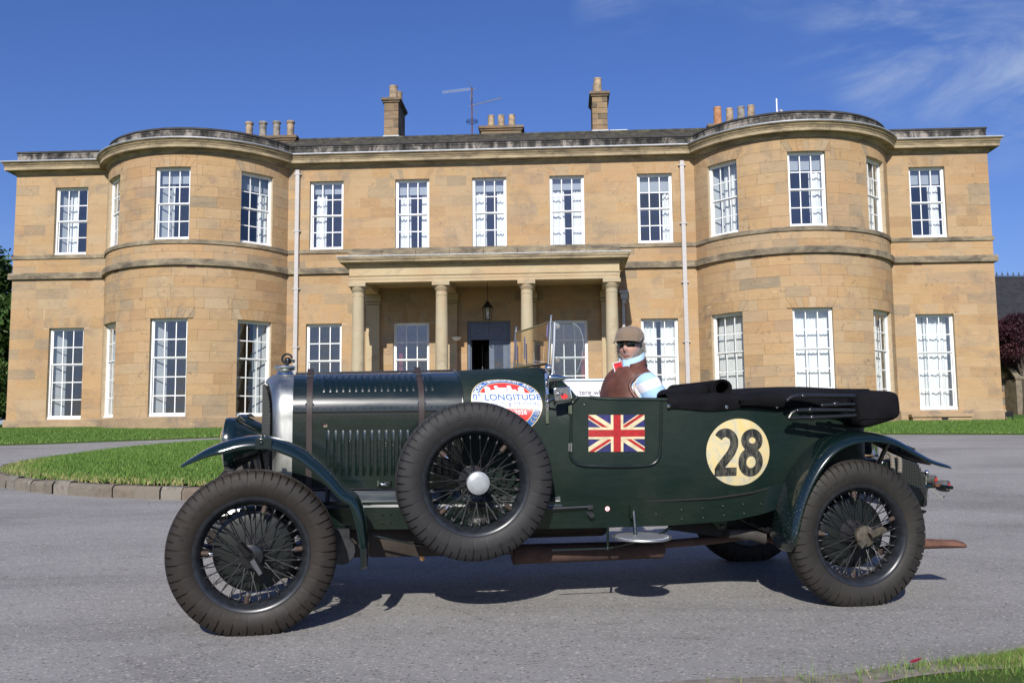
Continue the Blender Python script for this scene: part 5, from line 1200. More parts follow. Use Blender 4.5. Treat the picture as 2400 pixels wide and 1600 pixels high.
# side wind deflector
dg = pl('R2', [(850, 215), (960, 212), (1060, 212), (1110, 235), (1155, 285), (1185, 360), (1202, 450), (1198, 560), (1180, 680), (1150, 780), (1112, 860), (1060, 925), (1020, 915), (900, 850), (812, 790)], .525)
mb = MB(); mb.add([c(u, .53 + (u - dg[0][0]) * .12, z) for u, z in dg], [tuple(range(len(dg)))]); wd = mb.build('wind_deflector', glass_mat('deflector glass', (.84, .9, .93), 1.5, .002, 3, 1.2), car, smooth=0, fix=False, solid=.005)
fr_ = pl('R2', [(808, 870), (830, 500), (838, 195), (1058, 208)], .525); mb = MB(); mb.tube([c(fr_[0][0], .53, fr_[0][1]), c(fr_[1][0], .53, fr_[1][1]), c(fr_[2][0], .53, fr_[2][1])], .0085, 6); mb.tube([c(fr_[2][0], .53, fr_[2][1]), c(fr_[3][0], .555, fr_[3][1])], .0085, 6); mb.build('deflector_frame', M_polish, wd)
for yq in (250, 690): u, z = uz('R2', 870, yq, .525); mb = MB(); mb.box(u - .012, u + .012, -.55, -.52, z - .012, z + .012); mb.build('deflector_clip', M_chrome, wd, bevel=.003)
mb = MB(); mb.tube([c(u, .53 + (u - dg[0][0]) * .12, z) for u, z in catmull(dg[2:12], 3)], .0017, 6); mb.build('glass_edge_glint', simple('pale glass edge', (.36, .42, .42), .2), wd)  # pale tube on the glass edge, painting in its bright reflection
# stanchion strap, side lamp, mirror
p_ = pl('R2', [(738, 860), (735, 1100), (735, 1300), (735, 1525)], .56); mb = MB(); secs = []
for u, z in catmull(p_, 5):
    vv = body_v(u, min(z, 1.2)) if z < 1.1 else interp(z, [1.1, 1.18, 1.25, 1.4], [body_v(u, 1.1), .57, .545, .505]); secs.append([c(u - .009, vv + .004, z), c(u - .009, vv + .011, z), c(u + .009, vv + .011, z), c(u + .009, vv + .004, z)])
mb.loft(secs, cv=True, caps=True); st_ = mb.build('screen_stanchion', M_chrome, car, bevel=.002)
mb = MB()
for yq in (1050, 1140, 1300, 1470): u, z = uz('R2', 735, yq, .58); vv = body_v(u, min(z, 1.2)) if z < 1.1 else interp(z, [1.1, 1.18, 1.25, 1.4], [body_v(u, 1.1), .57, .545, .505]); mb.ball(c(u, vv + .012, z), .005, 8, 6)
mb.build('bolts', M_chrome, st_)
u0, z0 = uz('R2', 755, 925, .60); u1, z1 = uz('R2', 1012, 930, .60); mb = MB(); mb.lathe([(0, -.004), (.02, 0), (.023, .006), (.023, .02), (.020, .05), (.012, .085), (.005, u1 - u0), (0, u1 - u0 + .002)], 20, c(u0, .60, (z0 + z1) / 2), 'x'); sl_ = mb.build('side_lamp', M_chrome, car)
mb = MB(); mb.tube([c(u0 + .04, .60, z0 - .02), c(u0 + .045, .59, z0 - .07), c(u0 + .045, .55, z0 - .17)], .007, 8); mb.ball(c(u0 + .045, .56, z0 - .175), .01); mb.build('lamp_post', M_black, sl_)
q_ = pl('R2', [(822, 1060), (1030, 1038), (1058, 1208), (838, 1232)], .70); mb = MB(); mb.prism([c(u, .70, z) for u, z in q_], (.012, .022, 0)); mr = mb.build('door_mirror', M_chrome, car, bevel=.004, smooth=40)
cu0 = sum(p[0] for p in q_) / 4; cz0 = sum(p[1] for p in q_) / 4
mb = MB(); mb.add([c(cu0 + (u - cu0) * .88, .7012, cz0 + (z - cz0) * .86) for u, z in q_], [(0, 1, 2, 3)]); mb.build('mirror_back', simple('scratched nickel', (.5, .46, .43), .3, 1, var=.4, vscale=60), mr, smooth=0, fix=False)
V, F = disc(.02, 20, 2, 0, 0, .7); mb = MB(); mb.add([c(cu0 + .012 + x, .7016, cz0 - .014 + y) for x, y in V], F); mb.build('mirror_red_reflection', D_red, mr, smooth=0, fix=False)  # red disc painted on the mirror as its reflection
sa = uz('R2', 735, 1235, .6); mb = MB(); mb.tube([c(sa[0], .61, sa[1]), c(sa[0] + .05, .67, sa[1] + .018), c(cu0, .705, cz0)], .0065, 8); mb.ball(c(sa[0] + .002, .612, sa[1]), .011); mb.ball(c(cu0 - .02, .706, cz0 - .002), .01); mb.build('mirror_arm', M_chrome, mr)
# cowl fairing behind the screen
# ---- hood cover, hood bag, irons, roll
mb = MB(); secs = []
a0 = uz('R3', 170, 300, .66)[0]; a1 = uz('R3', 1320, 300, .66)[0]
for i, u in enumerate(np.linspace(a0, a1, 40)):
    zlo = uz('R3', 600, 378, .66)[1] + .006 * sin((u - a0) * 14 + 1) - .004 * abs(sin((u - a0) * 7)); w = .004 * sin(u * 23) + .003 * sin(u * 51)
    prf = [(body_v(u, zlo) + .012, zlo), (body_v(u, 1.12) + .016 + w, zlo + .02), (body_v(u, 1.14) + .018 + w, 1.135), (body_v(u, 1.15) + .014, 1.168 + w), (body_v(u, 1.15) - .02, 1.186 + w), (.50, 1.175 + 2 * w), (.44, 1.14), (.36, 1.08), (.2, 1.02), (0, 1.0), (-.3, 1.0)]
    secs.append([c(u, v, z) for v, z in prf])
mb.loft(secs); tn = mb.build('tonneau_cover', M_duck, car, smooth=70)
for x_, y_ in ((190, 352), (712, 361), (1196, 358)):
    u, z = uz('R3', x_, y_, .68); mb = MB(); mb.lathe([(0, -.006), (.005, -.006), (.007, -.003), (.0105, -.001), (.0105, .002)], 14, c(u, body_v(u, z) + .021, z), 'y'); mb.build('fastener', M_chrome, tn)
# folded hood mass
mb = MB(); secs = []
for u, zt_, lo in ((2.62, 1.165, 1.12), (2.70, 1.185, 1.12), (2.85, 1.197, 1.11), (3.0, 1.205, 1.11), (3.2, 1.212, 1.1), (3.36, 1.215, 1.05), (3.5, 1.21, 1.0)):
    vv = body_v(min(u, 3.2), 1.15) + .03; w = .004 * sin(u * 31); secs.append([c(u, vv + .01, lo), c(u, vv + .03, lo + .03), c(u, vv + .02, zt_ - .02 + w), c(u, vv - .03, zt_ + w), c(u, 0, zt_ + .012 - w), c(u, -vv, zt_), c(u, -vv - .02, lo)])
mb.loft(secs); mb.build('folded_hood', M_duck, car, smooth=60)
bagp = pl('R3', [(1836, 238), (1950, 222), (2070, 208), (2180, 210), (2228, 240), (2248, 300), (2254, 400), (2238, 462), (2150, 492), (2050, 520), (1965, 552), (1905, 550), (1870, 520), (1856, 440), (1846, 330)], .66)
bcx = sum(p[0] for p in bagp) / len(bagp); bcz = sum(p[1] for p in bagp) / len(bagp); mb = MB(); secs = []
for v, k in ((.69, .0), (.712, .82), (.70, .95), (.66, 1.0), (.6, 1.0), (.3, 1.02), (0, 1.03), (-.6, 1.0), (-.70, .9), (-.71, 0)):
    wv = [(.004 * sin(i * 2.1 + v * 9)) for i in range(len(bagp))]; secs.append([c(bcx + (u - bcx) * k + wv[i] * (k > .3), v, bcz + (z - bcz) * k + wv[i] * .7 * (k > .3)) for i, (u, z) in enumerate(bagp)])
secs[0] = [c(bcx + (u - bcx) * .3, .716, bcz + (z - bcz) * .3) for u, z in bagp]
mb.loft(secs, cv=True, caps=True); bag = mb.build('hood_bag', M_duck, car, smooth=75)
sm = bag.modifiers.new('sub', 'SUBSURF'); sm.levels = 1; sm.render_levels = 1
sp_ = pl('R3', [(1850, 300), (1868, 440), (1885, 462), (2000, 466), (2120, 462), (2235, 450)], .72); mb = MB(); mb.tube([c(u, .716, z) for u, z in catmull(sp_[2:], 4)], .0025, 5); mb.build('bag_seam', M_duck, bag)
def iron(pts, r_, v=.705): 
    P = pl('R3', pts, v); mb = MB(); m = len(P); mb.tube([c(u, v, z) for u, z in catmull(P, 4)], r_, 8)
    mb.ball(c(P[0][0], v + .004, P[0][1]), .011); return mb.build('hood_iron', M_black, car, smooth=50)
iron([(1252, 298), (1300, 268), (1360, 258), (1500, 259), (1860, 262)], .012); iron([(1565, 346), (1640, 342), (1860, 335)], .010); iron([(1335, 392), (1440, 388), (1600, 388), (1860, 390)], .0125); iron([(1265, 460), (1380, 456), (1600, 450), (1870, 436)], .0125)
P = pl('R3', [(1265, 460), (1290, 415), (1335, 392)], .712); mb = MB(); mb.tube([c(u, .714, z) for u, z in P], .009, 8); mb.ball(c(P[2][0], .725, P[2][1]), .01); mb.build('hood_link', M_black, car)
for x_, y_ in ((1400, 262), (1690, 335), (1465, 388), (1480, 455)): u, z = uz('R3', x_, y_, .705); mb = MB(); mb.ball(c(u, .705, z), (.024, .015, .0165)); mb.build('iron_knuckle', M_black, car)
# rolled side cover
ru_, rzz = uz('R3', 640, 195, .52); mb = MB(); secs = []
for k, f_ in enumerate(np.linspace(0, 1, 8)):
    vv = .56 - f_ * .5; uu = ru_ - .02 * f_ - .08 * f_ * f_; zz_ = rzz - .03 * f_; row = []
    for j in range(49):
        a = -1.9 + j / 48 * 4.2 * pi; r_ = .06 - .012 * (j / 48) * 1.2 - (.012 if j > 30 else 0) * (j - 30) / 18; wob = 1 + .05 * sin(2 * a + f_ * 3)
        row.append(c(uu + r_ * cos(a) * 1.02 * wob + .004 * f_ * sin(3 * a), vv, zz_ + r_ * sin(a) * .95))
    row.insert(0, c(uu - .045 + .05 * (1 - f_), vv + .03, zz_ - .105)); secs.append(row)
mb.loft(secs); mb.build('rolled_cover', M_duck, car, smooth=80, fix=False, solid=.004)
mb = MB(); secs = []
bp = pl('R3', [(130, 262), (160, 195), (300, 192), (380, 172), (480, 152), (520, 180), (520, 262)], .4)
for v, k in ((.52, .6), (.50, .88), (.44, 1.0), (.38, 1.02), (.3, 1.0), (.22, .9), (.18, .5)):
    m0 = (sum(p[0] for p in bp) / 7, min(p[1] for p in bp)); secs.append([c(m0[0] + (u - m0[0]) * k, v, m0[1] + (z - m0[1]) * k + .004 * sin(u * 40 + v * 20)) for u, z in bp])
mb.loft(secs, caps=True); bn = mb.build('cover_fold', M_duck, car, smooth=70); s2 = bn.modifiers.new('sub', 'SUBSURF'); s2.levels = 1; s2.render_levels = 1
# ---- chassis
RU, RVv = [-.35, .1, .6, 1.1, 1.5, 1.8, 2.9], [.36, .40, .43, .50, .583, .604, .604]
RT_U, RT_Z, RB_Z = [.1, 1.0, 2.2, 2.6, 2.8, 2.95], [.60, .60, .60, .612, .642, .69], [.455, .452, .452, .47, .505, .55]
for s_ in (1, -1):
    mb = MB(); secs = []
    for u in np.linspace(.2, 2.95, 34):
        v = interp(u, RU, RVv); zt_, zb_ = interp(u, RT_U, RT_Z), interp(u, RT_U, RB_Z); secs.append([c(u, s_ * (v - .06), zt_), c(u, s_ * v, zt_), c(u, s_ * v, zb_), c(u, s_ * (v - .06), zb_)])
    mb.loft(secs); rail = mb.build('chassis_rail', M_green, car, smooth=30)
    if s_ == 1:
        mb = MB()
        for x_, y_ in ((592, 878), (738, 855), (740, 908), (860, 845), (864, 900), (980, 833), (984, 886), (1096, 821), (1102, 876), (1203, 820)): u, z = uz('C', x_, y_, .612); mb.ball(c(u, interp(u, RU, RVv) + .001, z), .008, 8, 6)
        for x_, y_ in ((560, 305), (628, 300), (556, 375), (626, 370)): u, z = uz('R5', x_, y_, .45); mb.ball(c(u, interp(u, RU, RVv) + .001, z), .008, 8, 6)
        prop(mb.build('rivets', M_green, rail), kind='stuff')
        V, F = disc(.0145, 24, 3); eu_, ez_ = uz('C', 309, 847, .615); em = lambda x, y, off: c(eu_ + x, interp(eu_, RU, RVv) + off, ez_ + y)
        es = decal(rail, 'ecu_badge', V, F, D_red, em, .0012); decal(es, 'badge_face', *disc(.0125, 24, 3), D_white, em, .0018); Vt, Ft = text2d('E', .019); decal(es, 'badge_letter', [(a, b - .0065) for a, b in Vt], Ft, D_red, em, .0024)
    # valance between bonnet and rail
    mb = MB(); secs = []
    for u in np.linspace(.2, 1.62, 12):
        v0, v1 = (arch(min(u, 1.1), 0)[0] if u <= 1.1 else body_v(u, .6)), interp(u, RU, RVv); secs.append([c(u, s_ * v0, .655), c(u, s_ * (v0 + .012), .60), c(u, s_ * (v0 + (v1 - v0) * .7), .592), c(u, s_ * v1, .585), c(u, s_ * (v1 + .004), .572)])
    mb.loft(secs); mb.build('valance', M_green, car, smooth=30)
    # dumb iron, spring, damper
    mb = MB(); mb.tube(catmull([c(.3, s_ * .4, .5), c(0, s_ * .39, .56), c(-.25, s_ * .38, .52), c(-.36, s_ * .38, .42)], 5), .03, 8); mb.tube(catmull([c(-.36, s_ * .38, .4), c(-.1, s_ * .38, .33), c(.15, s_ * .38, .33), c(.45, s_ * .38, .42)], 5), .024, 8); mb.build('front_spring', M_black, car)
    mb = MB(); mb.lathe([(0, -.03), (.07, -.03), (.075, -.02), (.075, .02), (0, .02)], 20, c(.44, s_ * .5, .36), 'y'); mb.box(.40, .48, -s_ * .5 - .02, -s_ * .5 + .02, .36, .47); mb.build('damper', M_hub, car, smooth=40)
    if s_ == 1:
        mb = MB(); mb.box(.385, .40 + .03, -.54, -.52, .36, .46); mb.ball(c(.405, .545, .44), .011); mb.ball(c(.407, .545, .372), .011); mb.build('damper_link', M_hub, car, bevel=.006)
mb = MB(); mb.tube([c(0, -.66, HUBZ - .02), c(0, -.4, HUBZ - .06), c(0, .4, HUBZ - .06), c(0, .66, HUBZ - .02)], .03, 10); mb.tube([c(WB, -.66, HUBZ), c(WB, .66, HUBZ)], .045, 10); mb.ball(c(WB, 0, HUBZ), .15); mb.tube([c(.12, -.6, .37), c(.12, .6, .37)], .014, 8); mb.build('axle', M_black, car)
mb = MB(); mb.box(.45, 1.35, -.30, .30, .30, .62); mb.box(1.35, 2.0, -.2, .2, .34, .6); mb.tube([c(2.0, 0, .45), c(WB, 0, .4)], .035, 10); mb.build('crankcase', M_sump, car, bevel=.03, smooth=0)
mb = MB(); secs = [[c(u, .33, .455), c(u, .345, .40), c(u, .33, interp(u, [.42, .7, 1.3], [.29, .285, .275])), c(u, -.33, .28)] for u in np.linspace(.42, 1.4, 6)]; mb.loft(secs); mb.build('undertray', M_sump, car, smooth=40)
u, z = uz('R5', 885, 663, .4); mb = MB(); mb.lathe([(0, -.03), (.013, -.03), (.015, -.02), (.011, -.015), (.011, .03), (0, .03)], 12, c(u, .40, z), 'y'); mb.build('drain_plug', M_brass, car)
mb = MB(); mb.tube([c(*(lambda q: (q[0], .47, q[1]))(uz('R5', 480, 480, .47))), c(*(lambda q: (q[0], .47, q[1]))(uz('R5', 900, 565, .47)))], .006, 8); mb.build('brake_rod', M_green, car)
for s_ in (1, -1):
    mb = MB()
    for k in range(5):
        L_ = .62 - k * .1; mb.loft([[c(3.3 + L_ * t_, s_ * (.44 + w_), .30 + k * .011 + .17 * (L_ * t_ / .62) ** 2 + h_) for w_, h_ in ((-.03, 0), (.03, 0), (.03, .01), (-.03, .01))] for t_ in np.linspace(-1, 1, 11)], cv=True, caps=True)
    mb.build('rear_spring', M_black, car, smooth=40)
    mb = MB(); mb.add([c(2.3, s_ * .40, .60), c(2.9, s_ * .40, .95), c(3.54, s_ * .36, .98), c(3.54, s_ * .36, .50), c(3.1, s_ * .38, .42), c(2.62, s_ * .40, .35), c(2.3, s_ * .4, .40)], [(0, 1, 2, 3, 4, 5, 6)]); mb.build('inner_shade_panel', M_dark, car, smooth=0, fix=False)  # inner sheet, black to fill in the shade and axle parts under the tail
mb = MB(); mb.tube([c(u, body_v(u, zbot(u)) + .0015, zbot(u)) for u in np.linspace(1.5, 2.9, 26)], .0055, 6); mb.build('body_shadow_gap', M_dark, body)  # black strip paints the shadow gap between body and rail
# exhaust
mb = MB(); mb.lathe([(0, 0), (.03, .002), (.058, .012), (.060, .03), (.056, .045), (.054, .5), (.050, .84), (.053, .86), (.053, .90), (.042, .91), (.024, .92)], 24, c(1.40, .28, uz('C', 300, 1092, .28)[1]), 'x'); ex = mb.build('silencer', M_rust, car)
mb = MB(); mb.tube(catmull([c(2.30, .28, .295), c(2.6, .30, .315), c(2.9, .34, .335), c(3.2, .44, .24), c(3.5, .46, .235), c(3.75, .46, .27)], 5), .024, 10); mb.build('exhaust_pipe', M_rust, car); mb = MB(); mb.tube([c(1.1, .30, .45), c(1.25, .29, .34), c(1.42, .28, .298)], .026, 10); mb.build('down_pipe', M_rust, car)
p4_ = uz('R4', 1020, 1300, .46)[0]; mb = MB(); secs = []
for k in range(7):
    f_ = k / 6; u = 3.74 + (4.135 - 3.74) * f_; zc_ = .285 - .012 * f_; hh_ = .027 + .012 * f_ if f_ < .3 else .034 - .015 * f_; ww = .026 + .06 * f_; secs.append([c(u, .46 + ww * cos(a), zc_ + hh_ * sin(a)) for a in np.linspace(0, 2 * pi, 17)[:-1]])
secs = [[(p[0], p[1], p[2]) for p in s] for s in secs]; mb.loft(secs, cv=True); mb.build('fishtail', M_rust2, car, solid=.004)
# step plate and hangers
pu, pz_ = uz('C', 505, 1008, .69); mb = MB(); mb.lathe([(0, .0), (.155, .0), (.163, .004), (.165, .008), (.163, .012), (.15, .012), (.145, .009), (0, .009)], 44, c(pu, .69, pz_ - .008)); stp = mb.build('step_plate', M_satin, car)
for i in range(15):
    y_ = -.13 + i * .0186; hw_ = sqrt(max(.143 ** 2 - y_ * y_, 0)); mb = MB(); mb.box(pu - hw_, pu + hw_, -.69 + y_ - .0045, -.69 + y_ + .0045, pz_ + .001, pz_ + .006); mb.build('tread_bar', M_satin, stp, smooth=0)
mb = MB(); mb.tube([c(pu - .02, .61, .56), c(pu - .02, .63, .49), c(pu - .02, .65, pz_ - .01)], .011, 8); mb.box(pu - .04, pu + .0, -.625, -.608, .50, .57); mb.tube([c(pu + .1, .66, pz_ - .005), c(pu + .3, .5, pz_ + .06)], .009, 8); mb.build('step_bracket', M_green, car, smooth=40)
a_ = uz('C', 308, 950, .60); b_ = uz('C', 308, 1075, .60); d_ = uz('R5', 1970, 600, .60); e_ = uz('C', 470, 1040, .62); mb = MB(); mb.tube([c(a_[0], .60, a_[1]), c(b_[0], .60, b_[1])], .008, 8); mb.ball(c(b_[0], .60, b_[1]), .011); mb.tube([c(d_[0], .60, d_[1]), c(b_[0], .60, b_[1]), c(e_[0], .62, e_[1])], .0055, 8); mb.build('brake_linkage', M_green, car, smooth=50)
a_ = uz('C', 10, 842, .61); b_ = uz('C', 200, 832, .61); mb = MB(); mb.tube([c(a_[0] - .2, .61, a_[1] - .006), c(b_[0], .622, b_[1])], .006, 8); mb.box(b_[0] - .012, b_[0] + .016, -.63, -.61, b_[1] - .012, b_[1] + .01); mb.lathe([(0, -.03), (.014, -.03), (.018, -.01), (.018, .01), (0, .01)], 12, c(b_[0] + .006, .61, b_[1] - .045), 'y'); mb.build('lever_shaft', M_hub, car, smooth=40)
# rear spring gaiter
g_ = pl('C', [(1000, 985), (1090, 988), (1215, 1010)], .42); mb = MB(); secs = []
for k, (u, z) in enumerate(catmull(g_, 6)): f_ = k / 12; h_ = .026 + .012 * f_; secs.append([c(u, .42 + .035 * a, z + h_ * b + .0025 * sin(k * 5)) for a, b in ((1, -.6), (1, .6), (.5, 1), (-.5, 1), (-1, .6), (-1, -.6), (-.5, -1), (.5, -1))])
mb.loft(secs, cv=True, caps=True); mb.build('spring_gaiter', leather('gaiter leather', (.04, .036, .033), .6), car, smooth=60)
u, z = uz('C', 960, 930, .5); mb = MB(); mb.prism([c(u - .06, .5, z + .02), c(u + .05, .5, z + .02), c(u + .03, .5, z - .035), c(u - .01, .5, z - .035)], (0, .03, 0)); mb.ball(c(u + .01, .505, z - .015), .01); mb.build('spring_bracket', M_green, car)
# ---- tail: tank, guard, hoses, lamps
tk = pl('R4', [(440, 410), (470, 370), (700, 335), (870, 395), (905, 470), (940, 640), (985, 760), (985, 900), (700, 930), (500, 800)], .30)
mb = MB(); mb.prism([c(u, .36, z) for u, z in tk], (0, .72, 0)); tank = mb.build('fuel_tank', M_green, car, smooth=30, bevel=.012)
tu0, tu1 = tk[1][0], tk[6][0]; mb = MB()
def in_tank(u):
    zt_ = np.interp(u, [tk[0][0], tk[1][0], tk[2][0], tk[3][0], tk[4][0], tk[5][0], tk[6][0]], [tk[0][1], tk[1][1], tk[2][1], tk[3][1], tk[4][1], tk[5][1], tk[6][1]]); return zt_ - .012
n_ = int((tu1 - tu0) / .0115)
for i in range(n_):
    u = tu0 + .02 + i * .0115
    if u > tu1 - .008: break
    mb.tube([c(u, .369, .53), c(u, .369, in_tank(u))], .0021, 4, caps=False)
z = .54
while z < .80:
    us_ = [u for u in np.linspace(tu0, tu1, 60) if in_tank(u) > z]
    if us_: mb.tube([c(max(us_[0], tu0 + .02), .3715, z), c(us_[-1], .3715, z)], .0021, 4, caps=False)
    z += .0115
prop(mb.build('tank_guard', M_mesh, tank, fix=False), kind='stuff')
for (pp) in ([(570, 285), (610, 300), (640, 370), (648, 480), (640, 600)], [(705, 335), (728, 380), (730, 480), (718, 580)]):
    P = catmull(pl('R4', pp, .42), 6); mb = MB(); mb.tube([c(u, .42, z) for u, z in P], [.0125 + .002 * (i % 2) for i in range(len(P))], 8); mb.build('hose', simple('grey hose', (.2, .18, .15), .8, var=.2, vscale=40), car, smooth=20)
u, z = uz('R4', 400, 225, .1); mb = MB(); mb.lathe([(.045, -.05), (.05, .02), (.06, .03), (.06, .045), (0, .05)], 20, c(u, .1, z)); mb.build('filler_cap', M_chrome, car)
a_, b_ = uz('R4', 870, 690, .36), uz('R4', 1160, 680, .36); mb = MB(); mb.tube([c(a_[0], .36, a_[1]), c(b_[0] + .03, .36, b_[1])], .011, 8); mb.tube([c(b_[0], .5, b_[1] + .005), c(b_[0], -.5, b_[1] + .005)], .011, 8); d_ = uz('R4', 1000, 920, .36); mb.tube([c(b_[0] - .07, .36, b_[1]), c(d_[0], .36, d_[1])], .008, 8); bar_ = mb.build('lamp_bar', M_green, car)
for (x_, y_, v0, R_) in ((1285, 680, .40, .036), (1135, 612, .30, .032)):
    u, z = uz('R4', x_, y_, v0); d = Vector((.55, .83, 0)); mb = MB()
    def along(pr):
        secs = []; a = Vector((-.83, .55, 0)); b = Vector((0, 0, 1)); dd = Vector((d.x, -d.y, 0)); aa = Vector((-dd.y, dd.x, 0))
        for r_, h_ in pr: secs.append([tuple(Vector(c(u, v0, z)) + dd * h_ + aa * (r_ * cos(t)) + b * (r_ * sin(t))) for t in np.linspace(0, 2 * pi, 21)[:-1]])
        return secs
    mb.loft(along([(.001, -.075), (R_ * .7, -.07), (R_ * .95, -.05), (R_, -.01), (R_, .0), (R_ * .85, .004)]), cv=True); tl = mb.build('tail_lamp', simple('grey lamp body', (.09, .09, .088), .5, var=.4, vscale=40), car)
    mb = MB(); mb.loft(along([(R_ * .84, .002), (R_ * .72, .006), (.001, .008)]), cv=True); mb.build('lamp_rim', M_hub, tl)
    mb = MB(); mb.loft(along([(R_ * .56, .0065), (R_ * .4, .012), (.001, .014)]), cv=True); mb.build('lens', simple('red lens%d' % x_, (.45, .03, .01), .15), tl)
u, z = uz('R4', 1045, 530, .30); mb = MB(); mb.ball(c(u - .004, .30, z), (.017, .017, .021)); mb.tube([c(u - .01, .30, z), c(u - .012, .30, z - .07)], .008, 8); mb.build('indicator', M_chrome, car)
P = catmull(pl('R4', [(1075, 712), (1120, 740), (1180, 800), (1225, 828), (1240, 790)], .38), 5); mb = MB(); mb.tube([c(u, .38, z) for u, z in P], .0035, 6); mb.build('cable', simple('pale cable', (.3, .29, .25), .6), car)
u, z = uz('R4', 1160, 665, .38); mb = MB(); mb.box(u - .02, u + .02, -.40, -.36, z - .012, z + .008); mb.build('lamp_bracket', M_rust2, car, bevel=.004)
u, z = uz('R4', 945, 580, .33); mb = MB(); mb.box(u - .012, u + .012, -.37, -.30, z - .04, z + .04); mb.build('tank_strap', M_black, car, bevel=.004)
# ------------------------------------------------------------------ the driver
def pskin():
    m = Mat('skin'); a = m.noise(22, 5, .6); sk = m.ramp(a, [(.35, (.50, .26, .20)), (.65, (.62, .36, .29))]); bd_ = m.ramp(m.noise(420, 3), [(.35, (.22, .18, .16)), (.65, (.6, .55, .5))]); t = m.attr('tone'); k_ = m.math('MULTIPLY', m.rng(t, .1, .9), m.rng(m.noise(90, 3), .3, .55, .45, 1)); m.set(color=m.mix(k_, sk, bd_), rough=.55, sub=.05); m.b.inputs['Subsurface Radius'].default_value = (.01, .004, .002); m.bump(m.noise(240, 3), .15, .002); return m.m
M_skin = pskin()
M_gilet = leather('brown gilet leather', (.105, .04, .026), .45, .35)
def shirt():
    m = Mat('striped shirt'); z = m.node('ShaderNodeSeparateXYZ', {0: m.mapping((1, 1, 1), (0, .38, 0))}).outputs[2]; w = m.math('FRACT', m.math('MULTIPLY', z, 7.6)); m.set(color=m.ramp(w, [(.0, (.72, .72, .78)), (.44, (.72, .72, .78)), (.47, (.36, .55, .80)), (.97, (.36, .55, .80))]), rough=.85); m.bump(m.noise(9, 4, .6, .5), .5, .02); return m.m
M_shirt = shirt(); M_collar = simple('pale blue collar', (.36, .53, .72), .8, var=.08); M_cred = simple('red collar lining', (.5, .012, .02), .7); M_cwhite = simple('white collar edge', (.75, .75, .77), .8); M_lining = simple('cream lining', (.55, .46, .36), .9)
def tweed():
    m = Mat('herringbone tweed'); w = m.node('ShaderNodeTexWave', {'Vector': m.mapping((1, 1, 1), (0, .5, .6)), 'Scale': 95.0, 'Distortion': 6.0, 'Detail': 2.0, 'Detail Scale': 2.2}).outputs[1]
    cc = m.ramp(w, [(.3, (.09, .065, .045)), (.6, (.27, .2, .14))]); cc = m.mix(m.rng(m.noise(300, 2), .6, .7, 0, .5), cc, (.3, .1, .05)); m.set(color=cc, rough=.95, sheen=.2); m.bump(m.noise(400, 2), .4, .003); return m.m
M_tweed = tweed()
M_hair = simple('grey hair', (.26, .24, .22), .6, var=.4, vscale=60); M_beard = simple('white stubble beard', (.42, .36, .32), .8, var=.35, vscale=90); M_lip = simple('lips', (.36, .12, .1), .5); M_teeth = simple('teeth', (.7, .66, .58), .3)
M_shade = simple('black sunglasses', (.004, .004, .005), .08, coat=1)
PV = -.26
hu_, hz_ = uz('F', 540, 500, PV)                     # head centre
HC = CAR_O + eu * hu_ + ev * PV + ez * hz_
FA = radians(23); fdir = Vector((-sin(FA), -cos(FA), 0)); sdir = Vector((-fdir.y, fdir.x, 0))   # face direction; sdir = the person's own right-hand side mirrored below
sdir = Vector((cos(FA), -sin(FA), 0))                # image-right side of the face
person = empty('person', (HC.x, HC.y, HC.z - .62)); prop(person, 'smiling bearded man in tweed cap, sunglasses and brown leather gilet sitting at the wheel', 'person')
PO = Vector(person.location)
TILT = radians(4)
def hd(x, y, z):          # head coords: x image-right, y forward (face), z up, in metres from the head centre
    z2 = z * cos(TILT) + x * sin(TILT) * 0 - y * sin(TILT) * .6; y2 = y * cos(TILT) + z * sin(TILT) * .6
    p = HC + (sdir * x + fdir * y2 + Vector((0, 0, z2))) * 1.05; return tuple(p - PO)
def G(d, s): return math.exp(-(d / s) ** 2)
def head_pt(th, ph, off=0):
    dx, dy, dz = sin(ph) * sin(th), sin(ph) * cos(th), cos(ph)
    x, y, z = .073 * dx, .094 * dy, .118 * dz
    if dz < 0:
        k = -dz; x *= 1 - .22 * k ** 1.6; y = y * (1 - .18 * k ** 2) + .014 * k * (dy > -.2)
    fr = max(0, dy)
    y += fr * (.030 * G(dx, .16) * G(dz + .20, .17) + .014 * G(dx, .12) * G(dz - .02, .22))       # nose
    y += fr * (.006 * G(dz - .24, .1) * G(dx, .6) - .010 * G(abs(dx) - .38, .18) * G(dz - .06, .12))   # brow, sockets
    y += fr * (.007 * G(abs(dx) - .42, .2) * G(dz + .22, .16))                                      # cheeks
    y += fr * (.010 * G(dx, .3) * G(dz + .80, .16) + .006 * G(dx, .3) * G(dz + .50, .1) - .005 * G(dx, .3) * G(dz + .575, .045))   # chin, lips
    n = Vector((dx / .073, dy / .094, dz / .118)).normalized(); return (x + n.x * off, y + n.y * off, z + n.z * off)
mb = MB(); secs = []
for i in range(41):
    ph = pi * i / 40; secs.append([hd(*head_pt(2 * pi * k / 56, ph)) for k in range(56)])
mb.loft(secs, cv=True)
for i in range(41):
    for k in range(56):
        th, ph = 2 * pi * k / 56, pi * i / 40; th = th - 2 * pi if th > pi else th; dx, dz = sin(ph) * sin(th), cos(ph); sd_ = max(0, abs(th) - .45)
        f_ = min(1, max(0, (-.60 + sd_ * .75 - dz) / .14)) if abs(th) < 1.75 else 0; ms = G(dz + .46, .07) * (1 if abs(dx) < .38 else 0); mb.T[i * 56 + k] = .08 + .92 * max(f_, ms * .9)
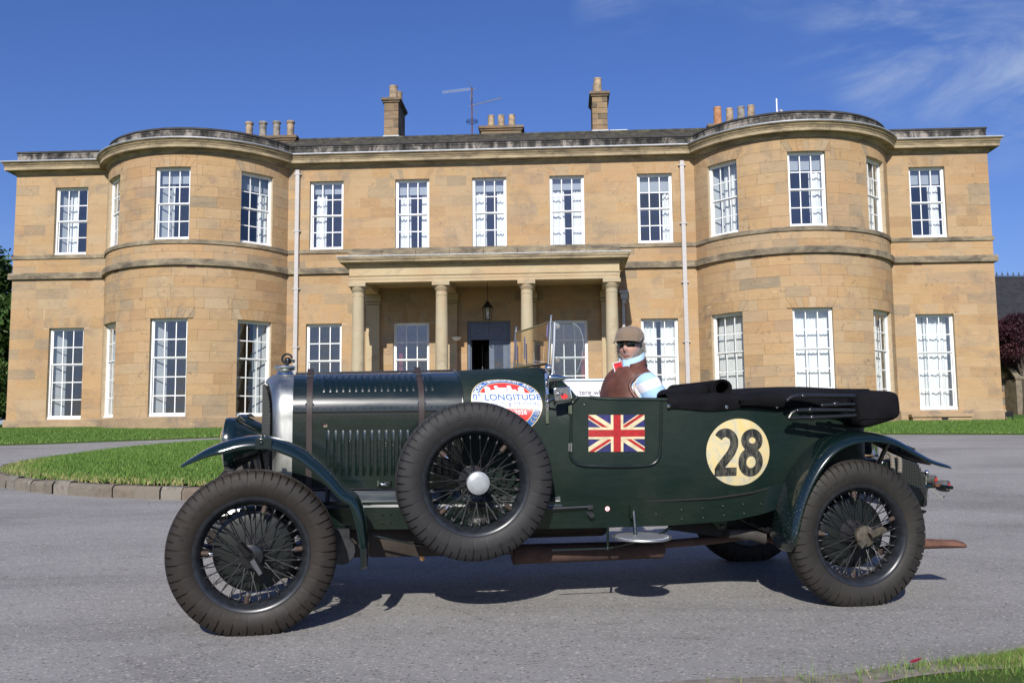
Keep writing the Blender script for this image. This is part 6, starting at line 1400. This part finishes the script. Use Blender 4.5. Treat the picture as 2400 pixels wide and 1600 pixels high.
for s_ in (-1, 1):      # ears
    secs = []
    for k in range(9):
        f_ = k / 8; a = pi * f_; secs.append([hd(s_ * (.070 + .014 * sin(a) * b), -.012 + .016 * cos(a * .9) * 0 - .014 * b, .030 - .062 * f_ + .006 * b) for b in (0, .6, 1.0, .9)])
    mb.loft(secs)
# neck, torso, arms in the same body mesh (lofted tubes that run into each other)
def tor(px, py, pz): return tuple(Vector((px, py, pz)))
bx0 = HC - PO; back = eu * 1.0          # sitting, leaning slightly back: torso below the head
def ell(cn, rx, ry, ax, n=20):
    ax = Vector(ax).normalized(); ay = Vector((-ax.y, ax.x, 0)); return [tuple(Vector(cn) + ax * (rx * cos(2 * pi * k / n)) + ay * (ry * sin(2 * pi * k / n))) for k in range(n)]
SH = ev.copy()          # shoulder axis runs across the car
SHR = (SH * cos(.35) + (-eu) * -sin(.35)).normalized(); SHR = (evw * .80 + eu * .60).normalized()
T0 = bx0 + eu * .085 + Vector((0, 0, -.2))
torso_rings = [(-.05, .06, .06, .0), (-.09, .064, .062, .0), (-.14, .072, .068, .0), (-.195, .13, .085, -.01), (-.225, .18, .095, -.012), (-.27, .195, .11, -.012), (-.34, .2, .12, -.015), (-.44, .195, .125, -.015), (-.55, .19, .13, -.02), (-.66, .2, .14, -.02)]
secs = [ell(bx0 + eu * du + Vector((0, 0, dz)), rx, ry, SHR) for dz, rx, ry, du in torso_rings]; mb.loft(secs, cv=True)
AY = Vector((-SHR.y, SHR.x, 0)); NSH = bx0 - eu * .012 + SHR * .175 - AY * .03 + Vector((0, 0, -.27)); FSH = bx0 - SHR * .07 + AY * .06 + Vector((0, 0, -.36))
elbN = NSH + eu * .06 + SHR * .05 + Vector((0, 0, -.25)); hanN = elbN - eu * .24 - SHR * .04 + Vector((0, 0, .02)); elbF = FSH + eu * .02 - SHR * .06 + Vector((0, 0, -.24)); hanF = elbF - eu * .25 + SHR * .05 + Vector((0, 0, .08))
for a, b, d in ((NSH, elbN, hanN), (FSH, elbF, hanF)):
    mb.tube([tuple(a), tuple(a.lerp(b, .5)), tuple(b), tuple(b.lerp(d, .5)), tuple(d)], [.055, .05, .042, .037, .028], 12); dirf = (d - b).normalized(); sd = dirf.cross(Vector((0, 0, 1))).normalized()
    mb.ball(tuple(d + dirf * .045), (.045, .045, .02), 10, 6)
    for k in range(4): o_ = sd * (.03 - .02 * k); mb.tube([tuple(d + dirf * .07 + o_), tuple(d + dirf * (.105 + .008 * (k in (1, 2))) + o_ + Vector((0, 0, -.005))), tuple(d + dirf * .10 + o_ + Vector((0, 0, -.04)))], [.0095, .009, .0075], 6)
    mb.tube([tuple(d + dirf * .02 + sd * .03), tuple(d + dirf * .06 + sd * .055 + Vector((0, 0, -.01))), tuple(d + dirf * .085 + sd * .05 + Vector((0, 0, -.025)))], [.011, .0095, .0075], 6)
for s_, hp in ((1, SHR * .1), (-1, SHR * -.1)):      # thighs and shins under the scuttle
    h0 = bx0 + eu * .05 + hp + Vector((0, 0, -.64)); kn = h0 - eu * .42 + Vector((0, 0, .06)); ft = kn - eu * .3 + Vector((0, 0, -.28)); ft.z = max(ft.z, -PO.z + .66 + .0); mb.tube([tuple(h0), tuple(kn), tuple(ft)], [.08, .06, .045], 10)
mb.T = [q if q != .5 else .08 for q in mb.T]; mb.build('body', M_skin, person, smooth=80, tones=True)
# shirt sleeves and torso, gilet over it
mb = MB(); secs = [ell(bx0 + eu * du + Vector((0, 0, dz)), rx + .006, ry + .006, SHR) for dz, rx, ry, du in torso_rings[2:]]; mb.loft(secs, cv=True)
for a, b, d in ((NSH, elbN, hanN), (FSH, elbF, hanF)):
    m0 = a + (bx0 + Vector((0, 0, -.3)) - a) * .25 + Vector((0, 0, .01)); P = catmull([tuple(m0), tuple(a), tuple(a.lerp(b, .5) + SHR * .012), tuple(b), tuple(b.lerp(d, .5)), tuple(b.lerp(d, .9))], 4); rr_ = np.interp(np.linspace(0, 1, len(P)), [0, .2, .4, .6, .8, 1], [.075, .082, .076, .064, .052, .042]); mb.tube(P, [float(q) * (1 + .03 * sin(i * 2.3)) for i, q in enumerate(rr_)], 16)
mb.build('shirt', M_shirt, person, smooth=80)
mb = MB(); secs = []; n = 72
for dz in np.linspace(-.14, -.62, 32):
    _g = [(-.14, .1, .082, .0), (-.165, .135, .094, -.006), (-.195, .168, .106, -.010), (-.24, .19, .12, -.012), (-.30, .20, .135, -.014), (-.36, .208, .145, -.015), (-.45, .212, .15, -.018), (-.56, .205, .15, -.02), (-.62, .2, .15, -.02)]
    rx, ry, du = [float(np.interp(-dz, [-g[0] for g in _g], [g[i] for g in _g])) for i in (1, 2, 3)]
    secs.append([tuple(Vector(p) + Vector((0, 0, .003 * sin(k * .9 + dz * 40))) + SHR * (.003 * sin(k * .5 + dz * 55))) for k, p in enumerate(ell(bx0 + eu * du + Vector((0, 0, float(dz))), rx, ry, SHR, n))])
# leave the near arm hole open: drop faces inside an ellipse on the gilet's side
GR = [(-.14, .1, .082, .0), (-.165, .135, .094, -.006), (-.195, .168, .106, -.010), (-.24, .19, .12, -.012), (-.30, .20, .135, -.014), (-.36, .208, .145, -.015), (-.45, .212, .15, -.018), (-.56, .205, .15, -.02), (-.62, .2, .15, -.02)]
AY = Vector((-SHR.y, SHR.x, 0)); AHC, AHE, AHZ = (-.03, -.30), .085, .11
def gpt(e, dz, off=0):
    q = [float(np.interp(-dz, [-g[0] for g in GR], [g[i] for g in GR])) for i in (1, 2, 3)]; return bx0 + eu * q[2] + Vector((0, 0, dz)) + SHR * ((q[0]) * sqrt(max(0, 1 - (e / q[1]) ** 2)) + off) + AY * e
mb.loft(secs, cv=True)
def hole(p):
    d = Vector(p) - bx0; dz = d.z; du = float(np.interp(-dz, [-g[0] for g in GR], [g[3] for g in GR])); d = d - eu * du
    return d.dot(SHR) > .03 and ((d.dot(AY) - AHC[0]) / AHE) ** 2 + ((dz - AHC[1]) / AHZ) ** 2 < 1
mb.F = [f for f in mb.F if not hole(sum((Vector(mb.V[i]) for i in f), Vector()) / len(f))]
gl_ = mb.build('gilet', M_gilet, person, smooth=70, fix=False, solid=.008)
sbm = gl_.modifiers.new('sub', 'SUBSURF'); sbm.levels = 2; sbm.render_levels = 2
ah = [(AHC[0] + AHE * 1.04 * cos(t), AHC[1] + AHZ * 1.04 * sin(t)) for t in np.linspace(0, 2 * pi, 41)[:-1]]
mb = MB(); mb.tube([tuple(gpt(e, z, .006)) for e, z in ah], .011, 8, closed=True); mb.build('armhole_trim', M_gilet, gl_, smooth=80)
mb = MB(); mb.tube([tuple(gpt(AHC[0] + (e - AHC[0]) * .9, AHC[1] + (z - AHC[1]) * .92, .009)) for e, z in ah], .006, 6, closed=True); mb.build('armhole_lining', M_lining, gl_, smooth=80)
# stand collar of the gilet and turned-up shirt collar
NK = bx0 + eu * .012 + Vector((0, 0, -.122)); ff_ = (-eu * .75 + ev * .66).normalized(); fs_ = Vector((-ff_.y, ff_.x, 0))
def colr(r0_, r1_, z0_, z1_, a0, a1, n=22, zt=0, dr=0):
    s2_ = []
    for k in range(n + 1):
        a = a0 + (a1 - a0) * k / n; d = ff_ * cos(a) + fs_ * sin(a); up = z1_ + zt * (1 - abs(cos(a / 2))) ; s2_.append([tuple(NK + d * r0_ + Vector((0, 0, z0_ - .05 * cos(a)))), tuple(NK + d * ((r0_ + r1_) / 2) + Vector((0, 0, (z0_ + up) / 2 - .045 * cos(a)))), tuple(NK + d * r1_ + Vector((0, 0, up - .034 * cos(a))))])
    return s2_
mb = MB(); mb.loft(colr(.098, .088, -.04, .028, .38, 2 * pi - .38)); mb.build('gilet_collar', M_gilet, gl_, smooth=70, fix=False, solid=.007)
mb = MB(); mb.loft(colr(.088, .080, -.03, .066, -.3, 2 * pi - .62, n=30, zt=.0)); cl_ = mb.build('shirt_collar', M_collar, person, smooth=70, fix=False, solid=.004)
mb = MB(); s2_ = []
sN = fs_ if fs_.dot(sdir) < 0 else -fs_
q0 = NK + ff_ * .086 + Vector((0, 0, -.055)); tri = [q0 + sN * .005, q0 + sN * .035 + Vector((0, 0, .075)) + ff_ * .0, q0 + sN * .085 + ff_ * .012 + Vector((0, 0, .062)), q0 + sN * .062 + ff_ * .02 + Vector((0, 0, .0))]
mb.prism([tuple(p) for p in tri], tuple(ff_ * -.004)); mb.build('collar_flap', M_cred, cl_, smooth=0)
mb = MB(); mb.tube([tuple(tri[1]), tuple(tri[2]), tuple(tri[3]), tuple(tri[0])], .0045, 6); mb.build('collar_edge', M_cwhite, cl_)
zp = [NK + ff_ * r_ + Vector((0, 0, z)) for r_, z in ((.105, -.07), (.125, -.12), (.142, -.19), (.155, -.28))]; mb = MB(); mb.tube([tuple(p) for p in zp], .0035, 6); mb.build('zip', simple('zip', (.3, .26, .22), .4, .7), gl_)
# beard, lips, hair, cap, glasses
mb = MB(); hb = random.Random(8)
for i in range(1800):
    th = hb.gauss(0, .62); ph = pi * .5 + math.asin(min(.97, hb.uniform(.62, .95) - max(0, abs(th) - .45) * .5)); b0 = Vector(hd(*head_pt(th, ph, 0))); out = (Vector(hd(*head_pt(th, ph, .05))) - b0).normalized(); L = hb.uniform(.003, .007)
    mb.tube([tuple(b0), tuple(b0 + (out + Vector((0, 0, -.9))).normalized() * L)], [.0006, .0002], 3, caps=False)
mb.build('beard', M_beard, person, smooth=60, fix=False)
mb = MB(); P = [hd(*[a + b for a, b in zip(head_pt(t, pi * .5 + math.asin(.565 - .08 * abs(t) * 2), .002), (0, 0, .0))]) for t in np.linspace(-.30, .30, 9)]; mb.tube(P, [.002, .0035, .0042, .0046, .0046, .0046, .0042, .0035, .002], 6); mb.build('mouth', M_lip, person)
mb = MB(); P = [hd(*head_pt(t, pi * .5 + math.asin(.556 - .07 * abs(t) * 2), .0035)) for t in np.linspace(-.2, .2, 7)]; mb.tube(P, .0012, 5); mb.build('teeth', M_teeth, person)
hv, hf = [], []; hr = random.Random(3)
mb = MB()
for i in range(1500):
    s_ = 1 if hr.random() < .68 else -1; th = s_ * hr.uniform(1.5, 2.9); ph = pi * hr.uniform(.40, .66); b0 = Vector(hd(*head_pt(th, ph, .001))); out = Vector(hd(*head_pt(th, ph, .05))) - b0; out.normalize()
    L = hr.uniform(.015, .045); d = (out * hr.uniform(.3, .8) + Vector((0, 0, -hr.uniform(.5, 1.1))) + (-fdir) * hr.uniform(-.1, .8)); d.normalize(); p1 = b0 + d * L * .5; p2 = p1 + (d + out * hr.uniform(.0, .7) + Vector((0, 0, hr.uniform(-.4, .5)))).normalized() * L * .6; w = hr.uniform(.0005, .0012)
    mb.tube([tuple(b0), tuple(p1), tuple(p2)], [w, w * .9, w * .2], 4, caps=False)
mb.build('hair', M_hair, person, smooth=60, fix=False)
mb = MB(); secs = []
for i in range(15):      # crown of the cap: soft panelled dome that overhangs
    f_ = i / 14; ph = pi / 2 * f_; row = []
    for k in range(48):
        a = 2 * pi * k / 48; rad_ = sin(ph) ** .75; x = .091 * rad_ * sin(a); y = -.008 + (.108 if cos(a) > 0 else .108) * rad_ * cos(a); z = .050 + .072 * cos(ph) ** 1.0 - .010 * f_ ** 4 + .004 * abs(sin(4 * a)) * sin(ph) - .012 * max(0, cos(a)) * f_; row.append(hd(x, y, z))
    secs.append(row)
low = [[hd(.088 * sin(2 * pi * k / 48), -.006 + .100 * cos(2 * pi * k / 48), .032 - .006 * cos(2 * pi * k / 48)) for k in range(48)], [hd(.08 * sin(2 * pi * k / 48), -.004 + .094 * cos(2 * pi * k / 48), .022) for k in range(48)]]
mb.loft(secs + low, cv=True); cap_o = mb.build('flat_cap', M_tweed, person, smooth=60)
mb = MB(); mb.ball(hd(0, -.008, .122), (.011, .011, .006)); mb.build('cap_button', M_tweed, cap_o)
mb = MB(); secs = []
for k in range(21):
    a = -1.15 + 2.3 * k / 20; e = cos(a / 1.15 * pi / 2) ** .6; x0, y0 = .086 * sin(a), -.006 + .098 * cos(a); x1, y1 = .098 * sin(a * 1.0), y0 + .062 * e; secs.append([hd(x0 * .96, y0 - .008, .036), hd((x0 + x1) / 2, (y0 + y1) / 2, .040 - .004 * e), hd(x1, y1, .030 - .016 * abs(sin(a)) ** 2 - .004 * e)])
mb.loft(secs); mb.build('cap_peak', M_tweed, cap_o, smooth=60, fix=False, solid=.005)
mb = MB()
for s_ in (-1, 1):
    secs = []
    for j in range(7):
        zz_ = .027 - .038 * j / 6; row = []
        for k in range(9):
            f_ = k / 8; x = s_ * (.008 + .050 * f_ * (1 - .12 * (j / 6) ** 2)); row.append(hd(x, .099 - .030 * f_ ** 2 + .002 * sin(pi * j / 6), zz_ - .004 * f_ + (.004 * f_ if j > 3 else 0)))
        secs.append(row)
    mb.loft(secs); mb.tube([hd(s_ * .058, .069, .012), hd(s_ * .074, .03, .010), hd(s_ * .077, -.01, .012)], .003, 6)
mb.tube([hd(-.012, .098, .012), hd(0, .102, .014), hd(.012, .098, .012)], .003, 6)
mb.build('sunglasses', M_shade, person, smooth=60, fix=False, solid=.002)
# ------------------------------------------------------------------ banner behind the car
bn_y = 9.6
def at(x, y, Y): d = ray(x, y); t = Y / d.y; return CAM + d * t
pA, pB = at(1262, 888, bn_y), at(1492, 888, bn_y); zb = float(terrain(0, bn_y)); bnr = empty('banner', (pA.x, bn_y, zb)); prop(bnr, 'white printed banner on a pale frame standing behind the car', 'banner')
Wb, Hb = pB.x - pA.x, pA.z - zb
mb = MB(); mb.box(0, Wb, -.004, .004, .35, Hb - .03); mb.build('sheet', simple('white vinyl', (.74, .75, .77), .5), bnr, smooth=0)
mb = MB(); mb.tube([(-.03, 0, Hb - .015), (Wb + .03, 0, Hb - .015)], .017, 10); mb.tube([(0, 0, 0), (0, 0, Hb)], .014, 8); mb.tube([(Wb, 0, 0), (Wb, 0, Hb)], .014, 8); mb.tube([(0, -.3, .01), (0, .3, .01)], .014, 8); mb.tube([(Wb, -.3, .01), (Wb, .3, .01)], .014, 8); mb.build('frame', simple('pale blue tube', (.45, .52, .58), .3, .5), bnr)
tpz = at(1390, 925, bn_y).z - zb; tx = at(1389, 932, bn_y).x - pA.x; V, F = text2d('tere whe', .076); mb = MB(); mb.add([(x * .98 + tx, -.0055, y + tpz) for x, y in V], F); mb.build('banner_text', simple('grey print', (.1, .1, .12), .6), bnr, smooth=0, fix=False)
# ------------------------------------------------------------------ trees, shrub and outbuilding at the edges
def leaf_mat(name, stops, rough=.55):
    m = Mat(name); m.set(color=m.ramp(m.attr('tone'), stops), rough=rough, spec=.3); return m.m
M_leaf = leaf_mat('tree leaves', [(0, (.018, .045, .010)), (.5, (.04, .085, .018)), (1, (.075, .13, .03))]); M_leafp = leaf_mat('copper leaves', [(0, (.018, .006, .012)), (.5, (.045, .014, .022)), (1, (.09, .03, .035))]); M_leafs = leaf_mat('shrub leaves', [(0, (.03, .07, .015)), (.55, (.06, .12, .025)), (.8, (.1, .16, .04)), (1, (.4, .06, .08))])
M_bark = simple('bark', (.06, .048, .036), .95, var=.35, vscale=12)
def leaf_cloud(blobs, n, size, tone_mu=.45):
    tot = sum(b[3] * b[4] * b[5] for b in blobs); V = []; T = []
    for (x, y, z, rx, ry, rz) in blobs:
        k = int(n * rx * ry * rz / tot); d = RNG.normal(size=(k, 3)); d /= np.linalg.norm(d, axis=1)[:, None]; r_ = RNG.uniform(.35, 1.08, k) ** .6
        P = np.array([x, y, z]) + d * r_[:, None] * np.array([rx, ry, rz]); P += RNG.normal(0, .08 * rx, (k, 3)); cl = RNG.normal(tone_mu, .16)
        a = RNG.normal(size=(k, 3)); a /= np.linalg.norm(a, axis=1)[:, None]; b = np.cross(a, RNG.normal(size=(k, 3))); b /= np.linalg.norm(b, axis=1)[:, None]; s = size * RNG.uniform(.6, 1.3, k)[:, None]
        V.append(np.stack([P - a * s, P - b * s * .45, P + a * s, P + b * s * .45], 1)); T.append(np.repeat(np.clip(cl + RNG.normal(0, .16, k), 0, 1), 4))
    V = np.concatenate(V).reshape(-1, 3); return V, np.arange(len(V)).reshape(-1, 4), np.concatenate(T)
def tree(name, loc, h_, tr, blobs, n, size, mat, label, cat='tree', mu=.45, group=None):
    t = empty(name, loc); prop(t, label, cat, group); mb = MB(); mb.tube([(0, 0, -.1), (.05, .02, h_ * .3), (-.03, .05, h_ * .65), (.02, 0, h_ * .95)], [tr, tr * .75, tr * .45, tr * .1], 12); mb.build('trunk', M_bark, t, smooth=60)
    for b in blobs[:9]:
        z0_ = min(h_ * .6, max(.2 * h_, b[2] - 1.0)); mb = MB(); mb.tube([(0, 0, z0_), (b[0] * .5, b[1] * .5, (z0_ + b[2]) / 2 + .2), (b[0], b[1], b[2])], [tr * .4, tr * .25, tr * .06], 7); mb.build('limb', M_bark, t, smooth=60)
    V, F, T = leaf_cloud(blobs, n, size, mu); obj_from('crown', np_mesh('crown', V, F, T, mat), None, t); return t
rt = random.Random(4)
def crown(cx, cy, cz, rx, ry, rz, k, r0_, r1_):
    out = []
    for i in range(k):
        a = rt.uniform(0, 2 * pi); zz_ = rt.uniform(-1, 1); rr_ = sqrt(1 - zz_ * zz_) * rt.uniform(.4, 1); s = rt.uniform(r0_, r1_); out.append((cx + rx * rr_ * cos(a), cy + ry * rr_ * sin(a), cz + rz * zz_, s, s, s * .8))
    return out
tree('dark_tree', (-24.6, 41, 1.4), 8, .36, crown(0, 0, 4.1, 4.0, 3.4, 3.2, 30, .9, 1.6), 42000, .17, M_leaf, 'tall dark green tree rising behind the left end of the house', mu=.42)
tree('flowering_shrub', (-19.9, 35.2, 1.4), 2.6, .07, crown(0, 0, 1.9, 1.0, .8, 1.1, 14, .35, .6), 9000, .07, M_leafs, 'green flowering shrub at the left corner of the house', 'shrub', mu=.5)
fl = empty('flower_bed', (-19.4, 34.0, 1.4)); prop(fl, 'low blue and pink flowers growing by the left corner of the house', 'flowers')
for i in range(40):
    x, y, z = rt.uniform(-1.2, .6), rt.uniform(-.5, .5), rt.uniform(.35, .95); mb = MB(); mb.ball((x, y, z), rt.uniform(.05, .09), 7, 5); mb.build('flower_head', [simple('blue bloom', (.12, .14, .4), .8), simple('pink bloom', (.4, .1, .25), .8), simple('pale bloom', (.5, .45, .5), .8)][i % 3] if i < 3 else [bpy.data.materials['blue bloom'], bpy.data.materials['pink bloom'], bpy.data.materials['pale bloom']][i % 3], fl)
mb = MB(); V, F, T = leaf_cloud([(-.3, 0, .4, 1.0, .5, .4)], 1500, .07, .3); obj_from('leaves', np_mesh('leaves', V, F, T, M_leaf), None, fl)
cx_ = at(2392, 800, 40); tree('copper_tree', (cx_.x + 1.6, 43.0, 1.4), 4.2, .14, crown(0, 0, 3.75, 1.3, 1.1, .95, 24, .35, .6), 22000, .055, M_leafp, 'purple leaved tree beyond the right end of the house', mu=.45)
# outbuilding with dark slate roof and iron cresting
ob = empty('outbuilding', (at(2380, 900, 44).x, 44, 1.4), radians(4)); prop(ob, 'stone outbuilding with steep dark slate roof and iron ridge cresting at right edge', 'building')
mb = MB(); mb.box(-4, 16, 0, 8, -.2, 3.1); mb.build('wall', simple('brown sandstone', (.2, .145, .09), .95, var=.3, vscale=3), ob, smooth=0)  # backing wall in brown stone, tone varying at random
for r_ in range(10):
    t = -3.9 + (r_ % 2) * .22
    while t < 5.6:
        L = rt.uniform(.3, .55); z0_ = -.02 + r_ * .3; mb = MB(); mb.tone = rt.random(); mb.box(t + .01, t + L - .01, -.05 - rt.uniform(0, .03), 0.01, z0_ + .01, z0_ + .29); mb.build('stone', M_kerb if rt.random() < .5 else M_ashlar, ob, smooth=0, tones=True); t += L
mb = MB(); mb.box(-.6, .5, -1.0, -.1, -.2, 2.0); mb.prism([(-.65, -1.05, 2.0), (.55, -1.05, 2.0), (.55, 0, 3.0), (-.65, 0, 3.0)], (0, 0, .1)); mb.build('buttress', simple('grey sandstone', (.17, .14, .1), .95, var=.35, vscale=4), ob, smooth=0)
mb = MB(); 
for i in range(34):
    a, b = i / 34, (i + 1.15) / 34; mb.add([(-4.3, -.35 + 4.4 * a, 3.0 + 4.55 * a + .03), (16, -.35 + 4.4 * a, 3.0 + 4.55 * a + .03), (16, -.35 + 4.4 * b, 3.0 + 4.55 * b), (-4.3, -.35 + 4.4 * b, 3.0 + 4.55 * b), (-4.3, -.35 + 4.4 * a, 3.0 + 4.55 * a), (16, -.35 + 4.4 * a, 3.0 + 4.55 * a)], [(0, 1, 2, 3), (0, 4, 5, 1)])
mb.add([(-4.3, 4.05, 7.5), (16, 4.05, 7.5), (16, 8.4, 3), (-4.3, 8.4, 3)], [(0, 1, 2, 3)]); mb.build('roof', simple('blue black slate', (.022, .022, .025), .6, var=.4, vscale=5), ob, smooth=0, fix=False)
mb = MB(); mb.tube([(-4.3, 4.05, 7.6), (16, 4.05, 7.6)], .07, 6)
for i in range(60):
    x = -4.1 + i * .3; mb.tube([(x, 4.05, 7.62), (x, 4.05, 7.88)], [.05, .01], 5); mb.ball((x, 4.05, 7.75), (.07, .02, .04), 6, 4)
mb.build('ridge_cresting', simple('blue grey iron', (.05, .06, .09), .6), ob)
sg = empty('ground_sign', (at(2366, 985, 31.5).x, 31.5, 1.38), 0); prop(sg, 'small black board on two short legs by the right corner of the house', 'sign')
mb = MB(); mb.box(-.13, .13, -.012, .012, .12, .28); mb.build('board', M_iron, sg, smooth=0, bevel=.004)
for x in (-.115, .115): mb = MB(); mb.box(x - .012, x + .012, -.014, .014, -.08, .28); mb.build('leg', M_iron, sg, smooth=0)
